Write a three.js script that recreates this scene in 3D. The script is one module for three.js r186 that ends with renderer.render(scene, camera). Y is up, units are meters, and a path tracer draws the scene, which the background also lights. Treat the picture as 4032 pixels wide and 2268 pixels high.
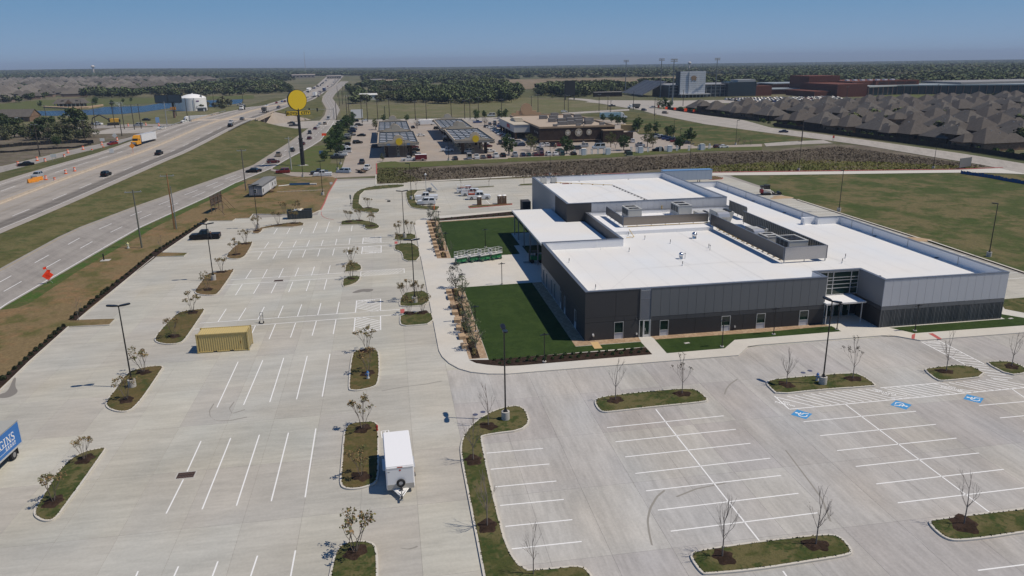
import*as THREE from 'three';
import{mergeGeometries,mergeVertices,toCreasedNormals}from 'three/addons/utils/BufferGeometryUtils.js';
import{RoundedBoxGeometry}from 'three/addons/geometries/RoundedBoxGeometry.js';
import{MarchingCubes}from 'three/addons/objects/MarchingCubes.js';
import{FontLoader}from 'three/addons/loaders/FontLoader.js';
import{TextGeometry}from 'three/addons/geometries/TextGeometry.js';

// ---------------------------------------------------------------- camera, sky, sun, exposure
const scene=new THREE.Scene();
const camera=new THREE.PerspectiveCamera(42.09,1024/576,0.5,30000);
camera.position.set(0,34.5,0);
camera.rotation.set(-0.293987,-0.159246,-0.014215,'YXZ');
const renderer=new THREE.WebGLRenderer({antialias:true});
renderer.setSize(1024,576);
renderer.toneMapping=THREE.LinearToneMapping;
renderer.toneMappingExposure=0.74;
renderer.shadowMap.enabled=true;
{// clear spring sky: pale at the horizon, deeper blue overhead
  const w=64,h=512,d=new Float32Array(w*h*4);
  const stops=[[-90,.16,.16,.15],[-3,.30,.36,.42],[0,.36,.50,.70],[1.2,.31,.48,.71],[3.5,.22,.42,.68],[7,.145,.345,.62],[15,.08,.235,.51],[35,.042,.13,.36],[90,.03,.09,.27]];
  for(let j=0;j<h;j++){
    const el=(j+.5)/h*180 - 90;
    let k=0;while(k<stops.length - 2&&el>stops[k+1][0])k++;
    const a=stops[k],b=stops[k+1],t=Math.min(1,Math.max(0,(el - a[0])/(b[0] - a[0])));
    for(let i=0;i<w;i++)for(let c=0;c<4;c++)d[(j*w+i)*4+c]=c<3?(a[c+1]+(b[c+1] - a[c+1])*t):1;
  }
  const t=new THREE.DataTexture(d,w,h,THREE.RGBAFormat,THREE.FloatType);
  t.mapping=THREE.EquirectangularReflectionMapping;t.magFilter=t.minFilter=THREE.LinearFilter;t.needsUpdate=true;
  scene.background=t;scene.environment=t;
}
const sun=new THREE.DirectionalLight(0xfff4e4,5);
sun.position.set(20+305,509,-120+90);sun.target.position.set(20,0,-120);
sun.castShadow=true;sun.shadow.mapSize.set(4096,4096);
Object.assign(sun.shadow.camera,{left:-400,right:400,top:400,bottom:-400,near:10,far:2000});
scene.add(sun,sun.target);
scene.fog=new THREE.FogExp2(new THREE.Color(.60,.74,.95),0.0001);

// ---------------------------------------------------------------- helpers
const PI=Math.PI,R=(d)=>d*PI/180;
function rngOf(seed){let a=seed>>>0;return()=>{a=(a+0x6D2B79F5)|0;let t=Math.imul(a ^(a>>>15),1|a);t=(t+Math.imul(t ^(t>>>7),61|t))^ t;return((t ^(t>>>14))>>>0)/4294967296;};}
const rnd=rngOf(20240331);
const used={};
function numbered(n){const k=used[n]=(used[n]??-1)+1;return k?n+'_'+String(k).padStart(3,'0'):n;}
function M(r,g,b,rough=.8,o={}){return new THREE.MeshStandardMaterial({color:new THREE.Color().setRGB(r,g,b),roughness:rough,side:THREE.DoubleSide,...o});}
function G(list){// merge, dropping index so that all kinds fit together
  const a=list.flat(9).map((g)=>{g=g.index?g.toNonIndexed():g;for(const k of Object.keys(g.attributes))if(!['position','normal','uv','color'].includes(k))g.deleteAttribute(k);return g;});
  const col=a.some((g)=>g.attributes.color);
  for(const g of a){g.morphAttributes={};if(col&&!g.attributes.color)g.setAttribute('color',new THREE.BufferAttribute(new Float32Array(g.attributes.position.count*3).fill(1),3));if(!g.attributes.uv)g.setAttribute('uv',new THREE.BufferAttribute(new Float32Array(g.attributes.position.count*2),2));}
  return a.length===1?a[0]:mergeGeometries(a);
}
function obj(name,geo,mat,parent=scene){
  const m=new THREE.Mesh(Array.isArray(geo)?G(geo):geo,mat);
  m.name=parent===scene?numbered(name):name;m.castShadow=m.receiveShadow=true;parent.add(m);return m;
}
function thing(name,label,category,p=[0,0,0],ry=0,group){
  const g=new THREE.Group();g.name=numbered(name);g.position.set(p[0],p.length>2?p[1]:0,p.length>2?p[2]:p[1]);g.rotation.y=ry;
  g.userData={label,category};if(group)g.userData.group=group;scene.add(g);return g;
}
function part(parent,name){const g=new THREE.Group();g.name=name;parent.add(g);return g;}
function copy(src,label,p,ry=0,s=1,group){
  const c=src.clone();c.name=numbered(src.name.replace(/_\d{3}$/,''));c.position.set(p[0],p.length>2?p[1]:0,p.length>2?p[2]:p[1]);c.rotation.y=ry;
  if(Array.isArray(s))c.scale.set(...s);else c.scale.setScalar(s);
  c.userData={...src.userData,label};if(group)c.userData.group=group;scene.add(c);return c;
}
function struct(name,geo,mat){const m=obj(name,geo,mat);m.userData.kind='structure';return m;}
function structG(name){const g=new THREE.Group();g.name=numbered(name);g.userData.kind='structure';scene.add(g);return g;}
function box(w,h,d,x=0,y=0,z=0,ry=0){const g=new THREE.BoxGeometry(w,h,d);g.translate(0,h/2,0);if(ry)g.rotateY(ry);g.translate(x,y,z);return g;}
function rbox(w,h,d,x=0,y=0,z=0,r=.04,ry=0){const g=new RoundedBoxGeometry(w,h,d,2,r);g.translate(0,h/2,0);if(ry)g.rotateY(ry);g.translate(x,y,z);return g;}
function bx(x0,x1,y0,y1,z0,z1){const g=new THREE.BoxGeometry(Math.abs(x1 - x0),Math.abs(y1 - y0),Math.abs(z1 - z0));g.translate((x0+x1)/2,(y0+y1)/2,(z0+z1)/2);return mUV(g);}
function mUV(g){// uv in metres from the faces' own positions
  const p=g.attributes.position,n=g.attributes.normal,u=new Float32Array(p.count*2);
  for(let i=0;i<p.count;i++){const ax=Math.abs(n.getX(i)),ay=Math.abs(n.getY(i)),az=Math.abs(n.getZ(i));const X=p.getX(i),Y=p.getY(i),Z=p.getZ(i);
    if(ay>=ax&&ay>=az){u[2*i]=X;u[2*i+1]=-Z;}else if(ax>az){u[2*i]=Z;u[2*i+1]=Y;}else{u[2*i]=X;u[2*i+1]=Y;}}
  g.setAttribute('uv',new THREE.BufferAttribute(u,2));return g;
}
function cyl(r0,r1,h,x=0,y=0,z=0,seg=12){const g=new THREE.CylinderGeometry(r1,r0,h,seg);g.translate(x,y+h/2,z);return g;}
function tube(a,b,r,seg=6,r1=r){
  const A=new THREE.Vector3(...a),B=new THREE.Vector3(...b),d=B.clone().sub(A),L=d.length();
  const g=new THREE.CylinderGeometry(r1,r,L,seg,1);g.translate(0,L/2,0);
  g.applyQuaternion(new THREE.Quaternion().setFromUnitVectors(new THREE.Vector3(0,1,0),d.normalize()));g.translate(...a);return g;
}
function tri(P,I,y){const g=new THREE.BufferGeometry();g.setAttribute('position',new THREE.Float32BufferAttribute(P,3));if(I)g.setIndex(I);const u=[];for(let i=0;i<P.length;i+=3)u.push(P[i],-P[i+2]);g.setAttribute('uv',new THREE.Float32BufferAttribute(u,2));g.computeVertexNormals();return g;}
const V2=(p)=>p.map(([a,b])=>new THREE.Vector2(a,b));
function area(p){let s=0;for(let i=0;i<p.length;i++){const [a,b]=p[i],[c,d]=p[(i+1)% p.length];s+=a*d - c*b;}return s/2;}
function poly(pts,y=0){// flat sheet facing up
  const f=THREE.ShapeUtils.triangulateShape(V2(pts),[]),P=[];for(const [x,z] of pts)P.push(x,y,z);
  const s=area(pts)>0;const I=[];for(const [a,b,c] of f)s?I.push(a,c,b):I.push(a,b,c);
  const g=tri(P,I).toNonIndexed();g.computeVertexNormals();const n=g.attributes.normal;if(n.getY(0)<0){const q=g.attributes.position.array,u=g.attributes.uv.array;for(let i=0;i<q.length;i+=9){for(let k=0;k<3;k++)[q[i+3+k],q[i+6+k]]=[q[i+6+k],q[i+3+k]];const j=i/9*6;for(let k=0;k<2;k++)[u[j+2+k],u[j+4+k]]=[u[j+4+k],u[j+2+k]];}g.computeVertexNormals();}
  return g;
}
function wall(pts,y0,y1,closed=true){const P=[],I=[];const n=pts.length;for(let i=0;i<(closed?n:n - 1);i++){const [a,b]=pts[i],[c,d]=pts[(i+1)% n],k=P.length/3;P.push(a,y0,b,c,y0,d,c,y1,d,a,y1,b);I.push(k,k+1,k+2,k,k+2,k+3);}const g=tri(P,I).toNonIndexed();g.computeVertexNormals();return mUV(g);}
function prism(pts,y0,y1){return G([poly(pts,y1),wall(pts,y0,y1)]);}
function chaikin(p,k=1){for(;k--;){const o=[];for(let i=0;i<p.length;i++){const a=p[i],b=p[(i+1)% p.length];o.push([a[0]*.75+b[0]*.25,a[1]*.75+b[1]*.25],[a[0]*.25+b[0]*.75,a[1]*.25+b[1]*.75]);}p=o;}return p;}
function inset(p,d){const s=area(p)>0?1:-1,n=p.length;return p.map((q,i)=>{const a=p[(i+n - 1)% n],b=p[(i+1)% n];let x1=q[0] - a[0],y1=q[1] - a[1],x2=b[0] - q[0],y2=b[1] - q[1];const l1=Math.hypot(x1,y1)||1,l2=Math.hypot(x2,y2)||1;x1/=l1;y1/=l1;x2/=l2;y2/=l2;let nx=-(y1+y2),ny=x1+x2;const L=Math.hypot(nx,ny)||1;nx/=L;ny/=L;const c=Math.max(.5,nx*-y1+ny*x1);return [q[0]+s*nx*d/c,q[1]+s*ny*d/c];});}
function inside([x,z],p){let c=false;for(let i=0,j=p.length - 1;i<p.length;j=i++){const [a,b]=p[i],[u,v]=p[j];if((b>z)!==(v>z)&&x<(u - a)*(z - b)/(v - b)+a)c=!c;}return c;}
function lineAt(p,z){for(let i=0;i<p.length - 1;i++){const [a,b]=p[i],[c,d]=p[i+1];if((z - b)*(z - d)<=0&&b !==d)return a+(c - a)*(z - b)/(d - b);}return z>p[0][1]?p[0][0]:p[p.length - 1][0];}
function resample(p,n){const L=[0];for(let i=1;i<p.length;i++)L.push(L[i - 1]+Math.hypot(p[i][0] - p[i - 1][0],p[i][1] - p[i - 1][1]));const o=[];for(let k=0;k<=n;k++){const s=L[L.length - 1]*k/n;let i=1;while(i<p.length - 1&&L[i]<s)i++;const t=(s - L[i - 1])/(L[i] - L[i - 1]||1);o.push([p[i - 1][0]+(p[i][0] - p[i - 1][0])*t,p[i - 1][1]+(p[i][1] - p[i - 1][1])*t]);}return o;}
function ribbon(l,r,yl,yr=yl,n=40,acr=1,uvm=null){// strip between two polylines; y number or function of z; uv: metres along, share across (uvm) or world metres
  const A=resample(l,n),B=resample(r,n),P=[],U=[],I=[];let s=0;const fy=(y,p)=>typeof y==='function'?y(p[1],p[0]):y;
  for(let i=0;i<=n;i++){if(i)s+=Math.hypot((A[i][0]+B[i][0] - A[i - 1][0] - B[i - 1][0])/2,(A[i][1]+B[i][1] - A[i - 1][1] - B[i - 1][1])/2);
    for(let k=0;k<=acr;k++){const t=k/acr,x=A[i][0]*(1 - t)+B[i][0]*t,z=A[i][1]*(1 - t)+B[i][1]*t;P.push(x,fy(yl,A[i])*(1 - t)+fy(yr,B[i])*t,z);uvm?U.push(s/uvm,t):U.push(x,-z);}}
  for(let i=0;i<n;i++)for(let k=0;k<acr;k++){const a=i*(acr+1)+k,b=a+acr+1;I.push(a,a+1,b,b,a+1,b+1);}
  const g=new THREE.BufferGeometry();g.setAttribute('position',new THREE.Float32BufferAttribute(P,3));g.setAttribute('uv',new THREE.Float32BufferAttribute(U,2));g.setIndex(I);g.computeVertexNormals();
  if(g.attributes.normal.getY(0)<0){for(let i=0;i<I.length;i+=3)[I[i],I[i+1]]=[I[i+1],I[i]];g.setIndex(I);g.computeVertexNormals();}
  return g;
}
function paint(g,c){const n=g.attributes.position.count,a=new Float32Array(n*3);for(let i=0;i<n;i++){a[3*i]=c[0];a[3*i+1]=c[1];a[3*i+2]=c[2];}g.setAttribute('color',new THREE.BufferAttribute(a,3));return g;}

// ---------------------------------------------------------------- procedural textures
function noiseGrid(n,seed){const r=rngOf(seed),a=new Float32Array(n*n);for(let i=0;i<a.length;i++)a[i]=r();return a;}
function tileNoise(nx,ny,seed){const a=new Float32Array(nx*ny),r=rngOf(seed);for(let i=0;i<a.length;i++)a[i]=r();return(u,v)=>{const x=u*nx,y=v*ny,xi=Math.floor(x),yi=Math.floor(y);let fx=x - xi,fy=y - yi;fx=fx*fx*(3 - 2*fx);fy=fy*fy*(3 - 2*fy);const X0=((xi % nx)+nx)% nx,X1=(X0+1)% nx,Y0=((yi % ny)+ny)% ny,Y1=(Y0+1)% ny;const p=a[Y0*nx+X0],q=a[Y0*nx+X1],s=a[Y1*nx+X0],t=a[Y1*nx+X1];return(p+(q - p)*fx)*(1 - fy)+(s+(t - s)*fx)*fy;};}
function layers(list){const f=list.map(([nx,ny,w],i)=>[tileNoise(nx,ny,77+i*131+nx*7+ny*3),w]);const W=list.reduce((s,l)=>s+l[2],0);return(u,v)=>{let s=0;for(const [g,w] of f)s+=g(u,v)*w;return s/W;};}
const s8=(x)=>Math.max(0,Math.min(255,Math.round(255*(x<=.0031308?12.92*x:1.055*Math.pow(Math.max(x,0),1/2.4)- .055))));
function tex(n,metres,fn,m=n){// fn(u,v) -> linear rgb; tile edge in metres (uv are metres)
  const d=new Uint8Array(n*m*4);for(let j=0;j<m;j++)for(let i=0;i<n;i++){const c=fn((i+.5)/n,(j+.5)/m),k=(j*n+i)*4;d[k]=s8(c[0]);d[k+1]=s8(c[1]);d[k+2]=s8(c[2]);d[k+3]=255;}
  const t=new THREE.DataTexture(d,n,m);t.colorSpace=THREE.SRGBColorSpace;t.wrapS=t.wrapT=THREE.RepeatWrapping;t.magFilter=THREE.LinearFilter;t.minFilter=THREE.LinearMipmapLinearFilter;t.generateMipmaps=true;if(metres)t.repeat.set(1/metres,1/metres);t.needsUpdate=true;return t;
}
const mix=(a,b,t)=>{t=Math.max(0,Math.min(1,t));return [a[0]+(b[0] - a[0])*t,a[1]+(b[1] - a[1])*t,a[2]+(b[2] - a[2])*t];};
const ss=(a,b,x)=>{x=Math.max(0,Math.min(1,(x - a)/(b - a)));return x*x*(3 - 2*x);};
const TM=(map,rough=.95,o={})=>new THREE.MeshPhysicalMaterial({map,roughness:rough,specularIntensity:.35,side:THREE.DoubleSide,...o});
function concreteTex(base,sx,sy,seed,amt=1){// broom-finished slab concrete: streaks, blotches, fine grain
  const st=layers([[3*sx,3*sy,.8],[9*sx,9*sy,1],[26*sx,26*sy,.9],[60*sx,60*sy,.5]]),bl=layers([[4,4,1],[9+seed,9,.8],[23,23,.5]]),gr=layers([[256,256,1],[512,512,.6]]),wm=layers([[5+seed,6,1],[13,11,.7]]);
  return tex(1024,37,(u,v)=>{const s=st(u,v)- .5,b=bl(u,v)- .5,g=gr(u,v)- .5,w=wm(u,v)- .5;const k=1+amt*(.30*s+.20*b+.10*g);return [base[0]*k*(1+.07*w),base[1]*k,base[2]*k*(1 - .09*w)];});
}
function grassTex(cols,metres,seed,w=[1,1,1],n=1024){// mottled ground cover of three colours
  const a=layers([[3+seed % 3,3,.6],[7,8,1],[19,17,.8],[47,43,.5]]),b=layers([[11+seed % 5,11,1],[37,41,.9],[90,90,.7]]),f=layers([[180,180,1],[400,400,1.2]]);
  return tex(n,metres,(u,v)=>{const A=a(u,v),B=b(u,v),F=f(u,v);let c=mix(cols[0],cols[1],ss(.38,.62,A));c=mix(c,cols[2],ss(.5,.72,B)*w[0]);const k=.68+.64*F;return [c[0]*k,c[1]*k,c[2]*k];});
}
const T={};
T.conX=TM(concreteTex([.425,.41,.36],1,6,0,1.25),.92);
T.conZ=TM(concreteTex([.405,.388,.36],8,1,3,1.6),.92);
T.walk=TM(concreteTex([.55,.525,.47],2,2,1,.6),.92);
T.stationConc=TM(concreteTex([.345,.30,.255],2,2,2,.9),.92);
T.kerb=TM(concreteTex([.55,.52,.46],3,3,4,.7),.9);
T.lawn=TM(grassTex([[.062,.070,.022],[.118,.104,.045],[.034,.056,.014]],13,1,[.8]),1);
T.verge=TM(grassTex([[.185,.135,.068],[.105,.098,.034],[.235,.142,.072]],47,2,[.55]),1);
T.turf=TM(grassTex([[.027,.050,.011],[.035,.060,.014],[.022,.042,.009]],17,3,[.7]),1);
T.turfDark=T.turf;
T.slope=TM(grassTex([[.085,.086,.030],[.128,.115,.050],[.058,.078,.022]],61,4,[.7]),1);
T.stationLawn=TM(grassTex([[.085,.105,.030],[.10,.105,.038],[.13,.115,.05]],31,5,[.5]),1);
T.dry=TM(grassTex([[.12,.10,.075],[.165,.138,.105],[.095,.098,.046]],53,6,[.6]),1);
T.field=TM(grassTex([[.064,.080,.024],[.135,.115,.053],[.046,.072,.016]],71,7,[.7]),1);
T.pasture=TM(grassTex([[.135,.13,.06],[.17,.15,.085],[.105,.118,.046]],130,8,[.7]),1);
T.dirt=TM(grassTex([[.25,.19,.13],[.19,.15,.10],[.14,.13,.07]],150,9,[.6]),1);
T.country=TM(grassTex([[.095,.10,.048],[.15,.135,.08],[.065,.082,.035]],900,10,[.7]),1);
T.mulch=TM(grassTex([[.030,.019,.013],[.048,.030,.021],[.018,.011,.008]],5,11,[.8],512),1);
T.gravel=TM(grassTex([[.34,.235,.15],[.42,.31,.21],[.24,.17,.11]],4,12,[.6],512),1);
T.roof=TM(concreteTex([.70,.70,.685],2,3,5,.16),.75);
T.shingle=TM(grassTex([[.125,.114,.102],[.105,.096,.086],[.15,.137,.122]],9,13,[.6],512),.95);
T.brick=TM(grassTex([[.075,.038,.028],[.10,.050,.036],[.055,.030,.024]],6,14,[.6],512),.95);
T.brickPale=TM(grassTex([[.20,.13,.088],[.25,.17,.12],[.16,.10,.07]],6,15,[.6],512),.95);
T.brickDark=TM(grassTex([[.050,.036,.030],[.066,.048,.040],[.038,.028,.024]],6,16,[.6],512),.95);
T.brickRed=TM(grassTex([[.135,.050,.034],[.165,.064,.044],[.11,.042,.03]],6,17,[.6],512),.95);
// road surface: lanes run along u; worn, oil-darkened wheel paths and paler shoulders across v
function roadTex(base,lanes,seed){const st=layers([[4,160,1],[14,60,.7],[60,90,.6]]),bl=layers([[24,3,1],[80,9,.7]]),gr=layers([[400,60,1]]);return tex(1024,0,(u,v)=>{let k=1+.22*(st(u,v)- .5)+.26*(bl(u,v)- .5)+.10*(gr(u,v)- .5);for(const [c,w,d] of lanes)k*=1 - d*Math.exp(-(((v - c)/w)**2))*(.75+.5*bl(u*1.7+.3,v));return [base[0]*k,base[1]*k,base[2]*k];},128);}
const roadMat=(base,lanes,seed)=>TM(roadTex(base,lanes,seed),.9);
T.hwyR=roadMat([.345,.315,.28],[[.69,.07,.5],[.80,.06,.5],[.30,.05,.14],[.42,.05,.14]],1);
T.hwyL=roadMat([.345,.315,.28],[[.30,.05,.30],[.40,.05,.28],[.62,.05,.18],[.72,.05,.18]],2);
T.front=roadMat([.315,.292,.265],[[.30,.06,.10],[.42,.06,.10],[.62,.06,.12],[.75,.06,.12]],3);
T.street=roadMat([.37,.342,.305],[[.28,.05,.08],[.72,.05,.08]],4);

const white=M(.82,.82,.80,.6),paintW=M(.80,.80,.78,.7),paintY=M(.40,.31,.17,.8),paintBlue=M(.05,.27,.55,.7),redPaint=M(.42,.10,.09,.8),black=M(.012,.012,.013,.45),steel=M(.42,.43,.44,.45,{metalness:.6}),glass=M(.012,.018,.02,.08,{metalness:0}),rubber=M(.015,.015,.016,.85),rimM=M(.35,.35,.36,.35,{metalness:.7}),poleConc=M(.46,.44,.40,.9),wood=M(.16,.105,.065,.9),woodNew=M(.30,.15,.065,.9),darkMetal=M(.03,.03,.032,.5),galv=M(.40,.41,.41,.5,{metalness:.5}),orange=M(.75,.13,.02,.7),joint=M(.29,.27,.24,.95),limestone=M(.44,.31,.19,.95);

// ================================================================ THE SETTING
const hyPts=[[-100,.3],[-170,.5],[-300,2.2],[-430,6.0],[-500,6.2],[-560,5.2],[-700,1.5],[-820,.3],[-3000,.3]];
function hy(z){if(z>-100)return .3;for(let i=0;i<hyPts.length - 1;i++){const [a,ya]=hyPts[i],[b,yb]=hyPts[i+1];if(z>=b){let t=(z - a)/(b - a);t=t*t*(3 - 2*t);return ya+(yb - ya)*t;}}return .3;}
function landY(x,z){// the plain: flat near by, gently rolling far away
  const r=Math.hypot(x,z),az=Math.atan2(x,-z);const far=ss(1500,6500,r);
  const left=ss(.12,-.38,az),right=ss(.45,.8,az);
  return -.06+far*(-24+34*left+3*right)+ss(900,3000,r)*1.6*(Math.sin(x*.0021+1)*Math.cos(z*.0017)- .6)- ss(7000,14000,r)*40;
}
{// ground: one sheet to the horizon
  const rings=[0,40,90,160,260,400,600,850,1150,1500,1900,2400,3000,3700,4500,5500,6700,8200,10000,13000,17000],seg=96,P=[],I=[];
  for(const r of rings)for(let k=0;k<seg;k++){const a=k/seg*2*PI,x=Math.sin(a)*r,z=-Math.cos(a)*r;P.push(x,landY(x,z),z);}
  for(let i=0;i<rings.length - 1;i++)for(let k=0;k<seg;k++){const a=i*seg+k,b=i*seg+(k+1)% seg,c=a+seg,d=b+seg;I.push(a,b,c,b,d,c);}
  struct('ground',tri(P,I),T.country);
}
// ---- parking lot: concrete slabs with sealed joints
const lotOutline=[[-45.57,-68.32],[-44.36,-83.09]].concat([[-45.04,-93.68],[-45.32,-106.58]],[[-44.95,-146.29],[-42.2,-179.5],[-36.5,-178.4],[-33.2,-180.9]],[[-33.2,-185.9],[-27.8,-184.3],[-19.1,-183],[-17.5,-187.4],[-17.4,-192.1],[-17.4,-213.3],[-16.6,-239.9]],[[-4.3,-239.2],[-4.2,-224.1]],[[-4,-222],[4,-224],[44,-227.5],[115,-222],[103,-216],[101.8,-129],[102,-100],[112,-92],[112,-26],[-60,-26]]);
const apron=[[4.6,-165.5],[4.7,-132],[4.7,-97.6],[4.7,-87.5],[4.95,-85.4],[5.6,-83.2],[6.6,-81.3],[7.9,-80],[9.8,-79.1],[12,-78.65],[40.3,-78.8],[42.9,-81.5],[62.3,-81.5],[64.8,-79],[86,-78.9],[86,-93],[82.2,-94],[82.2,-124.5],[78.6,-125],[78.6,-169],[66.5,-169.5],[66.5,-176.5],[30,-176.5],[10,-173],[6.5,-171],[5.1,-168.5]];
const lot=structG('parking_lot');
{
  const sub=obj('slab_bed',poly(lotOutline,-.022),joint,lot);
  const cells=[],gx=4.57,gz=9.1,gap=.007;
  for(let i=-18;i<26;i++)for(let j=2;j<26;j++){
    const x0=i*gx+.6,x1=x0+gx,z0=-j*gz - 8.4,z1=z0 - gz,cs=[[x0,z0],[x1,z0],[x0,z1],[x1,z1]],c=[(x0+x1)/2,(z0+z1)/2];
    if(!inside(c,lotOutline)||cs.every((q)=>inside(q,apron)))continue;
    // cells that straddle the outline keep only their own footprint when wholly on the lot, otherwise run under the raised verge
    cells.push({d:Math.hypot(c[0],c[1])/Math.max(.2,1),x0,x1,z0,z1,c});
  }
  // edge cells
  for(let i=-18;i<26;i++)for(let j=2;j<26;j++){
    const x0=i*gx+.6,x1=x0+gx,z0=-j*gz - 8.4,z1=z0 - gz,cs=[[x0,z0],[x1,z0],[x0,z1],[x1,z1]],c=[(x0+x1)/2,(z0+z1)/2];
    if(inside(c,lotOutline)||!cs.some((q)=>inside(q,lotOutline))||z1<-190||x1>100)continue;cells.push({d:Math.hypot(c[0],c[1]),x0,x1,z0,z1,c});
  }
  cells.sort((a,b)=>a.d - b.d);
  const tones=[.95,.975,1,1.02,1.045];
  const mats=[T.conX,T.conZ].map((m)=>tones.map((t,k)=>{const c=m.clone();c.color=new THREE.Color().setRGB(t,t*(1+.004*(k - 2)),t*(1 - .012*(k % 3 - 1)));return c;}));
  const r=rngOf(5),rest=[];
  cells.forEach((c,n)=>{
    const g=bx(c.x0+gap,c.x1 - gap,-.02,0,c.z1+gap,c.z0 - gap),zz=c.c[0]>4.6&&c.c[1]>-84;
    const uv=g.attributes.uv;for(let i=0;i<uv.count;i++)uv.setXY(i,uv.getX(i)+(zz?0:3),uv.getY(i));
    const m=mats[zz?1:0][Math.min(4,Math.floor(r()*5))];
    if(n<300)obj('slab',g,m,lot);else rest.push(g);
  });
  const s=obj('far_slabs',rest,T.conX,lot);s.userData.kind='stuff';
}
function stripe(a,b,w=.115,mat=paintW,name='parking_stripe'){const dx=b[0] - a[0],dz=b[1] - a[1],L=Math.hypot(dx,dz),nx=-dz/L*w/2,nz=dx/L*w/2;obj(name,poly([[a[0]+nx,a[1]+nz],[b[0]+nx,b[1]+nz],[b[0] - nx,b[1] - nz],[a[0] - nx,a[1] - nz]],.005),mat,lot);}
// left lot: rows of stall lines
for(const [a,b] of [
  [[-19.45,-49.14],[-19.41,-47.42]],[[-16.73,-49.19],[-16.79,-46.95]],[[-14.03,-49.26],[-14.1,-46.35]],[[-11.28,-49.42],[-11.46,-45.67]],[[-8.59,-49.56],[-8.6,-45.04]],
  [[-19.44,-68.62],[-19.37,-62.95]],[[-19.37,-61.61],[-19.43,-56.38]],[[-16.73,-68.74],[-16.69,-56.47]],[[-14.08,-68.9],[-14.02,-56.51]],[[-11.32,-68.79],[-11.29,-56.65]],[[-8.74,-69.19],[-8.58,-56.74]],
  [[-19.58,-88.87],[-19.47,-76.08]],[[-16.68,-88.84],[-16.79,-76.16]],[[-14.23,-89.09],[-14.13,-76.35]],[[-11.43,-89.16],[-11.37,-76.51]],[[-8.7,-89.28],[-8.69,-76.7]],
  [[-22.28,-110.66],[-22.38,-104.82]],[[-25.11,-110.77],[-25.11,-104.82]],[[-19.65,-110.59],[-19.7,-104.92]],[[-16.92,-110.59],[-16.95,-104.83]],[[-14.25,-110.67],[-14.28,-104.98]],[[-11.43,-110.72],[-11.46,-104.93]],[[-8.73,-110.75],[-8.77,-105.09]],
  [[-16.96,-102.23],[-16.97,-96.22]],[[-14.23,-102.22],[-14.25,-96.31]],[[-11.43,-102.45],[-11.48,-96.46]],[[-8.73,-102.49],[-8.75,-96.52]],[[-19.61,-102.15],[-19.57,-95.93]],
  [[-22.34,-132.67],[-22.3,-126.72]],[[-19.61,-132.69],[-19.59,-126.5]],[[-16.97,-132.66],[-16.97,-126.69]],[[-14.25,-132.75],[-14.24,-126.85]],[[-11.52,-132.98],[-11.52,-127.09]],[[-25.07,-132.93],[-25.08,-127]],
  [[-22.3,-123.55],[-22.35,-117.86]],[[-19.6,-123.44],[-19.63,-117.56]],[[-16.96,-123.53],[-16.95,-117.64]],[[-14.22,-123.72],[-14.24,-117.61]],[[-11.48,-123.92],[-11.5,-117.86]],[[-25.05,-123.72],[-25.03,-117.63]],
  [[-25.16,-154.46],[-25.21,-149.07]],[[-22.42,-154.55],[-22.5,-149.05]],[[-19.68,-154.48],[-19.72,-148.85]],[[-17.05,-154.43],[-17.09,-148.77]],[[-14.3,-154.26],[-14.33,-148.74]],[[-11.58,-154.47],[-11.56,-148.8]],[[-8.91,-154.41],[-8.91,-148.81]],
  [[-25.19,-146.22],[-25.13,-140.3]],[[-22.44,-146.17],[-22.4,-140.22]],[[-19.71,-146.21],[-19.67,-140.14]],[[-17.04,-146.11],[-17.04,-140.09]],[[-14.31,-146.07],[-14.3,-140.17]],[[-11.58,-145.96],[-11.57,-140.33]],[[-8.89,-146.1],[-8.85,-140.5]],
  [[-25.18,-167.91],[-25.17,-162.07]],[[-22.41,-167.49],[-22.42,-161.64]],[[-19.63,-166.64],[-19.63,-161.3]],[[-16.95,-172.7],[-16.96,-161.18]],[[-14.28,-172.75],[-14.32,-161.27]],[[-11.64,-167.11],[-11.62,-161.45]],[[-8.97,-167.03],[-8.92,-161.33]],
])stripe(a,b);
// crossing lines
for(const [a,b] of [[[-27.58,-104.78],[0.25,-105.24]],[[-27.78,-102.35],[-26.93,-102.3]],[[-20.44,-102.32],[0.2,-102.98]],[[-27.56,-127.05],[-8.8,-127.4]],[[-27.53,-123.96],[-8.82,-124.45]],[[-27.92,-149.09],[0.08,-148.97]],[[-27.88,-146.57],[-0.05,-146.4]]])stripe(a,b,.14,paintW,'crossing_line');
// hatched no-parking boxes: outline + diagonals built along the box
function hatch(a,b,c,d,n,slant,w=.15){// a-b one long side, d-c the opposite
  stripe(a,b,w,paintW,'hatch_line');stripe(d,c,w,paintW,'hatch_line');stripe(a,d,w,paintW,'hatch_line');stripe(b,c,w,paintW,'hatch_line');
  const L=(p,q,t)=>[p[0]+(q[0] - p[0])*t,p[1]+(q[1] - p[1])*t];
  for(let k=1;k<n;k++){let t0=k/n - slant/2,t1=k/n+slant/2,s0=0,s1=1;if(t0<0){s0=-t0/(t1 - t0);t0=0;}if(t1>1){s1=(1 -(k/n - slant/2))/slant;t1=1;}if(t0>1){s0=0;t0=1;}if(t1<0){t1=0;}
    if(slant<0){t0=k/n - slant/2;t1=k/n+slant/2;s0=0;s1=1;if(t0>1){s0=(t0 - 1)/(t0 - t1);t0=1;}if(t1<0){s1=t0/(t0 - t1);t1=0;}}
    stripe(L(L(a,b,t0),L(d,c,t0),s0),L(L(a,b,t1),L(d,c,t1),s1),w,paintW,'hatch_line');}
}
hatch([-6.14,-110.85],[-6.12,-105.13],[-2.55,-105.17],[-2.56,-111.06],8,.55);
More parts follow.
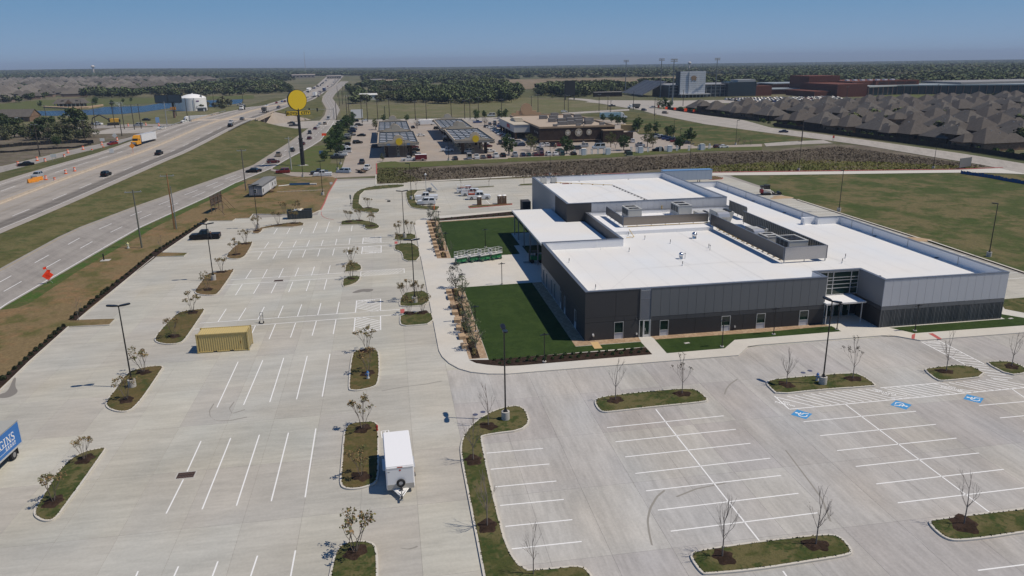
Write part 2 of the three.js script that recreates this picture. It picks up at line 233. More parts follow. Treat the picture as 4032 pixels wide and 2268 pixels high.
hatch([-6.09,-102.69],[-6.05,-96.79],[-2.5,-96.93],[-2.54,-102.83],8,.55);
hatch([-6.24,-154.18],[-6.22,-148.81],[-2.6,-149.05],[-2.62,-154.57],8,.55);
hatch([-6.19,-146.09],[-6.19,-140.45],[-2.54,-140.66],[-2.56,-146.29],8,.55);
hatch([-5.97,-127.63],[1.45,-128.13],[1.41,-125.2],[-5.93,-124.57],12,-.2,.1);
// curved tyre marks left by turning vehicles
for(const l of [[[21.02,-52.34],[20.04,-51.54],[18.92,-50.01],[18.19,-48.5],[17.79,-47.01],[17.47,-45.46]],[[-20.04,-77.16],[-20.15,-75.5],[-19.79,-74.04],[-18.93,-72.86],[-17.56,-72.71],[-16,-73.2]],[[-17.99,-77.25],[-18.19,-75.59],[-17.66,-74.32],[-16.5,-75.03]],[[-2.38,-77.01],[-0.11,-77.63],[2.64,-77.91],[4.33,-78.4]],[[-0.94,-48.49],[-0.36,-48.26],[0.08,-48.36],[0.3,-48.5]],[[21.63,-51.24],[23.69,-52.07],[26.51,-52.48]],[[37.05,-72.5],[35.61,-71.31],[34.69,-70.22],[33.92,-68.98]],[[34.26,-56.68],[33.43,-50.72],[33.1,-48.67],[32.05,-45.81]]]){const q=resample(l,14);obj('tyre_mark',ribbon(q,q.map(([x,z],i)=>[x+.12,z+.14]),.002,.002,14),M(.27,.255,.225,.9),lot);}
// accessible bays on the right
const hR=[[39.01,-67.56],[50.7,-67.32],[58.34,-67.2],[68.8,-67.21],[70.55,-67.14],[66.28,-64.46],[64.73,-64.42],[38.92,-64.33]];
stripe([39.01,-67.56],[38.92,-64.33],.14,paintW,'hatch_line');stripe([38.92,-64.33],[67.71,-64.39],.14,paintW,'hatch_line');stripe([51.2,-67.28],[58.34,-67.2],.14,paintW,'hatch_line');
for(const [a,b] of [[[39.06,-67.23],[41.78,-64.46]],[[40.3,-67.24],[42.84,-64.49]],[[41.19,-67.26],[43.69,-64.51]],[[42.14,-67.3],[44.63,-64.52]],[[43.05,-67.33],[45.61,-64.57]],[[43.96,-67.33],[46.46,-64.57]],[[44.89,-67.35],[47.4,-64.56]],[[45.78,-67.36],[48.32,-64.5]],[[46.69,-67.33],[49.18,-64.52]],[[47.56,-67.29],[50.09,-64.52]],[[48.5,-67.24],[50.96,-64.47]],[[49.45,-67.26],[50.39,-66.28]],[[50.79,-64.95],[51.79,-64.43]],[[50.33,-67.21],[50.84,-66.68]],[[51.1,-65.31],[52.74,-64.39]],
  [[51.55,-67.11],[53.69,-64.43]],[[51.38,-66.36],[52.69,-64.95]],[[52.26,-67.12],[54.6,-64.42]],[[53.03,-67.13],[55.54,-64.44]],[[53.98,-67.13],[56.45,-64.41]],[[54.89,-67.16],[57.34,-64.44]],[[55.79,-67.17],[58.21,-64.42]],[[56.64,-67.11],[59.14,-64.42]],[[57.55,-67.12],[58.39,-66.13]],[[58.7,-65.04],[60.04,-64.37]],[[58.36,-67.15],[58.91,-66.56]],[[59.19,-65.27],[60.85,-64.41]],[[59.34,-67.09],[61.72,-64.39]],[[60.11,-67.07],[62.65,-64.37]],[[61.08,-67.07],[63.51,-64.4]],[[62.01,-67.02],[64.49,-64.42]],[[62.87,-67.02],[65.44,-64.41]],[[63.84,-67.02],[66.4,-64.41]],[[64.77,-67.03],[67.38,-64.42]],
  [[50.21,-67.21],[50.9,-66.51]]])stripe(a,b,.13,paintW,'hatch_line');
stripe([64.77,-78.79],[64.73,-71.26],.14,paintW,'crossing_line');stripe([67.16,-78.85],[67.01,-71],.14,paintW,'crossing_line');
for(const [a,b] of [[[64.93,-78.73],[67.04,-77.4]],[[65.67,-78.81],[66.75,-77.94]],[[66.57,-78.81],[66.98,-78.38]],[[64.92,-77.71],[67.01,-76.47]],[[64.84,-76.76],[67.03,-75.41]],[[64.81,-75.83],[66.98,-74.42]],[[64.8,-74.86],[67.03,-73.44]],[[64.76,-73.8],[67.06,-72.52]],[[64.73,-72.85],[66.96,-71.54]],[[64.73,-71.91],[66.96,-70.55]],[[64.95,-70.89],[66.71,-69.84]],[[64.97,-69.99],[66.99,-68.65]],[[64.97,-68.92],[66.97,-67.73]],[[64.9,-68.02],[66.97,-66.77]],[[64.73,-67.33],[66.11,-66.46]]])stripe(a,b,.14,paintW,'crossing_line');
for(const [a,b] of [[[45.16,-64.46],[44.99,-44.54]],[[38.89,-61.51],[51.19,-61.5]],[[38.91,-58.58],[51.16,-58.59]],[[38.85,-55.67],[51.12,-55.75]],[[38.86,-52.82],[51.09,-52.91]],[[38.86,-49.93],[51.06,-50.03]],[[38.82,-47.07],[51.02,-47.16]],
  [[58.3,-61.46],[67.2,-61.34]],[[58.24,-58.62],[66.75,-58.54]],[[64.73,-64.42],[62.67,-53.94]],[[58.25,-55.78],[66.12,-55.72]],
  [[25.56,-66.89],[25.56,-44.23]],[[19.53,-63.97],[31.75,-64.21]],[[19.49,-61.05],[31.66,-61.28]],[[19.53,-58.18],[31.76,-58.42]],[[19.53,-55.28],[32.23,-55.54]],[[19.52,-52.47],[31.72,-52.65]],[[19.52,-49.62],[31.73,-49.81]],[[19.51,-46.77],[31.76,-46.97]],
  [[38.89,-38.55],[43.63,-38.51]],[[25.55,-40.92],[25.45,-39.2]],
  [[7.23,-61.21],[12.53,-61.11]],[[7.22,-58.31],[12.51,-58.24]],[[7.22,-55.41],[12.51,-55.35]],[[7.2,-52.58],[12.49,-52.49]],[[7.19,-49.68],[12.5,-49.6]],[[7.22,-46.83],[12.52,-46.76]]])stripe(a,b,.125);
// stalls along the back of the building and the north lot
for(let k=0;k<29;k++){const z=-101 - k*2.93;if(z>-190&&!(z<-124.5&&z>-130))stripe([93.6,z],[101.3,z]);}
for(let k=0;k<9;k++)stripe([30.5+k*0,-181.5 - k*2.9],[25+k*0,-181.5 - k*2.9]);
stripe([24.3,-191.9],[24.6,-185.3]);stripe([6.3,-188.6],[9.9,-188.6]);stripe([6.4,-192.6],[9.7,-193]);
for(let k=0;k<5;k++)stripe([33.8,-186 - k*2.9],[42.5,-186 - k*2.9]);
// wheelchair symbols: a blue square with a white figure
function handicap(c,turn){
  const g=part(lot,'accessible_marking');g.position.set(c[0],0,c[1]);g.rotation.y=turn;
  obj('blue_square',poly([[-.78,-.78],[.78,-.78],[.78,.78],[-.78,.78]],.005),paintBlue,g);
  const ring=new THREE.RingGeometry(.34,.45,24,1,.9,4.3);ring.rotateX(-PI/2);ring.translate(-.05,.009,.16);
  const hd=new THREE.CircleGeometry(.14,14);hd.rotateX(-PI/2);hd.translate(-.02,.009,-.52);
  const bar=(a,b,w)=>{const dx=b[0] - a[0],dz=b[1] - a[1],L=Math.hypot(dx,dz),nx=-dz/L*w/2,nz=dx/L*w/2;return poly([[a[0]+nx,a[1]+nz],[b[0]+nx,b[1]+nz],[b[0] - nx,b[1] - nz],[a[0] - nx,a[1] - nz]],.0095);};
  obj('figure',[ring,hd,bar([-.02,-.4],[.02,.08],.15),bar([.02,.06],[.36,.06],.13),bar([.35,.02],[.5,.48],.13),bar([.46,.48],[.62,.44],.1),bar([0,-.2],[.32,-.2],.1)],paintW,g);
}
handicap([39.55,-63.05],R(38));handicap([50.65,-63.09],R(215));handicap([58.95,-62.99],R(38));
const font=await new FontLoader().loadAsync('fonts/droid/droid_sans_bold.typeface.json');
const serif=await new FontLoader().loadAsync('fonts/droid/droid_serif_regular.typeface.json');
function textGeo(s,size,depth=.01,f=font,stretch=1){const g=new TextGeometry(s,{font:f,size,depth,curveSegments:3,bevelEnabled:false});g.computeBoundingBox();const b=g.boundingBox;g.translate(-(b.min.x+b.max.x)/2,-(b.min.y+b.max.y)/2,0);g.scale(stretch,1,1);return g;}
function groundText(lines,c,turn,size){lines.forEach((s,i)=>{const g=textGeo(s,size,.003);g.rotateX(-PI/2);g.translate(0,.004,(i -(lines.length - 1)/2)*size*1.35);const m=obj('painted_words',g,paintW,lot);m.position.set(c[0],0,c[1]);m.rotation.y=turn;});}
groundText(['NO','PARKING'],[39.28,-65.72],R(-42),.34);
groundText(['NO','PARKING'],[50.82,-65.89],R(138),.34);
groundText(['NO','PARKING'],[58.68,-65.81],R(-42),.34);
groundText(['NO','PARKING'],[-4.42,-110.44],R(180),.34);groundText(['NO','PARKING'],[-4.32,-97.26],0,.34);groundText(['NO','PARKING'],[-4.49,-141.17],0,.34);
for(const [a,b] of [[[-2.36,-67.38],[-2.26,-65.97]],[[-2.36,-67.38],[-1.64,-67.49]],[[-1.64,-67.49],[-1.55,-66]],[[-2.26,-65.97],[-1.55,-66]],[[-1.98,-67.43],[-1.89,-65.96]],[[-2.3,-66.67],[-1.59,-66.7]]])stripe(a,b,.1,paintW,'painted_box');
// storm drains with grates, manhole lids, ramps
function drain(c,turn=0){const g=part(lot,'storm_drain');g.position.set(c[0],0,c[1]);g.rotation.y=turn;obj('frame',[bx(-.85,.85,0,.012,-.62,-.5),bx(-.85,.85,0,.012,.5,.62),bx(-.85,-.73,0,.012,-.5,.5),bx(.73,.85,0,.012,-.5,.5)],poleConc,g);obj('pit',bx(-.73,.73,0,.004,-.5,.5),M(.02,.015,.013),g);for(let k=0;k<11;k++)for(const s of [-1,1])obj('grate_bar',bx(-.68+k*.13,-.61+k*.13,.004,.014,s*.25 - .2,s*.25+.2),M(.10,.06,.045,.8),g);}
drain([-19.33,-62.32]);drain([-19.4,-124.76],0);
for(const c of [[7.13,-69.23],[7.97,-69.69],[45.22,-72.68],[46.27,-73.03]])obj('manhole_lid',cyl(.28,.28,.008,c[0],0,c[1],20),M(.07,.08,.14,.7),lot);
obj('ramp_pad',poly([[0.29,-105.28],[0.91,-105.38],[0.9,-103.46],[0.29,-103.32]],.012),redPaint,lot);obj('ramp_pad',poly([[0.09,-149.32],[0.68,-149.37],[0.68,-147.35],[0.1,-147.23]],.012),redPaint,lot);
// dried puddle stains
for(const p of [[[-7.14,-115.04],[-6.49,-116.15],[-5.67,-116.9],[-4.19,-116.81],[-3.65,-116.37],[-3.79,-115.58],[-4.47,-114.91],[-5.33,-115.52],[-6,-114.91]],[[-44.07,-84.24],[-43.5,-84.78],[-44.79,-89.2],[-44.37,-88.83],[-43.36,-86.1],[-42.29,-84.55],[-42.45,-83.27],[-43.1,-82.94],[-44.06,-83.33]]])obj('damp_stain',poly(chaikin(p,2),.003),M(.20,.185,.165,.9),lot);

// ---- raised verge between lot and frontage road
const frontR=[[-56.51,-77.75]].concat([[-58.53,-116.84]],[[-58.62,-118.57],[-57.6,-136.79],[-55.5,-175.1],[-49.2,-215.3],[-46.5,-239.8]]);
const verge=frontR.concat([[-45.4,-241.2],[-43.1,-245.2],[-41.4,-246.3],[-40.3,-247.5],[-35.6,-249.5],[-23.6,-246.6],[-18.1,-244.5],[-16.7,-240.7],[-17.4,-213.3],[-17.3,-197.7],[-17.4,-192.1],[-17.5,-187.4],[-19.1,-183],[-27.8,-184.3],[-33.2,-186],[-33.2,-180.9],[-35,-180.9]],[[-33.2,-181.1],[-36.3,-180.9],[-36.6,-178.6],[-42.2,-179.7],[-44.37,-149.42],[-39.26,-148.06],[-39.41,-145.68],[-44.95,-146.29]],[[-45.23,-109.5],[-39.95,-108.94],[-39.88,-106.37],[-45.36,-106.66],[-45.04,-93.68],[-44.78,-85.84]],[[-46.14,-67.05]]);
struct('verge_lawn',prism(verge,-.06,.115),T.verge);
{const k=(n,p,m)=>struct(n,prism(p,-.02,.15),m);
  const edge=(pts,w,mat,y=.15)=>{const o=pts.map((p,i)=>{const a=pts[Math.max(0,i - 1)],b=pts[Math.min(pts.length - 1,i+1)],dx=b[0] - a[0],dz=b[1] - a[1],L=Math.hypot(dx,dz);return [p[0] - dz/L*w,p[1]+dx/L*w];});return prism(pts.concat(o.slice().reverse()),-.02,y);};
  const kb=structG('lot_kerb');
  obj('kerb_run',edge([[-46.14,-67.05],[-44.5,-85.22]].concat([[-45.04,-93.68],[-45.36,-106.66],[-39.88,-106.37],[-39.95,-108.94],[-45.23,-109.5]]),.16,T.kerb,.15),T.kerb,kb);
  obj('kerb_run',edge([[-45.23,-109.5]].concat([[-44.95,-146.29],[-39.41,-145.68],[-39.26,-148.06],[-44.37,-149.42],[-42.2,-179.7],[-36.6,-178.6],[-36.3,-180.9],[-33.2,-181.1]],[[-35,-180.9],[-33.2,-180.9],[-33.2,-186],[-27.8,-184.3],[-19.1,-183],[-17.5,-187.4]]),.16,T.kerb,.15),T.kerb,kb);
  obj('red_kerb',edge([[-17.5,-187.4],[-17.4,-192.1],[-17.3,-197.7],[-17.4,-213.3],[-16.6,-239.9]],.22,redPaint,.152),redPaint,kb);
  obj('red_kerb',edge([[-17,-185.4],[-16.7,-181.5],[-15.9,-178.3],[-14.8,-176.3],[-13.41,-174.8]],.12,redPaint,.02),redPaint,kb);
  obj('red_kerb',edge([[-4.4,-274.5],[-4.1,-247.9]],.3,redPaint,.15),redPaint,kb);obj('kerb_run',edge([[-4.3,-245.6],[-4.2,-224]],.3,T.kerb,.15),T.kerb,kb);
}
const greenStrip=TM(grassTex([[.052,.10,.018],[.075,.09,.028],[.14,.11,.05]],19,21,[.5]),1);
struct('roadside_grass',ribbon(frontR.slice(1),frontR.slice(1).map(([x,z],i)=>[x+2.2+(i % 2)*.9,z - .6]),.124,.124,60),greenStrip);
struct('mulch_strip',prism([[-44.75,-85.78],[-45.07,-93.75],[-45.35,-106.5],[-46.26,-107.39],[-45.85,-88.26]].concat([[-49.92,-83.97],[-46.26,-73.31]]),.1,.14),T.mulch);
struct('mulch_strip',prism([[-45.24,-109.25]].concat([[-45.43,-115.6],[-44.5,-148.9],[-42.2,-179.5],[-43.1,-181.1],[-46.3,-150.88]],[[-46.5,-109.76]]),.1,.14),T.mulch);

// ---- traffic islands
const islands={};
function island(key,pts,rings=[],o={}){
  const p=chaikin(pts,o.smooth??2),g=structG('traffic_island'),q=inset(p,.17);
  const kp=[];for(let i=0;i<p.length;i++){const j=(i+1)% p.length;kp.push(p[i][0],.14,p[i][1],p[j][0],.14,p[j][1],q[j][0],.145,q[j][1],q[i][0],.145,q[i][1]);}
  const I=[];for(let i=0;i<p.length;i++)I.push(4*i,4*i+1,4*i+2,4*i,4*i+2,4*i+3);const top=tri(kp,I).toNonIndexed();top.computeVertexNormals();
  if(top.attributes.normal.getY(0)<0){const a=top.attributes.position.array;for(let i=0;i<a.length;i+=9)for(let k=0;k<3;k++)[a[i+3+k],a[i+6+k]]=[a[i+6+k],a[i+3+k]];top.computeVertexNormals();}
  obj('kerb',[top,wall(p,-.015,.14),wall(q,.05,.145)],o.kerb??T.kerb,g);
  obj('lawn',poly(q,.128),o.grass??T.lawn,g);
  const r=rngOf(p.length*31+Math.round(Math.abs(p[0][0])*7));
  for(const c of rings){const n=22,rr=o.ring??1.0,P=[c[0],.21,c[1]],I2=[];const ph=r()*6;for(let k=0;k<n;k++){const a=k/n*2*PI,d=rr*(.82+.14*Math.sin(2*a+ph)+.12*Math.sin(5*a+ph*2)+.12*r());P.push(c[0]+Math.cos(a)*d*.62,.19+.03*r(),c[1]+Math.sin(a)*d*.62,c[0]+Math.cos(a)*d,.12,c[1]+Math.sin(a)*d);}
    for(let k=0;k<n;k++){const a=1+2*k,b=1+2*((k+1)% n);I2.push(0,b,a,a,b,b+1,a,b+1,a+1);}obj('mulch_ring',tri(P,I2),T.mulch,g);}
  // ragged grass tufts along the edge
  const tb=[];for(let i=0;i<p.length;i++){const a=q[i],b=q[(i+1)% q.length],L=Math.hypot(b[0] - a[0],b[1] - a[1]);for(let k=0;k<L*3;k++){const t=r(),x=a[0]+(b[0] - a[0])*t,z=a[1]+(b[1] - a[1])*t,h=.05+.1*r(),w=.06+.1*r(),an=r()*PI;tb.push([x - Math.cos(an)*w,.125,z - Math.sin(an)*w,x+Math.cos(an)*w,.125,z+Math.sin(an)*w,x+(r()- .5)*.1,.125+h,z+(r()- .5)*.1]);}}
  if(o.smooth !==0&&tb.length){const t=obj('edge_tufts',tri(tb.flat()),o.grass??T.lawn,g);t.userData.kind='stuff';}
  islands[key]=g;return g;
}
const tan=TM(grassTex([[.155,.105,.052],[.105,.082,.034],[.19,.125,.066]],17,22,[.6]),1),mixed=TM(grassTex([[.10,.082,.032],[.062,.07,.022],[.15,.105,.05]],15,23,[.6]),1);
island('a',[[-30.28,-58.89],[-30.48,-60.99],[-30.79,-64.39],[-30.71,-66.8],[-30.15,-68.06],[-29.33,-68.66],[-28.14,-68.85],[-27.87,-68.47],[-27.88,-67.17],[-27.82,-63.33],[-27.86,-59.3],[-27.86,-57.32],[-28.18,-56.83],[-28.85,-56.89],[-29.89,-57.83]],[[-29.15,-66.77],[-29.11,-59.68]]);
island('b',[[-31.46,-78.89],[-31.68,-80.41],[-31.76,-83.83],[-31.93,-87.84],[-31.17,-88.59],[-30.02,-89.22],[-28.63,-89.25],[-28.04,-88.83],[-27.98,-86.62],[-27.87,-82.66],[-27.87,-79.05],[-28.16,-76.7],[-29.29,-76.61],[-30.69,-77.66]],[[-30,-87.4],[-29.5,-79.61]],{grass:mixed});
island('c',[[-32.01,-98.81],[-32.21,-101.51],[-32.09,-105.96],[-31.79,-110.07],[-30.64,-110.98],[-28.33,-111.2],[-27.98,-110.66],[-27.89,-104.89],[-27.79,-98.33],[-28.02,-96.72],[-29.53,-96.49],[-31.08,-97.34]],[[-29.59,-109.7],[-29.65,-99.61]],{grass:mixed});
island('d',[[-31.92,-120.68],[-32.05,-123.49],[-32.25,-131.67],[-30.33,-132.68],[-28.21,-133.74],[-27.91,-133.14],[-27.76,-125.18],[-27.77,-119.27],[-28.03,-118],[-29.69,-118.19],[-31.26,-119.31]],[[-29.93,-132.13],[-29.91,-121.47]],{grass:tan});
island('e',[[-31.5,-143.71],[-31.54,-150.06],[-30.99,-154.36],[-28.83,-155.19],[-28.15,-155.04],[-27.77,-146.39],[-27.82,-141.78],[-28.99,-140.92],[-30.73,-141.82]],[[-29.52,-153.59],[-29.74,-144.63]],{grass:tan});
island('f',[[-30.22,-164.77],[-29.67,-167.78],[-27.6,-170.87],[-23.41,-173.45],[-19.79,-173.17],[-19.73,-167.89],[-28.12,-169.29],[-28.02,-163.04],[-29.41,-162.87]],[[-25.4,-171.17],[-21.89,-172.27],[-29.3,-166.06]],{grass:tan,smooth:1});
island('g',[[-10,-188.2],[-10.3,-204.2],[-10,-211.4],[-8.1,-218.7],[-3.9,-223.1],[4,-223.6],[3.9,-218.2],[-3.8,-215.8],[-8.4,-214.2],[-8.2,-188],[-3,-186.5],[-3,-181.6],[-3.8,-180.5],[-6.4,-181.9],[-9.4,-185.7]],[[-5.8,-187.5]],{smooth:1});
island('h',[[-11.58,-168.38],[-11.62,-173.38],[-7.32,-172.72],[-4.61,-170.06],[-3.08,-166.2],[-2.81,-163.29],[-3.86,-161.68],[-6.22,-161.92],[-6.27,-167.59],[-11.4,-167.91]],[[-9.81,-171.04],[-7.57,-172.21],[-4.69,-165.3]],{smooth:1});
island('i',[[-0.16,-149.73],[0.23,-154.87],[1.31,-155.77],[4.65,-155.49],[4.48,-149.31]],[],{smooth:1});
island('j',[[-0.11,-141.87],[0.12,-147.22],[4.77,-146.79],[4.67,-132.48],[1.39,-132.7],[1.33,-139.18],[0.63,-141.15]],[],{smooth:1});
island('k',[[-8.8,-127.4],[-8.84,-132.95],[-7.99,-134.1],[-6.74,-133.47],[-5.83,-130.92],[-5.92,-127.75],[-8.56,-127.67]],[[-7.84,-132.74]],{smooth:1,ring:.7});
island('l',[[-8.76,-118.56],[-8.83,-124.57],[-5.92,-124.88],[-5.93,-122.13],[-6.62,-119.93],[-7.99,-118.68]],[[-7.37,-122.92]],{smooth:1,ring:.7});
island('m',[[0.17,-108.55],[0.7,-112.23],[1.65,-113.62],[4.93,-113.63],[4.76,-106.09],[0.27,-105.98]],[],{smooth:1});
island('n',[[0.06,-98.76],[0.18,-103.03],[4.78,-103.52],[4.8,-97.75],[1.15,-97.43],[0.3,-98.01]],[[1.56,-102.87],[3.43,-102.8]],{smooth:1});
island('o',[[-6.04,-77.99],[-6.08,-88.35],[-5.59,-89.66],[-4.13,-89.88],[-3.03,-89.49],[-2.56,-88.15],[-2.52,-78.78],[-3.35,-77.73],[-4.95,-77.25],[-5.65,-77.52]],[[-4.16,-89.31],[-3.92,-81.88]],{grass:mixed});
island('p',[[-6,-67.34],[-5.84,-68.94],[-5.29,-69.63],[-3.73,-69.7],[-2.93,-69.41],[-2.53,-68.3]].concat([[-2.52,-62],[-2.54,-57.93],[-3.33,-57.32],[-4.3,-57.04],[-5.29,-57.22],[-5.87,-58],[-5.9,-61.06]]),[[-4.13,-67.98],[-4.05,-59.03]],{grass:mixed});
island('q',[[-5.92,-45.9],[-5.76,-48.32],[-5.44,-49.44],[-4.73,-49.82],[-3.85,-49.78],[-3.12,-49.52],[-2.56,-48.79],[-2.47,-45.17],[-2.52,-42.46],[-5.47,-43],[-5.96,-44.56]],[[-4.17,-48.35]],{});
island('r',[[4.79,-61.3],[5.1,-63.76],[5.97,-66.2],[7.63,-68.5],[10.02,-70.26],[12.47,-70.36],[12.26,-64.83],[7.33,-64.54],[7.13,-63.85],[6.9,-54.53],[6.94,-44.27],[9.7,-44.03],[11.87,-44.03],[12.27,-42.82],[12.51,-40.67],[4.68,-40.55],[4.75,-44.19],[4.77,-54.92]],[[8.09,-66.26],[5.87,-59.97],[5.8,-49.81]],{smooth:2});
island('s',[[19.74,-69.8],[20.52,-70.71],[24.3,-71.04],[29.02,-71.12],[30.95,-70.87],[31.54,-70.32],[31.74,-68.8],[31.67,-67.63],[30.82,-67.36],[25.62,-67.26],[21.11,-67.02],[19.99,-67.03],[19.64,-67.9]],[[22.06,-69.57],[29.53,-69.68]],{});
island('t',[[19.65,-43.44],[20.05,-43.93],[20.74,-44.13],[25.77,-44.3],[30.45,-44.26],[31.48,-44],[31.75,-43.3],[31.63,-41.97],[31.04,-41.54],[27.89,-41.4],[23.6,-41.22],[20.17,-41.4],[19.75,-41.57]],[[22.06,-42.99],[29.33,-43.1]],{});
island('u',[[39.21,-44.11],[39.73,-44.42],[40.81,-44.42],[44.48,-44.46],[47.93,-44.43],[51.39,-44.38],[48.99,-41.65],[45.4,-41.68],[42.27,-41.55],[39.84,-41.62],[39.21,-41.96],[39.02,-42.74]],[[41.76,-43.4]],{ring:1.3});
island('v',[[39.56,-70.6],[40.41,-71.41],[43.12,-71.55],[50.38,-71.49],[51.18,-70.76],[51.19,-67.89],[50.6,-67.58],[44.3,-67.86],[39.33,-67.6],[39.4,-69.56]],[[41.57,-69.77],[49.55,-69.83]],{smooth:1});
island('w',[[58.88,-70.62],[59.73,-71.01],[65.01,-71.24],[64.9,-67.56],[59.12,-67.35],[58.3,-67.7]],[[60.86,-69.71]],{smooth:1});
island('x',[[67.19,-71.11],[68.3,-71.32],[70.25,-71.02],[70.61,-69.83],[70.57,-68.95],[69.66,-67.54],[67.05,-67.36]],[[69.26,-69.5]],{smooth:1});
island('y',[[3.8,-207.9],[4.7,-212.3],[10,-212.4],[10.8,-211.8],[6.3,-209.8],[6.2,-187.3],[11.7,-186],[11.6,-182.4],[10.2,-181],[6,-183.3],[4.1,-187.2]],[[7.4,-188.8]],{smooth:1});
island('z',[[18,-211.8],[22.7,-213.4],[29.7,-214.2],[29.5,-212.4],[18.6,-210.2]],[],{smooth:0});
island('aa',[[18.7,-183.6],[19.5,-184.5],[24,-184.7],[30.1,-185.1],[29.9,-183.8],[18.9,-181.5]],[],{smooth:0,kerb:redPaint});
island('ab',[[94.1,-213.1],[96.3,-215.6],[98,-216.1],[99.1,-210.3],[93.4,-209]],[],{smooth:1,grass:tan,kerb:redPaint});
island('ac',[[36.5,-213.8],[37.6,-215.4],[41.5,-215.7],[45.6,-215.3],[45,-212.6],[37.1,-212.3]],[],{smooth:0});

// ---- raised walk round the building, turf, gravel, planting beds
struct('sidewalk',prism(apron,-.015,.13),T.walk);
{const kb=structG('sidewalk_kerb'),rim=apron.slice(0,15);const o=inset(apron,.16).slice(0,15);obj('kerb_top',ribbon(rim,o,.133,.133,90),T.kerb,kb);}
const flat=(n,p,y,m)=>struct(n,poly(p,y),m);
flat('turf_lawn',[[10.15,-165.9],[32.2,-168.3],[32.2,-151],[24.2,-151],[24.2,-140.2],[23,-140.2],[23,-133.4],[10.15,-133]],.138,T.turf);
flat('turf_lawn',[[24.5,-139.6],[32.6,-139.6],[32.6,-133.8],[24.5,-133.6]],.138,T.turf);
flat('turf_lawn',[[10.45,-114.1],[21.65,-114.4],[21.7,-85.4],[23.4,-85.4],[30.2,-85.4],[30.2,-83.6],[10.4,-83.2]],.138,T.turf);
flat('turf_lawn',[[32.2,-85.8],[32.05,-81.05],[39.6,-81.2],[42.1,-83.7],[57,-83.9],[56.9,-86]],.138,T.turf);
flat('turf_lawn',[[63.9,-83.9],[65.7,-81.4],[81.6,-81.2],[84.6,-81.2],[84.6,-83.2],[81.2,-87],[81.2,-83.95]],.138,T.turf);
flat('side_lawn',[[84.4,-87.6],[86.9,-91.5],[101.5,-92],[101.5,-84.5],[86.9,-83.9]],.16,T.lawn);
flat('gravel_bed',[[21.65,-114.4],[23.25,-114.4],[23.25,-87.05],[30.45,-87.05],[30.3,-85.5],[21.7,-85.5]],.141,T.gravel);
flat('gravel_bed',[[32.1,-87],[32.3,-85.8],[46.9,-85.6],[56.8,-86.1],[56.3,-87]],.142,T.gravel);
flat('mulch_bed',[[8.08,-83.64],[8.77,-82.5],[9.94,-81.75],[11.71,-80.96],[13.81,-80.74]].concat([[30.2,-81.05],[30.2,-83.5],[26,-83.2],[19,-83.3],[10.4,-83.2]]),.146,T.mulch);
flat('mulch_bed',[[7.8,-169.4],[33,-175.6],[33,-170.4],[11,-167.4],[8.6,-167.6]],.146,T.mulch);
flat('gravel_bed',[[7.65,-113.8],[10.4,-113.9],[10.35,-83.8],[8.1,-83.9]],.141,T.gravel);
flat('gravel_bed',[[7.6,-168.6],[10.1,-167.2],[10.1,-133],[7.6,-133.4]],.141,T.gravel);
flat('gravel_bed',[[10.1,-166.6],[33,-169.9],[33,-168.4],[10.1,-165.9]],.142,T.gravel);
for(const [a,b] of [[-84,-91.3],[-92.8,-98.6],[-100,-105.6],[-107,-113.4],[-133.6,-137.6],[-139,-143],[-144.4,-148.4],[-149.8,-154],[-155.4,-159.6],[-161,-166.2]])flat('mulch_bed',[[8.45,a],[9.45,a],[9.45,b],[8.45,b]],.147,T.mulch);
flat('ramp_pad',[[65.01,-80.93],[65.81,-81.33],[64.34,-79.5],[64.05,-79.71]],.137,redPaint);flat('ramp_pad',[[67.37,-80.93],[68.01,-80.96],[67.73,-78.89],[67.16,-78.85]],.137,redPaint);
{const m=obj('plywood_sheet',prism([[23.86,-86.41],[24.84,-86.42],[24.81,-84.13],[23.8,-84.16]].map((p)=>p),.146,.165),M(.55,.38,.18,.85));Object.assign(m.userData,{label:'bright plywood sheet lying by the dark building corner',category:'plywood'});}

// ---- roads
const roads={};
function road(name,l,r,y,mat,n=60,tile=40){const m=struct(name,ribbon(l,r,y,y,n,6,tile),mat);return m;}
const frontL=[[-69.88,-92.75]].concat([[-70.37,-143.52],[-70.5,-175.2],[-65.6,-203.6],[-59.2,-232.4],[-48.5,-281.2]],[[-45.2,-365.2],[-43.9,-439.6],[-41.9,-478.9],[-42.8,-552.2],[-47.1,-631.7],[-61,-770.2],[-68,-863.1],[-75.6,-1049.4],[-88.1,-1627]]);
const frontRR=[[-56.51,-77.75]].concat([[-58.53,-116.84]],[[-58.62,-118.57],[-57.6,-136.79],[-55.5,-175.1],[-49.2,-215.3],[-46.5,-239.8]],[[-40.5,-269.6],[-37.7,-300.1],[-32.9,-341.9],[-30.8,-370.2],[-31.2,-449.1],[-32.8,-514.1],[-35.5,-613.7],[-40.9,-680.8],[-55,-832.5],[-59.6,-972],[-71.7,-1614.1]]);
road('frontage_road',frontL,frontRR,.045,T.front,160);
const hwyRt=[[-84.5,-60],[-83.6,-174],[-82.3,-201],[-79,-265],[-77,-332],[-71.5,-435],[-69,-490],[-70,-547],[-71.7,-727],[-72,-830],[-75,-972],[-80,-1319],[-98,-1818],[-120,-2400]];
const hwyLt=[[-121,-60],[-117.5,-248],[-112.5,-320],[-105,-430],[-101,-490],[-101,-600],[-103,-760],[-104,-984],[-112,-1319],[-138,-1818],[-168,-2400]];
const rs=(p)=>resample(p,200),A_=rs(hwyRt),B_=rs(hwyLt),lerpL=(t)=>A_.map((q,i)=>[q[0]+(B_[i][0] - q[0])*t,q[1]+(B_[i][1] - q[1])*t]);
road('highway',lerpL(.505),A_,(z)=>hy(z)+.02,T.hwyR,200);road('highway',B_,lerpL(.505),(z)=>hy(z)+.02,T.hwyL,200);
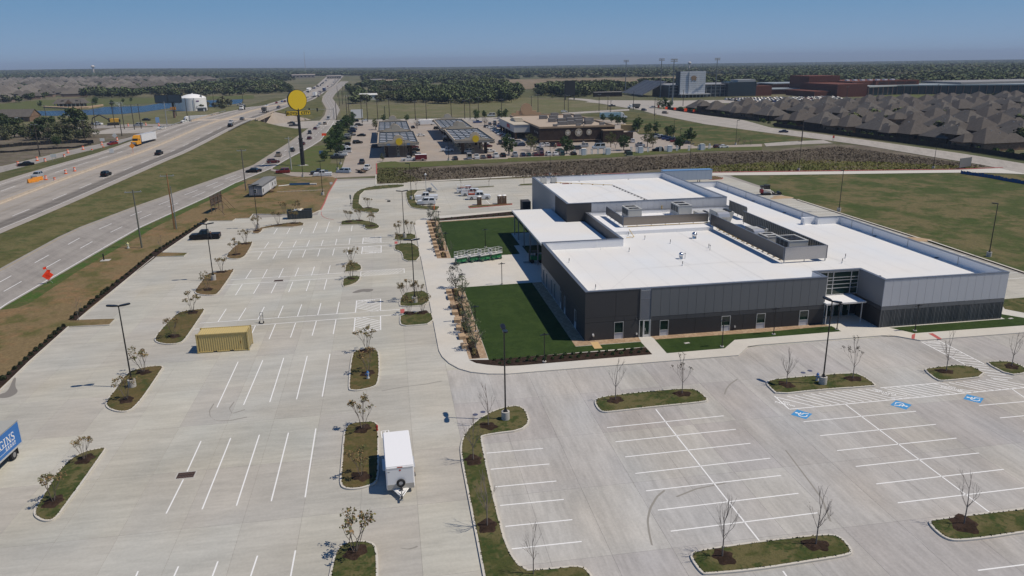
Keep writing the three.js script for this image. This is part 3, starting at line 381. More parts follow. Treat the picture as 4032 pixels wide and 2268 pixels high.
function lineStrip(l,t,w,y,mat,dash,parent){// painted line at share t of a road
  const n=l.length - 1;let s=0;for(let i=0;i<n;i++){const a=l[i],b=l[i+1],L=Math.hypot(b[0] - a[0],b[1] - a[1]);s+=L;if(dash&&Math.floor(s/dash)% 2)continue;if(a[1]<-1300)break;const nx=-(b[1] - a[1])/L*w/2,nz=(b[0] - a[0])/L*w/2;const g=poly([[a[0]+nx,a[1]+nz],[b[0]+nx,b[1]+nz],[b[0] - nx,b[1] - nz],[a[0] - nx,a[1] - nz]],0),q=g.attributes.position;for(let k=0;k<q.count;k++)q.setY(k,y(q.getZ(k)));obj(dash?'lane_dash':'edge_line',g,mat,parent);}
}
function longLine(l,w,y,mat,parent,name='edge_line'){const o=l.map((p,i)=>{const a=l[Math.max(0,i - 1)],b=l[Math.min(l.length - 1,i+1)],dx=b[0] - a[0],dz=b[1] - a[1],L=Math.hypot(dx,dz);return [p[0] - dz/L*w,p[1]+dx/L*w];});obj(name,ribbon(l,o,y,y,l.length - 1),mat,parent);}
const rm=structG('road_markings'),hyL=(z)=>hy(z)+.03;
for(const [t,mt] of [[.07,paintW],[.36,paintY],[.62,paintY],[.92,paintW]])longLine(lerpL(t),mt===paintY?.1:.15,hyL,mt,rm);
for(const t of [.20,.76]){const l=resample(lerpL(t),560);lineStrip(l,0,.2,hyL,paintW,8.6,rm);}
const rsF=(t,n)=>{const a=resample(frontL,n),b=resample(frontRR,n);return a.map((q,i)=>[q[0]+(b[i][0] - q[0])*t,q[1]+(b[i][1] - q[1])*t]);};
longLine(rsF(.06,220),.18,.053,paintY,rm);longLine(rsF(.945,220).slice(0,60),.18,.053,paintW,rm);
for(const t of [.36,.64])lineStrip(rsF(t,520).slice(10),0,.16,()=>.053,paintW,7.5,rm);
// concrete median barrier, guard rails
const barrierM=TM(concreteTex([.47,.40,.32],2,2,6,.8),.9);
function barrier(label,l,y,h=.82){const b=thing('concrete_barrier',label,'barrier');const L=resample(l,Math.round(l.length>50?90:30));for(let i=0;i<L.length - 1;i++){const a=L[i],c=L[i+1],dx=c[0] - a[0],dz=c[1] - a[1],len=Math.hypot(dx,dz),an=Math.atan2(-dz,dx);const sh=new THREE.Shape(V2([[-.3,0],[.3,0],[.3,.12],[.14,.35],[.09,h],[-.09,h],[-.14,.35],[-.3,.12]]));const g=new THREE.ExtrudeGeometry(sh,{depth:len - .03,bevelEnabled:false});g.rotateY(PI/2);const ya=y(a[1]),yc=y(c[1]),q=g.attributes.position;for(let k=0;k<q.count;k++)q.setY(k,q.getY(k)+ya+(yc - ya)*q.getX(k)/len);g.rotateY(an);g.translate(a[0],0,a[1]);g.computeVertexNormals();obj('barrier_segment',g,barrierM,b);}return b;}
barrier('long pale concrete median barrier down the middle of the highway',lerpL(.50).filter((p)=>p[1]>-900),(z)=>hy(z)+.02);
function guardRail(label,l,y){const g=thing('guard_rail',label,'guard rail');const L=resample(l,34);for(let i=0;i<L.length;i++){obj('post',tube([L[i][0],y(L[i][1])- .1,L[i][1]],[L[i][0],y(L[i][1])+.75,L[i][1]],.08),wood,g);if(i){const a=L[i - 1],b=L[i];obj('rail',[tube([a[0],y(a[1])+.62,a[1]],[b[0],y(b[1])+.62,b[1]],.1,4),tube([a[0],y(a[1])+.5,a[1]],[b[0],y(b[1])+.5,b[1]],.1,4)],galv,g);}}return g;}
guardRail('long grey guard rail on the far shoulder behind the yellow truck',lerpL(1.02).filter((p)=>p[1]<-330&&p[1]>-520),(z)=>hy(z));
guardRail('short grey guard rail on the near shoulder before the overpass',lerpL(-.03).filter((p)=>p[1]<-375&&p[1]>-425),(z)=>hy(z));
// embankments
const slopeFoot=frontL.slice(0,6).concat([[-44.5,-425]]);
struct('grass_embankment',ribbon(A_.filter((p)=>p[1]<-60&&p[1]>-438),resample([[-69.88,-92.75]].concat([[-70.37,-143.52],[-70.5,-175.2],[-65.6,-203.6],[-59.2,-232.4],[-48.5,-281.2]],[[-45.2,-365.2],[-43.8,-433]],[[-55,-446]]),40),(z)=>hy(z)- .02,.03,120,6),T.slope);
const lf=[[-134.6,-268.5],[-133.4,-285.6],[-129.3,-341.2],[-124.6,-380.1],[-123.3,-440.2],[-112.5,-573.2]];
struct('grass_embankment',ribbon(B_.filter((p)=>p[1]<-60&&p[1]>-500),resample([[-150,-60],[-137,-180]].concat(lf.slice(1,5),[[-121,-500]]),40),(z)=>hy(z)- .02,.02,90,5),T.slope);
struct('grass_embankment',ribbon(A_.filter((p)=>p[1]<-494&&p[1]>-860),resample([[-49,-515],[-44,-545],[-48.5,-632],[-62,-770],[-66,-860]],30),(z)=>hy(z)- .02,.02,60,5),T.slope);
struct('grass_embankment',ribbon(B_.filter((p)=>p[1]<-494&&p[1]>-860),resample([[-125,-505],[-122,-600],[-118,-860]],30),(z)=>hy(z)- .02,.02,60,5),T.slope);
// far abutment of the overpass: pale concrete slope paving, bridge edge beams and columns
{const b=thing('overpass','highway overpass with pale concrete abutment slope beside the tall sign','overpass');
  const abut=[[-68.6,6.1,-490],[-101,6.1,-490],[-103,.02,-478],[-72,.02,-478],[-48,.04,-510],[-72,5.2,-540],[-58,.03,-498]];
  obj('abutment_slope',tri([...abut[0],...abut[1],...abut[2],...abut[3]],[0,1,2,0,2,3]).toNonIndexed(),barrierM,b);
  const sl=tri([...abut[0],...abut[3],...abut[6],...abut[4],...abut[5]],[0,1,2,0,2,3,0,3,4]).toNonIndexed();sl.computeVertexNormals();obj('abutment_slope',sl,T.stationConc,b);
  obj('deck',bx(-103,-69.5,4.9,6.05,-492,-436),barrierM,b);
  for(let k=0;k<4;k++)for(const z of [-472,-456])obj('column',cyl(.6,.6,4.9,-72 - k*8.5,0,z,14),barrierM,b);
  obj('edge_rail',[bx(-69.9,-69.5,6,6.95,-500,-430)],barrierM,b);obj('edge_rail',bx(-103,-102.6,6,6.95,-500,-430),barrierM,b);
}
// streets
road('cross_street',[[-160,-440],[-60,-446],[-43,-441],[-31,-462],[20,-461],[110,-457]].concat([[119.4,-500.7],[169.7,-522.4]]),[[-160,-480],[-73,-487],[-48,-500],[-33,-500],[20,-495],[110,-487]].concat([[120.8,-518.1],[175.5,-540.5]]),.05,T.street,60);
road('side_street',[[188.2,-193],[191.3,-215.8],[190.4,-237.5],[189.9,-280.2],[187.1,-302.9],[180.4,-338.9]].concat([[172.4,-396.7],[173.3,-443],[174.4,-484.7],[179.1,-526.9],[177.6,-559],[174.4,-670.8],[167.6,-703.2]]),[[205.8,-211.9],[206.9,-243.3],[203.4,-296.5],[195,-367]].concat([[204.4,-415.2],[199.7,-460.3],[198.3,-519.1],[195.9,-551.4],[191.7,-588.1],[186.2,-694.4],[176.5,-724.1]]),.05,T.street,60);
road('driveway',[[-40,-265.7],[-30.7,-249.2],[-16.9,-242.3]],[[-40.9,-272.3],[-32.7,-261.3],[-16.3,-253.9]],.04,T.stationConc,10);
road('driveway',[[4,-226.5],[44,-230.5]].concat([[114.5,-214.2],[171.7,-204.7],[182.9,-200.9],[189.9,-194.8]]),[[4,-228],[44,-233]].concat([[117.5,-220],[175.9,-209.9],[191.8,-209.8],[203.3,-209.1]]),.035,T.walk,30);
road('driveway',[[151.5,-287],[167.8,-289.9],[183,-290.2]],[[156,-297.5],[169.9,-301.7],[186.3,-303.1]],.045,T.street,10);
road('access_lane',[[-149,-298.7],[-141.3,-303.4],[-136.6,-361.2],[-130.1,-411.2],[-130.9,-468.8],[-140,-489.7],[-165.2,-483.7],[-182.4,-479.1]],[[-134.6,-268.5],[-132.2,-282.8],[-127.9,-337.2],[-123,-375.2],[-125,-466.8],[-122.8,-503.2],[-173,-512.7],[-188.3,-495.1]],.045,T.front,60);
struct('station_pavement',prism([[-17,-242.8],[-16.3,-265.7],[-16.8,-341.2],[-18.1,-424.5],[-18.5,-465.3],[-5.7,-466.2],[21.3,-475.2],[77.6,-490.1]].concat([[77.6,-490.1],[115.9,-459.7],[137.9,-439.1],[119.2,-350.7],[125.8,-348.6],[126.9,-308.4],[124.8,-295.7],[154.3,-296],[149.6,-286.8],[126.1,-288.9],[104.2,-285.6],[82.8,-281.4],[65.4,-278.3],[43.8,-278.1]],[[43.4,-275.5],[3.8,-275.9],[2.1,-278.1],[-2.9,-278.3],[-4.4,-275.3],[-4.2,-243.8]]),-.05,.02),T.stationConc);
// lawns and fields
struct('station_lawn',prism([[-39.8,-269.4],[-37.3,-296.2],[-32.7,-339.8],[-27.3,-346.5],[-25,-343.7],[-21.8,-305.3],[-21.3,-280.5],[-16.3,-275.8],[-16.4,-265.7],[-16.7,-254.9],[-20.2,-254.4],[-32.8,-260.2]],-.05,.13),T.stationLawn);
struct('station_lawn',prism([[-30.9,-366],[-31.6,-450.1],[-30,-462.1],[-24.8,-462.4],[-19.8,-456.2],[-21.9,-397.7],[-22.4,-370.7],[-22.4,-356.5],[-28.5,-363]],-.05,.13),T.stationLawn);
struct('station_lawn',prism([[-4.1,-275.3],[-2.9,-278.3],[2.1,-278.7],[3.8,-275.6],[43.4,-275.2]].concat([[43.8,-277.8],[65.3,-278],[82.8,-281.1],[104.1,-285.2],[126,-288.6],[149.6,-286.8],[143.4,-274.8],[121.4,-277.8],[79.2,-268.8],[41.9,-266]],[[42,-266.5],[10.9,-260.9],[-3.9,-262.3]]),-.05,.1),T.stationLawn);
flat('dry_field',[[-4.1,-265],[10.9,-261.4],[42.1,-267.3]].concat([[42,-266.5],[79.3,-269.3],[121.6,-278.4],[143.8,-275.4]],[[146.4,-274],[181.5,-287.8],[189,-278.9],[189.5,-236.3],[190.2,-212.4],[189.2,-209.2],[169.8,-210.9],[118.7,-221.1]],[[44,-234],[4,-228.5],[-3.6,-226]]),.02,T.dry);
flat('green_field',[[101.37,-173.53],[101.9,-129.75],[102.42,-127.03],[101.87,-103.3],[102.06,-97.31],[172.25,-163.81],[188.3,-193.2],[171.1,-204],[114.7,-213.3],[100.6,-189.6]],.05,T.field);
struct('field_kerb',ribbon([[100.92,-173.21],[101.79,-129.6],[102.31,-126.88],[101.72,-100.7]],[[101.48,-173.5],[102.23,-129.77],[102.75,-127.04],[102.2,-100.83]],.16,.16,20),T.kerb);
struct('red_kerb_line',ribbon([[44,-233]].concat([[117.5,-220],[175.9,-209.9],[191.8,-209.8]]),[[44,-233.5]].concat([[118,-221],[176.6,-210.9],[192.8,-210.7]]),.15,.15,20),redPaint);
flat('store_field',[[139.1,-442.8],[172.4,-440.8],[171.1,-393.7],[182.3,-351]].concat([[179.6,-337.6],[186.3,-303.1],[157.4,-295.1]],[[155.2,-297.8],[125.2,-296.8],[127.4,-309.5],[126.7,-350.9],[120.8,-355.5]]),.012,T.field);
flat('store_field',[[125.2,-488.5],[166.1,-518.1],[171.9,-477.6],[172.5,-447.6],[141.4,-450.4]],.012,T.slope);
flat('pasture',[[-29.9,-513],[78.6,-496.3]].concat([[82.4,-520.1],[122.2,-524.2],[172.9,-544.1],[171.4,-659.3],[122.1,-768.8]],[[111.2,-700.2],[47.5,-666.7],[-28.6,-686.8],[-34.9,-613.4]]),.0,T.pasture);
flat('pasture',[[-205.2,-426.7],[-212,-462.8],[-213.7,-503.7],[-142.4,-490.6],[-125,-466.8],[-130.4,-413.9],[-138.7,-367.1],[-142.7,-306.6],[-144.8,-289.9]],.0,T.dry);
flat('pasture',[[-289.4,-607.9],[-286.1,-629.8],[-242,-622.1],[-180.8,-627.5],[-173.4,-669.4],[-143.2,-693.1],[-121.1,-707.1],[-120.5,-648],[-123.8,-507.6],[-143.6,-494.8],[-217.3,-512.3],[-225.6,-493.4]],.01,T.pasture);
flat('building_site',[[162.7,-1513.6],[338.2,-1503.9],[473.3,-1482.6],[581.8,-1487.7],[448.7,-1138.2],[342.6,-1072.2],[293.2,-1106.1],[214.8,-1015.1],[163.2,-948.6],[121.3,-1010.9]],.4,T.dirt);
flat('stadium_parking',[[169.7,-645.9],[192.1,-672],[248.2,-636.5],[320.2,-620.9]].concat([[322.4,-610.8],[371.7,-587.6],[408.9,-570.2],[383.1,-533.8],[330.7,-535],[298,-564.1]],[[295.7,-572.8],[255.6,-590.7],[215.8,-543],[185.1,-565.3],[180,-600.7]]),.03,T.street);
flat('school_lawn',[[367.5,-580.9],[419.2,-621.3],[461.2,-665.8],[498.1,-646.4],[489.7,-586.4],[433.5,-550.2],[393.2,-544.5]],.06,T.stationLawn);
// pond
{const w=new THREE.MeshStandardMaterial({color:new THREE.Color().setRGB(.012,.03,.06),roughness:.22});const t=layers([[120,260,1],[300,600,1]]);const b=tex(512,30,(u,v)=>{const k=t(u,v);return [k,k,k];});b.colorSpace=THREE.NoColorSpace;w.bumpMap=b;w.bumpScale=.25;w.side=THREE.DoubleSide;
  struct('pond',poly([[-360.7,-727.9],[-322.9,-712.9],[-278.4,-697.9],[-249.4,-703],[-251,-746.1],[-219,-748.9],[-216.8,-801.6],[-200.6,-834.6],[-173.4,-843.5],[-147.7,-849.3],[-135.3,-765.2],[-149.4,-703.3],[-181.2,-716.7],[-185.3,-685.5],[-189.9,-647],[-198.9,-628.5],[-242,-622.1],[-297,-654.4],[-324.3,-653.1]],.04),w);}
flat('pond_bank',[[-447,-925.8],[-387.2,-857.8],[-384.1,-942.4],[-267.1,-935.8],[-154.7,-961.1],[-137.8,-853.8],[-177.4,-863.5],[-221.5,-819.5],[-257.3,-765.3],[-254,-716.5],[-327.5,-723.1],[-365.8,-738.5]],.02,T.stationLawn);

// ================================================================ THE MAIN BUILDING
const charcoal=M(.036,.034,.034,.72),charcoal2=M(.046,.045,.046,.7),panelGrey=M(.135,.142,.148,.55),bandGrey=M(.062,.063,.066,.6),panelLight=M(.50,.51,.53,.5),panelMid=M(.20,.205,.215,.5),northGrey=M(.30,.315,.335,.5),ribGrey=M(.12,.128,.132,.5,{metalness:.3}),copingM=M(.17,.185,.215,.4,{metalness:.4}),membrane=M(.78,.785,.79,.7),alu=M(.62,.63,.64,.35,{metalness:.5}),winGlass=M(.012,.030,.024,.06),coreDark=M(.02,.02,.022,.9),screenM=M(.20,.20,.205,.38,{metalness:.65}),screenDark=M(.085,.085,.088,.5,{metalness:.3});
const bld=thing('office_building','large low flat-roofed building with dark panelled walls and white roof','building');
const RY=5.4,PH=6.7;
const foot=[[23.3,-87],[56.2,-87],[56.2,-89.7],[62.6,-89.7],[62.6,-84.2],[80.8,-84.2],[80.8,-123],[76.4,-123],[76.4,-166.4],[65,-166.4],[65,-137],[36.4,-137],[36.4,-114.6],[23.3,-114.6]];
const nfoot=[[32.8,-137],[65,-137],[65,-172.3],[32.8,-172.3]];
const inF=inset(foot,.1),inN=inset(nfoot,.1);
obj('wall_core',wall(inset(foot,.45),.1,RY),coreDark,bld);
obj('wall_core',wall(inset(nfoot,.3),.1,7.2),coreDark,bld);
function ring(o,i,y0,y1){const k=[];for(let a=0;a<o.length;a++){const b=(a+1)% o.length;k.push(poly([o[a],o[b],i[b],i[a]],y1));}return [wall(o,y0,y1),wall(i,y0,y1),...k];}
const roofMain=part(bld,'roof');
obj('roof_membrane',poly(inset(foot,.3),RY),T.roof,roofMain);
obj('roof_membrane',poly(inset(nfoot,.3),7.2),T.roof,roofMain);
obj('parapet',ring(inset(foot,.1),inset(foot,.4),RY - .1,PH - .06),membrane,roofMain);
obj('parapet',ring(inset(nfoot,.1),inset(nfoot,.4),7.1,8.44),membrane,roofMain);
obj('coping',ring(inset(foot,-.04),inset(foot,.44),PH - .06,PH+.02),copingM,roofMain);
obj('coping',ring(inset(nfoot,-.04),inset(nfoot,.44),8.44,8.52),copingM,roofMain);
obj('parapet_return',bx(73.4,76.7,RY,6.6,-123.9,-123.55),membrane,roofMain);obj('parapet_return',bx(73.4,73.75,RY,6.6,-123.55,-122.9),membrane,roofMain);
// facade pieces: ax = fixed axis of the face, pos its plane, dir outward
function face(ax,pos,dir,a0,a1,y0,y1,mat,th=.1,name='wall_panel'){const g=ax==='z'?bx(a0,a1,y0,y1,pos - dir*th,pos):bx(pos - dir*th,pos,y0,y1,a0,a1);return obj(name,g,mat,bld);}
function row(ax,pos,dir,a0,a1,y0,y1,n,mat,gap=.014){const w=(a1 - a0)/n;for(let k=0;k<n;k++)face(ax,pos,dir,a0+k*w+gap,a0+(k+1)*w - gap,y0+gap,y1 - gap,mat);}
function windowUnit(ax,pos,dir,a0,a1,y0,ysp,y1,spandrel=panelLight){// framed pane over a pale spandrel
  const w=part(bld,'window'),f=.06,B=(p0,p1,q0,q1,d0,d1,m,n)=>obj(n,ax==='z'?bx(p0,p1,q0,q1,pos+dir*d0,pos+dir*d1):bx(pos+dir*d0,pos+dir*d1,q0,q1,p0,p1),m,w);
  B(a0,a0+f,y0,y1,-.12,.025,alu,'frame');B(a1 - f,a1,y0,y1,-.12,.025,alu,'frame');B(a0+f,a1 - f,y1 - f,y1,-.12,.025,alu,'frame');B(a0+f,a1 - f,y0,y0+f,-.12,.025,alu,'frame');if(ysp>y0){B(a0+f,a1 - f,ysp - f,ysp,-.12,.025,alu,'frame');B(a0+f,a1 - f,y0+f,ysp - f,-.1,-.02,spandrel,'spandrel');}
  B(a0+f,a1 - f,Math.max(ysp,y0+f),y1 - f,-.09,-.06,winGlass,'pane');
}
// --- south front, charcoal corner bay
const Z0=-87;
face('z',Z0,1,23.3,27.28,3.2,PH - .06,charcoal2);face('z',Z0,1,27.31,30.44,3.2,PH - .06,charcoal2);
face('z',Z0,1,23.3,27.1,2.56,3.18,charcoal2);face('z',Z0,1,27.13,28.4,2.56,3.18,charcoal2);face('z',Z0,1,28.43,30.44,2.56,3.18,charcoal2);
face('z',Z0,1,23.3,27.1,.1,2.53,charcoal2);face('z',Z0,1,28.43,30.44,.1,2.53,charcoal2);face('z',Z0,1,27.1,28.43,2.46,2.54,charcoal2);
windowUnit('z',Z0,1,27.15,28.38,.13,.97,2.44);
// louvre over the side door
{const l=part(bld,'louvre');obj('frame',[bx(30.46,30.54,2.5,6.6,-87.1,-86.9),bx(31.94,32.02,2.5,6.6,-87.1,-86.9)],panelGrey,l);for(let k=0;k<28;k++){const g=new THREE.BoxGeometry(1.4,.1,.05);g.rotateX(-.5);g.translate(31.24,2.6+k*.142,-86.98);obj('slat',g,panelMid,l);}}
{const d=part(bld,'door');obj('frame',[bx(30.46,30.54,.13,2.48,-87.1,-86.95),bx(31.95,32.02,.13,2.48,-87.1,-86.95),bx(30.54,31.95,2.4,2.48,-87.1,-86.95),bx(30.98,31.08,.13,2.4,-87.1,-86.95)],alu,d);obj('sidelight',bx(30.54,30.98,.2,2.4,-87.08,-87.05),winGlass,d);obj('pane',bx(31.2,31.8,.45,2.3,-87.06,-87.02),winGlass,d);obj('leaf',[bx(31.08,31.2,.15,2.4,-87.06,-87),bx(31.8,31.94,.15,2.4,-87.06,-87),bx(31.2,31.8,.15,.45,-87.06,-87),bx(31.2,31.8,2.3,2.4,-87.06,-87)],alu,d);obj('handle',bx(31.24,31.3,1,1.35,-87,-86.94),alu,d);}
// --- south front, long grey run
row('z',Z0,1,32.04,56.2,2.82,PH - .06,20,panelGrey);row('z',Z0,1,32.04,56.2,2.25,2.8,10,bandGrey);
{const W=[[33.25,34.45],[41.7,42.95],[46.6,47.85],[52.7,54.0]];let x=32.04;for(const [a,b] of W){const m=(x+a)/2;if(a - x>3){face('z',Z0,1,x,m - .014,.1,2.23,charcoal);face('z',Z0,1,m+.014,a,.1,2.23,charcoal);}else face('z',Z0,1,x,a,.1,2.23,charcoal);windowUnit('z',Z0,1,a,b,.13,.92,2.23);x=b;}face('z',Z0,1,x,56.2,.1,2.23,charcoal);}
for(const x of [24.4,30.15,43.6]){const v=part(bld,'wall_light');obj('box',bx(x - .1,x+.1,x<25?.7:.55,x<25?.95:.78,Z0,Z0+.14),alu,v);}
obj('wall_light',bx(30,30.14,2.6,2.78,Z0,Z0+.2),bandGrey,bld);
{const s=obj('conduit_outlet',cyl(.13,.13,.18,0,0,0,14),white,bld);s.rotation.x=PI/2;s.position.set(24.35,.95,Z0+.02);}
// --- recessed entrance
face('x',56.2,1,-89.7,-87.1,.1,PH - .06,panelMid); 
row('x',62.6,-1,-89.7,-84.3,3.04,PH - .06,1,panelMid);row('x',62.6,-1,-89.7,-84.3,2.5,3.02,1,bandGrey);row('x',62.6,-1,-89.7,-84.3,.1,2.48,1,charcoal);
{const c=part(bld,'curtain_wall'),xs=[56.3,57.9,58.75,61.4,62.5],ys=[3.3,4.2,4.75,5.3,5.7,6.5];for(let i=0;i<4;i++)for(let j=0;j<5;j++)obj('pane',bx(xs[i]+.04,xs[i+1] - .04,ys[j]+.04,ys[j+1] - .04,-89.72,-89.68),winGlass,c);for(const x of xs)obj('mullion',bx(x - .04,x+.04,3.3,6.55,-89.78,-89.6),alu,c);for(const y of ys)obj('transom',bx(56.26,62.54,y - .035,y+.035,-89.77,-89.61),alu,c);obj('fascia',bx(56.2,62.6,6.53,6.66,-89.8,-89.6),panelMid,c);
  obj('lintel',bx(56.26,62.54,2.5,3.26,-89.8,-89.6),charcoal,c);}
for(const x of [57.2,58.5,59.8,61.1]){const d=part(bld,'entrance_door');obj('frame',[bx(x - .6,x - .5,.13,2.5,-89.8,-89.58),bx(x+.5,x+.6,.13,2.5,-89.8,-89.58),bx(x - .5,x+.5,2.4,2.5,-89.8,-89.58)],alu,d);obj('pane',bx(x - .5,x+.5,.15,2.4,-89.74,-89.7),winGlass,d);obj('handle',bx(x+.3,x+.35,.9,1.5,-89.7,-89.62),alu,d);}
{const c=part(bld,'entrance_canopy');obj('canopy_roof',bx(56.0,61.7,3.06,3.22,-89.55,-86.3),membrane,c);obj('gutter',bx(55.95,61.75,3.0,3.2,-86.3,-86.2),alu,c);for(const x of [56.3,61.4])obj('post',bx(x - .05,x+.05,.13,3.05,-86.6,-86.5),alu,c);}
// --- south front of the east block
const Z1=-84.2;row('z',Z1,1,62.6,80.8,3.04,PH - .06,15,panelLight);row('z',Z1,1,62.6,80.8,2.49,3.02,8,bandGrey.clone?M(.135,.14,.145,.5):bandGrey);face('z',Z1 - .06,1,62.6,80.8,.1,2.47,ribGrey,.04);
{const rr=rngOf(8),mats=[M(.11,.118,.122,.5,{metalness:.3}),M(.145,.152,.158,.45,{metalness:.3}),M(.085,.095,.10,.5,{metalness:.3})];for(let k=0;k<90;k++){const x=62.62+k*.202,w=.08+.06*rr();obj('siding_rib',bx(x,x+w,.1,2.47,Z1 - .06,Z1+.01),mats[Math.floor(rr()*3)],bld);}}
// --- east sides, north side, west side
row('x',80.8,1,-123,-84.2,3.04,PH - .06,32,panelLight);row('x',80.8,1,-123,-84.2,.1,3.02,16,ribGrey);face('x',76.4,1,-166.4,-123.05,.1,PH - .06,panelLight);face('z',-123,-1,76.4,80.8,.1,PH - .06,panelLight);face('z',-166.4,-1,65,76.4,.1,PH - .06,panelLight);
row('z',-114.6,-1,23.4,36.4,.1,PH - .06,6,charcoal);row('x',36.4,-1,-137,-114.6,.1,PH - .06,9,M(.075,.073,.072,.6));
// west wall: charcoal with a recessed paler strip and tall windows
{const X=23.3;face('x',X,-1,-114.6,-87.1,3.25,PH - .06,charcoal);const W=[[-113.4,-112.5],[-111.1,-110.2],[-107.4,-106.5],[-105.4,-104.5],[-101.2,-100.4],[-98.6,-97.8],[-92.6,-91.6]];let z=-114.6;for(const [a,b] of W){face('x',X,-1,z,a,.1,3.23,z<-103.6?panelMid:charcoal);face('x',X,-1,a,b,2.7,3.23,a<-103.6?panelMid:charcoal);windowUnit('x',X,-1,a,b,.13,a<-103.6?.2:.95,2.7);z=b;}face('x',X,-1,z,-87.1,.1,3.23,charcoal);}
// north block walls
row('z',-137,1,37.6,65,RY,8.44,22,panelLight);face('z',-137,1,32.8,37.58,.1,8.44,charcoal2);row('x',65,1,-172.3,-137.1,RY - .3,8.44,26,northGrey);
row('x',32.8,-1,-172.3,-147.4,.1,8.44,1,northGrey);face('x',32.8,-1,-147.38,-137.1,.1,8.44,charcoal);face('z',-172.3,-1,32.9,65,.1,8.44,northGrey);
obj('porch_wall',bx(30.6,32.6,.1,2.6,-176.2,-173),charcoal,bld);
// covered terrace on the west
{const c=part(bld,'terrace_canopy'),H=5.0;obj('canopy_roof',prism([[24.5,-150.8],[32.6,-150.8],[32.6,-136.8],[36.2,-136.8],[36.2,-122],[35.2,-114.9],[24.5,-114.9]],H - .22,H),T.roof,c);obj('gutter',[bx(24.38,24.5,H - .28,H+.04,-150.9,-114.9),bx(24.5,32.6,H - .28,H+.03,-150.92,-150.8)],alu,c);for(const z of [-149.5,-144.8,-138.5,-132.2,-125,-117.5]){obj('post',bx(24.66,24.84,.13,H - .22,z - .09,z+.09),panelMid,c);obj('beam',bx(24.6,36,H - .45,H - .22,z - .12,z+.12),panelMid,c);}for(const z of [-147,-128,-118])obj('soffit_light',bx(29,29.4,H - .3,H - .22,z,z+.4),alu,c);}
// raised mechanical deck, roof seams, pipes
obj('deck_riser',bx(36.8,55.9,RY,6.0,-136.9,-122.4),membrane,roofMain);
const seamM=M(.55,.55,.54,.8),pipeW=M(.75,.75,.73,.6),pipeY=M(.55,.36,.05,.5),pipeDark=M(.03,.03,.035,.5),chrome=M(.6,.61,.63,.15,{metalness:.95});
function seam(pts,y,w=.06){for(let i=0;i<pts.length - 1;i++){const [a,b]=pts[i],[c,d]=pts[i+1],L=Math.hypot(c - a,d - b),nx=-(d - b)/L*w/2,nz=(c - a)/L*w/2;obj('membrane_seam',poly([[a+nx,b+nz],[c+nx,d+nz],[c - nx,d - nz],[a - nx,b - nz]],y+.012),seamM,roofMain);}}
seam([[27.7,-91.2],[34.3,-100.5],[49.5,-101.5],[53.7,-100]],RY);seam([[49.3,-122],[49.8,-88]],RY);seam([[42.5,-104.2],[42.9,-101.1]],RY,.04);seam([[35.8,-144.4],[47.1,-155.8],[45.1,-171.5]],7.2);seam([[47.1,-155.8],[52.5,-155.8],[52.4,-160.3],[46.9,-160.3]],7.2);seam([[66,-98],[63,-104]],RY);
for(let k=0;k<9;k++)seam([[24+k*3.05,-87.6],[24+k*3.05,-114]],RY - .006,.03);for(let k=0;k<6;k++)seam([[59+k*3.05,-90.5],[59+k*3.05,-122]],RY - .006,.03);for(let k=0;k<10;k++)seam([[34.5+k*3.05,-137.6],[34.5+k*3.05,-171.6]],7.2 - .006,.03);
for(const [x,z] of [[25.8,-106.1],[26,-92],[36.6,-110.5],[41.8,-118.1],[44.9,-114.4],[41.6,-100.8],[49.8,-110.3],[67,-99.8],[64.9,-97.3],[39.9,-121.2],[37,-139.6]]){const v=part(bld,'roof_pipe'),y=z<-137?7.2:RY;obj('boot',new THREE.CylinderGeometry(.06,.14,.3,10).translate(x,y+.15,z),pipeW,v);obj('pipe',cyl(.05,.05,.42,x,y+.28,z,8),pipeDark,v);}
for(const [x,z,s] of [[50.2,-117.2,1.15],[42.9,-104.7,.95]]){const v=part(bld,'roof_turbine');obj('collar',cyl(.36*s,.3*s,.35,x,RY,z,16),chrome,v);const g=new THREE.SphereGeometry(.38*s,14,10);g.scale(1,1.05,1);g.translate(x,RY+.66,z);obj('ventilator',g,chrome,v);}
for(const [x,z] of [[43.5,-104.6],[49.3,-108.7]]){const v=part(bld,'roof_pipe');obj('pipe',[cyl(.05,.04,.8,x,RY,z,8),box(.18,.12,.18,x,RY+.78,z)],galv,v);}
obj('conduit',[tube([32.3,RY,-113.6],[32.3,6.5,-114.1],.03),tube([32.6,RY,-112.8],[32.6,RY+.5,-112.8],.04)],pipeW,bld);
{const p=part(bld,'gas_pipe');const pts=[[37.5,-170.4],[49.6,-163.3],[50.9,-143.9],[51.6,-137.6]];for(let i=0;i<3;i++)obj('pipe',tube([pts[i][0],7.38,pts[i][1]],[pts[i+1][0],7.38,pts[i+1][1]],.05),i?pipeDark:pipeY,p);obj('riser',tube([51.6,7.38,-136.8],[51.6,5.6,-136.8],.09),pipeY,p);for(let k=0;k<12;k++)obj('support_block',box(.35,.12,.18,49.6+k*.11,7.2,-162+k*1.75),pipeDark,p);for(let k=0;k<5;k++)obj('support_block',box(.3,.12,.2,39+k*2.2,7.2,-169.5+k*1.3),M(.35,.2,.06),p);}
{const p=part(bld,'gas_pipe');obj('pipe',[tube([57,RY+.22,-100],[56.8,RY+.22,-123],.05),tube([41,6.2,-125.2],[56,6.2,-125],.05),tube([39,RY+.2,-119.5],[40.4,RY+.2,-119.6],.05),tube([40.4,RY+.2,-119.6],[40.4,6.3,-122.4],.05)],pipeY,p);for(let k=0;k<13;k++)obj('support_block',box(.5,.13,.16,57.1,RY,-101 - k*1.75),wood,p);}
for(const [x,z] of [[66,-90],[44,-172],[56,-172]])obj('overflow_drain',cyl(.16,.16,.06,x,z<-137?7.2:RY,z<-137?-171.5:z,12),pipeDark,bld);
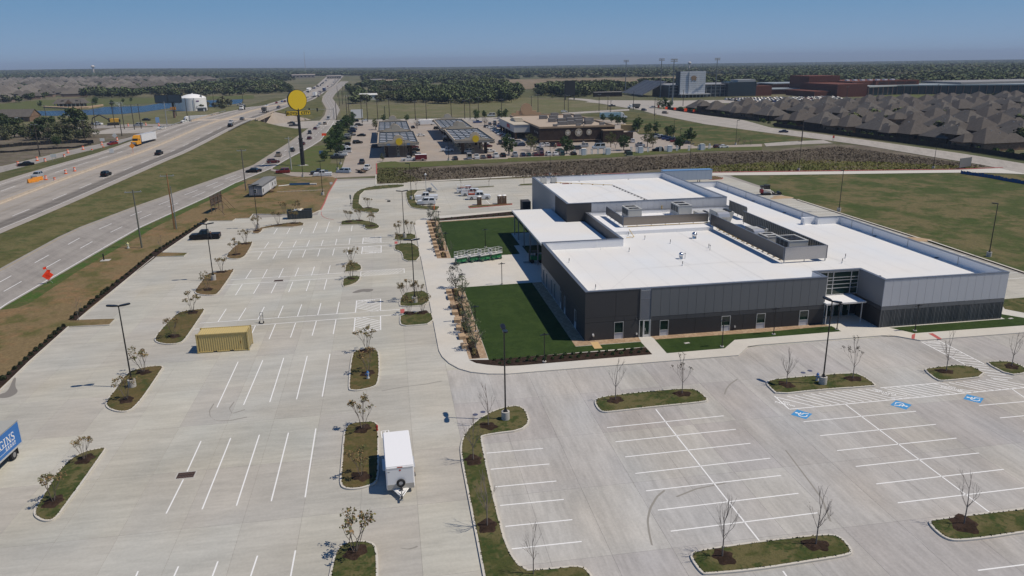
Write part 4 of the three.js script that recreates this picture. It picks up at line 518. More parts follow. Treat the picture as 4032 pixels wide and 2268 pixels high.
for(const z of [-93,-104,-113,-119])obj('parapet_conduit',tube([80.35,RY,z],[80.35,6.6,z],.035),galv,bld);
for(const z of [-128,-140,-151,-160])obj('parapet_conduit',tube([75.95,RY,z],[75.95,6.6,z],.035),galv,bld);
for(const z of [-97,-112,-134,-147])obj('scupper',box(.5,.1,.3,z>-123?80.1:75.7,RY,z),pipeDark,bld);
{const s=part(bld,'stone_slab');obj('pallet',box(1.6,.1,.7,40,7.2,-168.6),M(.22,.06,.05),s);}
// ---- equipment screens on the roof: rows of horizontal ribs on legs
function screen(label,a,b,y0,y1,mat,n,legs,back){
  const s=thing('equipment_screen',label,'screen',[a[0],0,a[1]],Math.atan2(-(b[1] - a[1]),b[0] - a[0]),'roof equipment screens'),L=Math.hypot(b[0] - a[0],b[1] - a[1]),h=(y1 - y0)/n;
  const prof=new THREE.Shape(V2([[0,0],[.05,h*.12],[.05,h*.48],[0,h*.6],[0,h*.985],[-.012,h*.985],[-.012,0]]));
  for(let k=0;k<n;k++){const g=new THREE.ExtrudeGeometry(prof,{depth:L,bevelEnabled:false});g.rotateY(PI/2);g.translate(0,y0+k*h,0);if(back){g.scale(1,1,-1);g.index||g.computeVertexNormals();}obj('rib',g,mat,s);}
  obj('cap',bx(0,L,y1,y1+.05,-.09,.09),copingM,s);obj('edge_trim',bx(-.05,0,y0,y1+.05,-.09,.09),copingM,s);obj('edge_trim',bx(L,L+.05,y0,y1+.05,-.09,.09),copingM,s);
  for(let k=0;k<=legs;k++)obj('leg',bx(k/legs*L - .05+(k?-.06:.06),k/legs*L+.05+(k?-.06:.06),k===0&&false?0:legs&&y0>6.3?6.0:RY,y1 - .1,.1,.2).translate(0,0,back?0:-.3),galv,s);
  return s;
}
screen('perforated tan and steel equipment screen facing the camera on the roof',[40.3,-125.4],[56.1,-125.4],6.35,7.85,M(.28,.24,.20,.35,{metalness:.6}),12,6);
screen('short dark equipment screen at the left end of the roof units',[40.2,-135.7],[40.2,-125.5],6.35,7.85,screenDark,12,4);
screen('longest dark grey equipment screen running back along the roof',[56.5,-124.9],[56.5,-99],5.85,7.8,screenDark,14,8);
screen('shiny corrugated equipment screen at the near end of the roof units',[56.6,-98.95],[63.3,-98.95],5.85,7.8,M(.38,.38,.39,.22,{metalness:.85}),12,2);
function ribScreen(label,a,b){const s=thing('equipment_screen',label,'screen',[0,0,0],0,'roof equipment screens');const L=Math.hypot(b[0] - a[0],b[1] - a[1]),n=Math.round(L/.62),m=M(.20,.195,.175,.6),d=M(.06,.06,.055,.7);for(let k=0;k<n;k++){const t0=(k+.08)/n,t1=(k+.62)/n,z0=a[1]+(b[1] - a[1])*t0,z1=a[1]+(b[1] - a[1])*t1,x=a[0]+(b[0] - a[0])*t0;obj('vertical_rib',bx(x - .06,x+.03,5.9,7.82,z0,z1),m,s);}const g=bx(Math.min(a[0],b[0])+.03,Math.max(a[0],b[0])+.09,5.88,7.84,a[1],b[1]);obj('backing',g,d,s);obj('cap',bx(Math.min(a[0],b[0])- .08,Math.max(a[0],b[0])+.12,7.84,7.9,a[1],b[1]),copingM,s);for(let k=0;k<=4;k++)obj('leg',bx(a[0]+.1,a[0]+.2,RY,7.7,a[1]+(b[1] - a[1])*k/4.02 - .05,a[1]+(b[1] - a[1])*k/4.02+.05),galv,s);}
ribScreen('ribbed inner face of the long screen behind the roof units',[63.1,-99.1],[63.1,-126]);ribScreen('short ribbed screen beside the tall pale north block',[65.3,-129.2],[65.3,-136.6]);
// ---- rooftop air handlers
const unitM=M(.44,.44,.415,.55),unitD=M(.06,.07,.07,.6),curb=M(.75,.75,.74,.6);
function hvac(label,x0,x1,z0,z1,y0,y1,fans,o={}){
  const u=thing('rooftop_unit',label,'air handler',[(x0+x1)/2,y0,(z0+z1)/2],0,'rooftop air handling units'),w=(x1 - x0)/2,d=(z0 - z1)/2*-1,D=Math.abs(z1 - z0)/2,h=y1 - y0;
  obj('curb',bx(-w - .06,w+.06,0,.28,-D - .06,D+.06),curb,u);obj('cabinet',[rbox(2*w,h - .36,2*D,0,.3,0,.05)],unitM,u);obj('lid',[bx(-w - .05,w+.05,h - .07,h,-D - .05,-D+.28),bx(-w - .05,w+.05,h - .07,h,D - .28,D+.05),bx(-w - .05,-w+.28,h - .07,h,-D+.28,D - .28),bx(w - .28,w+.05,h - .07,h,-D+.28,D - .28)].concat(fans===2?[bx(-w+.28,w - .28,h - .07,h,-.35,.35)]:[]),unitM,u);
  obj('fan_well',bx(-w+.28,w - .28,h - .061,h - .055,-D+.28,D - .28),black,u);
  const n=fans===2?2:3;for(let i=0;i<n;i++)for(const s of [-1,1]){const g=new THREE.TorusGeometry(Math.min(w*.26,.34),.05,6,16);g.rotateX(PI/2);g.translate(n===2?(i?.45:-.45)*w:(i - 1)*w*.52,h - .03,s*(fans===2?D*.56:D*.36));obj('fan',g,darkMetal,u);}
  for(let k=0;k<3;k++)obj('coil_grille',bx(-w - .02,-w+.02,h*.42,h - .25,-D*.85+k*D*.58,-D*.85+k*D*.58+D*.5),unitD,u);
  return u;
}
hvac('boxy rooftop unit with two slots of fans, left of the perforated screen',42.9,45.5,-134.7,-130.7,6.0,8.15,2);
hvac('boxy rooftop unit with two slots of fans, behind the middle of the perforated screen',52.8,55.4,-135.4,-131.1,6.0,8.3,2);
hvac('largest rooftop unit with one square of fans at the near screen end',58.9,62,-106.1,-102.0,RY,7.95,6);
function hoodUnit(label,x,z,y0,s,ry=0){const u=thing('hooded_rooftop_unit',label,'air handler',[x,y0,z],ry,'rooftop air handling units');const sh=new THREE.Shape(V2([[-1.1,.3],[1.0,.3],[1.5,1.75],[.3,1.75],[-.1,1.9],[-1.1,1.9]]));const g=new THREE.ExtrudeGeometry(sh,{depth:2.2,bevelEnabled:false});g.translate(0,0,-1.1);g.scale(s,s,s);obj('cabinet',g,unitM,u);obj('curb',box(2*s,.3*s,2.1*s),curb,u);const hd=new THREE.ExtrudeGeometry(new THREE.Shape(V2([[0,0],[.7,.35],[.55,.75],[0,.95]])),{depth:1.6,bevelEnabled:false});hd.rotateY(-PI/2);hd.scale(s,s,s);hd.translate(.6*s,.9*s,1.1*s);obj('rain_hood',hd,M(.6,.6,.6,.3,{metalness:.5}),u);for(let k=0;k<3;k++)obj('fan',cyl(.3*s,.3*s,.12*s,1.0*s,1.76*s,(-.7+.7*k)*s,14),black,u);return u;}
hoodUnit('hooded rooftop unit with flared fan side, beside the screen gap',59.3,-127.3,RY,1.35);
hoodUnit('low hooded rooftop unit with shiny rain hood behind the long dark screen',59.6,-114.2,RY,1.12);
hoodUnit('small hooded rooftop unit just behind the perforated screen corner',56.9,-130.5,RY,.95);
hvac('flat plain rooftop unit between the shiny hood and the largest unit',58.7,61,-111.4,-108.2,RY,7.2,2);
for(const [i,x] of [[0,35.2],[1,37.6]]){const u=thing('condenser_unit',i?'grey condenser box on the far roof corner, right of two':'grey condenser box on the far roof corner, left of two','air conditioner',[x,7.2,-170.6],0,'far corner condensers');obj('cabinet',rbox(1.3,1.25,1.0,0,.12,0,.05),unitM,u);obj('skid',box(1.4,.12,1.1),darkMetal,u);obj('fan_grille',cyl(.42,.42,.04,0,1.37,0,18),black,u);}

// ================================================================ PLANTS
const leafM=(o={})=>new THREE.MeshStandardMaterial({vertexColors:true,roughness:.95,side:THREE.DoubleSide,...o});
const LEAF=leafM(),bark=M(.17,.135,.11,.95),barkGrey=M(.20,.17,.15,.95),barkPale=M(.30,.26,.22,.95),barkDark=M(.065,.052,.042,.95);
function leafQuads(list,n,r,fn){// n leaf faces; fn(r) -> [x,y,z,size,[rgb]]
  for(let i=0;i<n;i++){const [x,y,z,s,c]=fn(r,i);const a=r()*6.283,b=(r()- .5)*2.2,u=[Math.cos(a)*s,Math.sin(b)*s*.5,Math.sin(a)*s],v=[-Math.sin(a)*Math.sin(b)*s*.7,Math.cos(b)*s*.7,Math.cos(a)*Math.sin(b)*s*.7];const k=.75+.5*r();
    list.P.push(x - u[0],y - u[1],z - u[2],x+v[0],y+v[1],z+v[2],x+u[0],y+u[1],z+u[2],x - u[0],y - u[1],z - u[2],x+u[0],y+u[1],z+u[2],x - v[0],y - v[1],z - v[2]);for(let q=0;q<6;q++)list.C.push(c[0]*k,c[1]*k,c[2]*k);}
}
function leafGeo(l){const g=new THREE.BufferGeometry();g.setAttribute('position',new THREE.Float32BufferAttribute(l.P,3));g.setAttribute('color',new THREE.Float32BufferAttribute(l.C,3));g.setAttribute('uv',new THREE.Float32BufferAttribute(new Array(l.P.length/3*2).fill(0),2));g.computeVertexNormals();if(l.up){const n=g.attributes.normal;for(let i=0;i<n.count;i++){const v=new THREE.Vector3(n.getX(i)*.35,1,n.getZ(i)*.35).normalize();n.setXYZ(i,v.x,v.y,v.z);}}if(l.c){const p=g.attributes.position,n=g.attributes.normal,v=new THREE.Vector3(),w=new THREE.Vector3();for(let i=0;i<p.count;i++){v.set(p.getX(i)- l.c[0],(p.getY(i)- l.c[1])*1.1,p.getZ(i)- l.c[2]).normalize();w.set(n.getX(i),n.getY(i),n.getZ(i));if(w.dot(v)<0)w.negate();v.multiplyScalar(1.3).add(w.multiplyScalar(.5)).normalize();n.setXYZ(i,v.x,v.y,v.z);}}return g;}
function limb(out,tips,p,d,len,rad,depth,r,o){// recursive limb, bent in two pieces
  const m=p.clone().addScaledVector(d,len*.5),d2=d.clone().add(new THREE.Vector3((r()- .5)*o.bend,o.up*.5,(r()- .5)*o.bend)).normalize(),e=m.clone().addScaledVector(d2,len*.5);
  out.push(tube(p.toArray(),m.toArray(),rad,o.seg??5,rad*.85),tube(m.toArray(),e.toArray(),rad*.85,o.seg??5,rad*.65)); 
  if(depth<=0){tips.push(e);return;}tips.push(null);
  const n=o.fork+(r()<.4?1:0);for(let i=0;i<n;i++){const dd=d2.clone().add(new THREE.Vector3((r()- .5)*o.spread,o.up*r(),(r()- .5)*o.spread)).normalize();limb(out,tips,e,dd,len*(.62+.25*r()),rad*.6,depth - 1,r,o);}
}
function makeMyrtle(seed,dark=0){// multi-stemmed ornamental with coppery young leaves
  const r=rngOf(seed),out=[],tips=[],n=4+Math.floor(r()*3);for(let i=0;i<n;i++){const a=i/n*6.283+r()*.6;limb(out,tips,new THREE.Vector3(Math.cos(a)*.12,.1,Math.sin(a)*.12),new THREE.Vector3(Math.cos(a)*.34,1,Math.sin(a)*.34).normalize(),1.05+.35*r(),.035,2,r,{bend:.35,up:.35,fork:2,spread:1.0,seg:5});}
  const l={P:[],C:[]};const cols=dark?[[.05,.075,.022],[.075,.085,.03],[.035,.055,.018]]:[[.17,.15,.06],[.22,.14,.065],[.12,.13,.05],[.27,.18,.08]];
  for(const t of tips)if(t&&r()<.88)leafQuads(l,9+Math.floor(r()*10),r,(q)=>[t.x+(q()- .5)*.42,t.y - .1+(q()- .5)*.42,t.z+(q()- .5)*.42,.06+.07*q(),cols[Math.floor(q()*cols.length)]]);
  return [G(out),leafGeo(l)];
}
function makeSapling(seed,leaves=0){// thin nursery tree, bare
  const r=rngOf(seed),out=[],tips=[],th=1.5+.4*r();out.push(tube([0,0,0],[0,th,0],.055,7,.045));const lead=new THREE.Vector3((r()- .5)*.12,1,(r()- .5)*.12).normalize();limb(out,tips,new THREE.Vector3(0,th,0),lead,1.5,.042,2,r,{bend:.25,up:.6,fork:2,spread:.9,seg:4});
  const n=4+Math.floor(r()*4);for(let i=0;i<n;i++){const a=r()*6.283;limb(out,tips,new THREE.Vector3(0,th*(.85+.3*r()),0),new THREE.Vector3(Math.cos(a)*.65,1,Math.sin(a)*.65).normalize(),.75+.5*r(),.022,2,r,{bend:.4,up:.5,fork:2,spread:1.0,seg:4});}
  const l={P:[],C:[]};for(const t of tips)if(t)leafQuads(l,leaves||1,r,(q)=>[t.x+(q()- .5)*.25,t.y+(q()- .5)*.25,t.z+(q()- .5)*.25,leaves?.07:.03,leaves?[.09,.075,.05]:[.16,.12,.09]]);
  return [G(out),leafGeo(l)];
}
function makeTree(seed,H,W,cols,nLeaf,size,trunkH=.3){// leafy crown of clumps round real limbs
  const r=rngOf(seed),out=[tube([0,0,0],[0,H*trunkH,0],H*.028,8,H*.022)],tips=[];const n=5+Math.floor(r()*3);for(let i=0;i<n;i++){const a=i/n*6.283+r();limb(out,tips,new THREE.Vector3(0,H*trunkH*(.85+.15*r()),0),new THREE.Vector3(Math.cos(a)*W/H*1.3,.9,Math.sin(a)*W/H*1.3).normalize(),H*.26,H*.013,1,r,{bend:.5,up:.3,fork:2,spread:1.2,seg:5});}
  const l={P:[],C:[]},cl=[];for(let i=0;i<26;i++){const a=r()*6.283,y=r(),rr=Math.sqrt(r())*W*.5*Math.sin(Math.PI*(.18+.74*y))**.7;cl.push([Math.cos(a)*rr,H*(trunkH*.8+(1 - trunkH*.8)*y)*.97,Math.sin(a)*rr,W*(.13+.1*r()),cols[Math.floor(r()*cols.length)]]);}
  for(const [x,y,z,s,c] of cl)leafQuads(l,Math.round(nLeaf/26),r,(q)=>{const a=q()*6.283,b=Math.acos(2*q()- 1),d=s*(.55+.5*q());return [x+Math.sin(b)*Math.cos(a)*d,y+Math.cos(b)*d*.8,z+Math.sin(b)*Math.sin(a)*d,size*(.6+.8*q()),c];});
  return [G(out),leafGeo(l)];
}
const kinds={myrtle:[11,12,13,14,15].map((s)=>[...makeMyrtle(s),bark]),sapling:[21,22,23,24].map((s)=>[...makeSapling(s),barkGrey]),bud:[27].map((s)=>[...makeSapling(s,5),barkGrey]),
  oak:[31,32,33].map((s)=>[...makeTree(s,6.2,4.4,[[.045,.085,.024],[.06,.105,.03],[.036,.07,.02]],1500,.2),barkDark]),pale:[36,37].map((s)=>[...makeTree(s,5.2,3.4,[[.10,.12,.035],[.13,.12,.04],[.085,.10,.03]],620,.15),bark]),bare:[41,42].map((s)=>[...makeTree(s,5.2,3.2,[[.13,.10,.065],[.10,.085,.05]],220,.1),barkGrey]),
  willow:[46,47].map((s)=>[...makeTree(s,3.6,1.9,[[.12,.15,.07],[.15,.165,.09],[.09,.115,.055]],700,.07,.22),barkPale]),cedar:[51].map((s)=>[...makeTree(s,4.6,2.6,[[.14,.15,.125],[.17,.17,.145],[.10,.11,.09]],900,.09,.15),barkGrey]),
  big:[61,62,63,64].map((s)=>[...makeTree(s,9.5,8.5,[[.055,.085,.03],[.075,.10,.038],[.045,.07,.026],[.10,.125,.046]],1800,.42,.18),barkDark]),brush:[66,67].map((s)=>[...makeTree(s,6.5,8,[[.10,.115,.055],[.13,.135,.07],[.08,.095,.045],[.15,.135,.09]],1300,.32,.1),barkDark])};
const nameOf={myrtle:'crape_myrtle',sapling:'bare_sapling',bud:'budding_sapling',oak:'oak_tree',pale:'young_tree',bare:'bare_tree',willow:'young_willow',cedar:'grey_conifer',big:'oak_tree',brush:'scrub_tree'};
let treeCount=0;
function plant(kind,p,label,s=1,group,y=0){const v=kinds[kind],[tg,lg,bm]=v[treeCount++% v.length],t=thing(nameOf[kind],label,'tree',[p[0],y,p[1]],(treeCount*2.4)% 6.28,group);t.scale.setScalar(s);obj('trunk',tg,bm,t);obj('crown',lg,LEAF,t);return t;}
const gM='ornamental trees in the parking islands',gS='bare saplings in the parking islands';
for(const [k,p,l,s] of [
  ['myrtle',[-29.13,-66.71],'coppery small tree at the far end of the bottom-left grass island',.72],['myrtle',[-29.12,-59.72],'coppery small tree at the near end of the bottom-left grass island',.9],
  ['myrtle',[-29.97,-87.31],'coppery small tree just behind the tall lamp left of the tan container',.98],['myrtle',[-29.53,-79.69],'coppery small tree in front of the tall lamp left of the tan container',.85],
  ['myrtle',[-29.6,-109.75],'coppery small tree at the far end of the island behind the tan container',.95],['myrtle',[-29.61,-99.45],'coppery small tree at the near end of the island behind the tan container',.85],
  ['myrtle',[-29.93,-132.13],'coppery small tree behind the lamp post near the black pickup',.9],['myrtle',[-29.91,-121.47],'coppery small tree in front of the lamp post near the black pickup',.9],
  ['myrtle',[-29.52,-153.59],'coppery small tree at the far end of the tan island right of the black pickup',.9],['myrtle',[-29.74,-144.63],'coppery small tree at the near end of the tan island right of the black pickup',.95],
  ['myrtle',[-25.42,-171.34],'coppery small tree on the long tan island left of the dark skip',.95],['myrtle',[-21.91,-172.38],'coppery small tree directly in front of the dark skip',.95],['myrtle',[-29.5,-167.38],'coppery small tree beside the lamp at the left tip of the long tan island',.95],
  ['myrtle',[-25.7,-184.4],'coppery small tree left behind the dark skip',.9],['myrtle',[-22.5,-184.2],'coppery small tree half hidden right behind the dark skip',.95],
  ['myrtle',[-5.8,-187.5],'coppery small tree in the C-shaped grass island by the entry drive',.8],['myrtle',[-9.81,-171.04],'leftmost coppery tree in the L-shaped grass island',.9],['myrtle',[-7.59,-172.79],'middle coppery tree in the L-shaped grass island',.85],['myrtle',[-4.69,-165.3],'rightmost coppery tree in the L-shaped grass island',.95],
  ['myrtle',[0.98,-154.7],'coppery small tree left of the lamp in the island by the far turf lawn',.9],['myrtle',[3.32,-154.45],'coppery small tree right of the lamp in the island by the far turf lawn',.95],['myrtle',[1.06,-145.73],'coppery small tree at the corner of the island below the red ramp pad',.8],
  ['myrtle',[-7.84,-132.74],'coppery small tree in the half-round island above the painted crossing',.95],['myrtle',[-7.4,-123.53],'coppery small tree in the half-round island below the painted crossing',.9],
  ['myrtle',[1.08,-109.6],'coppery small tree left of the lamp on the patio-side island',.95],['myrtle',[3.08,-109.18],'coppery small tree right of the lamp on the patio-side island',.85],
  ['myrtle',[1.56,-102.87],'left coppery tree in the square island beside the red curb ramp',.85],['myrtle',[3.43,-102.8],'right coppery tree in the square island beside the red curb ramp',.85],
  ['myrtle',[-4.16,-89.31],'coppery small tree at the far end of the island with the blue hydrant',.95],['myrtle',[-3.92,-82.26],'coppery small tree beside the blue hydrant',.95],
  ['myrtle',[-4.13,-68.02],'coppery small tree at the far end of the island beside the white trailer',.98],['myrtle',[-4.05,-59.03],'coppery small tree at the near end of the island beside the white trailer',.85],
  ['myrtle',[-4.17,-48.35],'large coppery tree in the bottom centre island below the white trailer',1.12],
])plant(k,p,l,s,gM,.12);
for(const [k,p,l,s] of [
  ['sapling',[8.1,-66.37],'bare sapling beside the lamp at the tip of the curved median',.92],['sapling',[5.87,-59.97],'bare sapling at the middle of the curved median near the trailer',.9],['sapling',[5.8,-49.81],'bare sapling at the lower end of the curved median',.9],['sapling',[8.24,-43.64],'bare sapling in the bottom wedge of the curved median',.8],
  ['sapling',[22.06,-69.57],'left bare sapling in the long island in front of the building',.98],['bud',[29.5,-69.69],'budding sapling with small tufts in the long island in front of the building',.88],
  ['sapling',[21.97,-43.01],'left bare sapling in the bottom right long island',.95],['sapling',[29.33,-43.1],'leaning bare sapling at the right of the bottom right long island',.95],['sapling',[41.76,-43.4],'bare sapling in the island at the bottom right corner',.95],
  ['sapling',[41.57,-69.77],'bare sapling left of the hydrant by the right-hand tall lamp',.85],['bud',[49.55,-69.83],'forked sapling with buds right of the right-hand tall lamp',.95],['sapling',[61.02,-69.68],'leaning bare sapling beside the hatched crossing',.95],['sapling',[69.26,-69.5],'bare sapling in the right edge island beyond the hatched crossing',.85],
  ['sapling',[7.1,-213.4],'bare sapling by the solar trailer lot edge',.8],['sapling',[19.8,-212.5],'bare sapling behind the white work trucks',.8],['sapling',[28,-213.6],'bare sapling right of the white work trucks',.8],['sapling',[38.7,-216],'bare sapling left of the tall north block',.8],
  ['sapling',[10.43,-136.4],'tiny bare sapling in the far planter by the lifts',.5],['sapling',[-39.6,-183.8],'thin staked sapling by the dark timber hoarding',.7],['sapling',[-44.02,-148.79],'thin leafless sapling on the upper grass spur',.7],['sapling',[-44.78,-108.98],'thin leafless sapling on the lower grass spur',.7],
])plant(k,p,l,s,gS,.1);
for(const [k,p,l,s] of [
  ['willow',[9.28,-87.01],'pale green young tree at the near end of the planter',1.1],['willow',[9.01,-92.87],'pale green young tree second from the near end of the planter',1.05],['willow',[9.29,-95.74],'pale green young tree third from the near end of the planter',1],['willow',[9.09,-103.13],'pale green young tree fourth from the near end of the planter',1],['willow',[9.78,-108.58],'pale green young tree at the planter by the patio edge',1],['cedar',[9.23,-113.84],'silvery cone-shaped young tree at the patio corner',.92],
  ['willow',[8.58,-140.03],'green young tree in the far planter nearest the lifts',.95],['willow',[8.87,-140.28],'green young tree second along the far planter',.9],['willow',[9.26,-146.91],'green young tree third along the far planter',.95],['willow',[9.34,-155.19],'green young tree fourth along the far planter',.9],['cedar',[8.65,-169.57],'silvery young tree at the far tip of the planter',.8],['willow',[9.5,-165.46],'green young tree at the far end of the planter',.9],
])plant(k,p,l,s,'young trees in the stone planter',.14);
// shrubs: dark clumps in the mulch strips, low green ones before the building
function makeShrub(seed,w,h,cols,n){const r=rngOf(seed),l={P:[],C:[]};leafQuads(l,n,r,(q)=>{const a=q()*6.283,b=q(),d=w*(.35+.65*Math.sqrt(q()))*Math.sqrt(1 - b*b*.8);return [Math.cos(a)*d,.04+h*b,Math.sin(a)*d,.07+.07*q(),cols[Math.floor(q()*cols.length)]];});return leafGeo(l);}
const shrubD=[1,2,3].map((s)=>makeShrub(s,.42,.55,[[.016,.026,.010],[.022,.034,.012],[.03,.04,.016]],150)),shrubG=[4,5,6].map((s)=>makeShrub(s,.36,.42,[[.05,.085,.025],[.065,.10,.035],[.035,.06,.018]],110)),tuft=[7,8].map((s)=>makeShrub(s,.3,.45,[[.34,.25,.12],[.26,.2,.09],[.2,.18,.07]],80));
function shrub(set,p,label,group,i,y=.12,s=1){const m=obj('shrub',set[i % set.length],LEAF);m.position.set(p[0],y,p[1]);m.rotation.y=i*1.7;m.scale.setScalar(s);m.userData={label,category:'shrub',group};}
{let i=0;for(const [a,b,n,l] of [[[-45.63,-88.22],[-46.08,-106.73],13,'small dark shrub in the lower mulch strip beside the parking lot'],[[-46.32,-110.16],[-45.51,-146.41],0,''],[[-46.32,-117.98],[-45.71,-146.84],14,'small dark shrub in the upper mulch strip by the utility poles'],[[-46.28,-110.24],[-46.17,-123.52],9,'small dark shrub in the middle mulch strip between the two grass spurs'],[[-45.7,-150.35],[-42.9,-180.3],17,'small dark shrub in the far mulch strip near the timber hoarding']])for(let k=0;k<n;k++){const t=n>1?k/(n - 1):0;shrub(shrubD,[a[0]+(b[0] - a[0])*t+.15,a[1]+(b[1] - a[1])*t],l,l.replace('small dark shrub','dark shrubs'),i++,.12,.6+.3*rnd());}
  for(let k=0;k<18;k++)for(const j of [0,1])shrub(shrubG,[11+k*1.08+j*.55+(rnd()- .5)*.2,-82.9+j*.95+(k<2?j*.2:0)],'low green shrub in the brown mulch bed before the dark building corner','shrubs in the front mulch bed',i++,.14,.5+.25*rnd());
  for(let k=0;k<14;k++)shrub(shrubG,[12+k*1.4,-168.6 - k*.16 -(k % 2)*.9],'low shrub in the mulch bed beyond the far turf lawn','shrubs beyond the far turf lawn',i++,.14,.6);
  for(const z of [-85.2,-86.3,-89.4,-90.4,-93.6,-94.6,-96.8,-98,-101,-102.2,-104.4,-108.2,-110.4,-112,-134.4,-136.3,-141,-146.4,-151.4,-157,-163])shrub(tuft,[8.75+(i % 3)*.12,z],'straw-coloured ornamental grass clump in the stone planter','ornamental grasses in the planter',i++,.14,.85);
}
// dry weeds and tall grass behind the building: too many to count
function scatter(name,label,cat,geo,polyPts,n,seed,size,tint,y=0){
  const im=new THREE.InstancedMesh(geo,LEAF,n),r=rngOf(seed),m=new THREE.Matrix4(),q=new THREE.Quaternion(),v=new THREE.Vector3(),sc=new THREE.Vector3(),up=new THREE.Vector3(0,1,0);let lo=[1e9,1e9],hi=[-1e9,-1e9];for(const p of polyPts)for(const k of [0,1]){lo[k]=Math.min(lo[k],p[k]);hi[k]=Math.max(hi[k],p[k]);}
  const nz=tileNoise(9,9,seed),nz2=tileNoise(23,23,seed+1);for(let i=0;i<n;){const p=[lo[0]+r()*(hi[0] - lo[0]),lo[1]+r()*(hi[1] - lo[1])];if(!inside(p,polyPts))continue;const d=nz((p[0] - lo[0])/190,(p[1] - lo[1])/60)*.6+nz2(p[0]/170,p[1]/170)*.4;const s=size*(.5+1.0*r())*(.55+.9*d);m.compose(v.set(p[0],y,p[1]),q.setFromAxisAngle(up,r()*6.28),sc.set(s,s*(.7+.6*r()),s));im.setMatrixAt(i,m);im.setColorAt(i,new THREE.Color().setRGB(...tint(d,r())));i++;}
  im.name=numbered(name);im.userData={kind:'stuff',label,category:cat};scene.add(im);return im;
}
function bladeClump(seed,n,h){const r=rngOf(seed),l={P:[],C:[],up:1};for(let i=0;i<n;i++){const a=r()*6.28,d=r()*.45,x=Math.cos(a)*d,z=Math.sin(a)*d,w=.04+.03*r(),b=r()*3.14,hh=h*(.5+.7*r()),lx=(r()- .5)*.5,lz=(r()- .5)*.5,k=.7+.6*r();l.P.push(x - Math.cos(b)*w,0,z - Math.sin(b)*w,x+Math.cos(b)*w,0,z+Math.sin(b)*w,x+lx,hh,z+lz);for(let q=0;q<3;q++)l.C.push(k,k,k);}return leafGeo(l);}
const clump=bladeClump(3,46,.9);
scatter('dry_weeds','grey-brown dry weeds covering the field behind the building','weeds',clump,[[0.7,-252.4],[20.7,-255.7],[40.4,-256.8]].concat([[40.8,-259.4],[77.2,-261.9],[118.2,-270.3],[140.4,-268.9]],[[142.5,-266.6],[176.7,-275.8],[184.1,-239.3],[188.8,-212.8],[167.1,-226.2],[149.9,-238.9],[128.3,-239.4]],[[124.6,-237.8],[93.2,-236.2],[57.5,-227.2],[38.9,-227.8]],[[36,-232],[12,-231],[2,-240]]),22000,5,.42,(d,k)=>mix([.165,.14,.112],[.11,.096,.079],d*1.2 - .1+.3*(k - .5)),.02);
scatter('rough_grass','rough green and yellow grass between the dry weeds and the drive','grass',clump,[[129.6,-241.8],[152.1,-242.5],[168.6,-228.4],[187.1,-210.9],[170.1,-211.3],[119.1,-221.7]].concat([[116.6,-222.3],[89.5,-226.6],[99.4,-234.5]]),5000,6,.4,(d,k)=>mix([.19,.17,.06],[.095,.12,.03],d+.5*(k - .5)),.02);
scatter('rough_grass','sparse grass and weeds on the left end of the dry field','grass',clump,[[-4.1,-261.1],[10.8,-258.4],[3.9,-250.4],[9.4,-229.3],[3.4,-225.9],[-3.9,-228.7]],2600,7,.4,(d,k)=>mix([.15,.13,.07],[.075,.10,.03],d+.5*(k - .5)),.02);

// ================================================================ LAMPS, POLES, SIGNS
const lampBlack=M(.010,.010,.012,.4);
function headGeo(){const s=new THREE.Shape();s.moveTo(.08,-.07);s.quadraticCurveTo(.25,-.2,.55,-.22);s.lineTo(1.05,-.2);s.quadraticCurveTo(1.2,-.1,1.2,0);s.quadraticCurveTo(1.2,.1,1.05,.2);s.lineTo(.55,.22);s.quadraticCurveTo(.25,.2,.08,.07);const g=new THREE.ExtrudeGeometry(s,{depth:.09,bevelEnabled:true,bevelSize:.03,bevelThickness:.03,bevelSegments:2});g.rotateX(-PI/2);g.rotateZ(.13);return g;}
const HG=headGeo(),HG2=HG.clone().rotateY(PI);
const lampG={base:[cyl(.42,.42,.95,0,-.1,0,20)],plate:[box(.42,.05,.42,0,.85,0),cyl(.17,.14,.22,0,.88,0,10)],pole:(h)=>[cyl(.085,.06,h - .9,0,.88,0,10)]};
const lampCache={};
function lampPost(label,p,h=9.6,ry=0,heads=2,y=.12,base=true){
  const g=thing('lamp_post',label,'lamp post',[p[0],y,p[1]],ry,'tall black parking lot lamps'),k=lampCache[h]??={b:G([cyl(.42,.42,.95,0,-.1,0,20)]),pl:G([box(.42,.05,.42,0,.85,0),cyl(.17,.13,.22,0,.88,0,10)]),po:G([cyl(.085,.06,h - 1.0,0,.88,0,10),cyl(.09,.09,.16,0,h - .2,0,10)]),h1:HG.clone().translate(0,h - .12,0),h2:HG2.clone().translate(0,h - .12,0)};
  if(base)obj('concrete_base',k.b,poleConc,g);obj('base_plate',k.pl,lampBlack,g);obj('pole',k.po,lampBlack,g);obj('lamp_head',k.h1,lampBlack,g);if(heads>1)obj('lamp_head',k.h2,lampBlack,g);return g;
}
lampPost('tall double-headed black lamp in the island left of the tan container',[-29.97,-83.26],9.6,R(6));lampPost('tall double-headed black lamp in front of the black pickup',[-30.22,-127.07],9.6,R(3));lampPost('tall double-headed black lamp before the site office trailer',[-29.29,-168.36],9.6,R(3));
lampPost('tall double-headed black lamp by the corner of the far turf lawn',[2.18,-152.28],9.6,R(2));lampPost('tall double-headed black lamp on the patio-side island',[2.54,-107.91],9.6,R(-2));lampPost('tall double-headed black lamp at the tip of the curved median',[9.99,-67.45],9.6,R(90));lampPost('tall double-headed black lamp in the right-hand island with a hydrant',[45.57,-69.25],9.6,R(108));
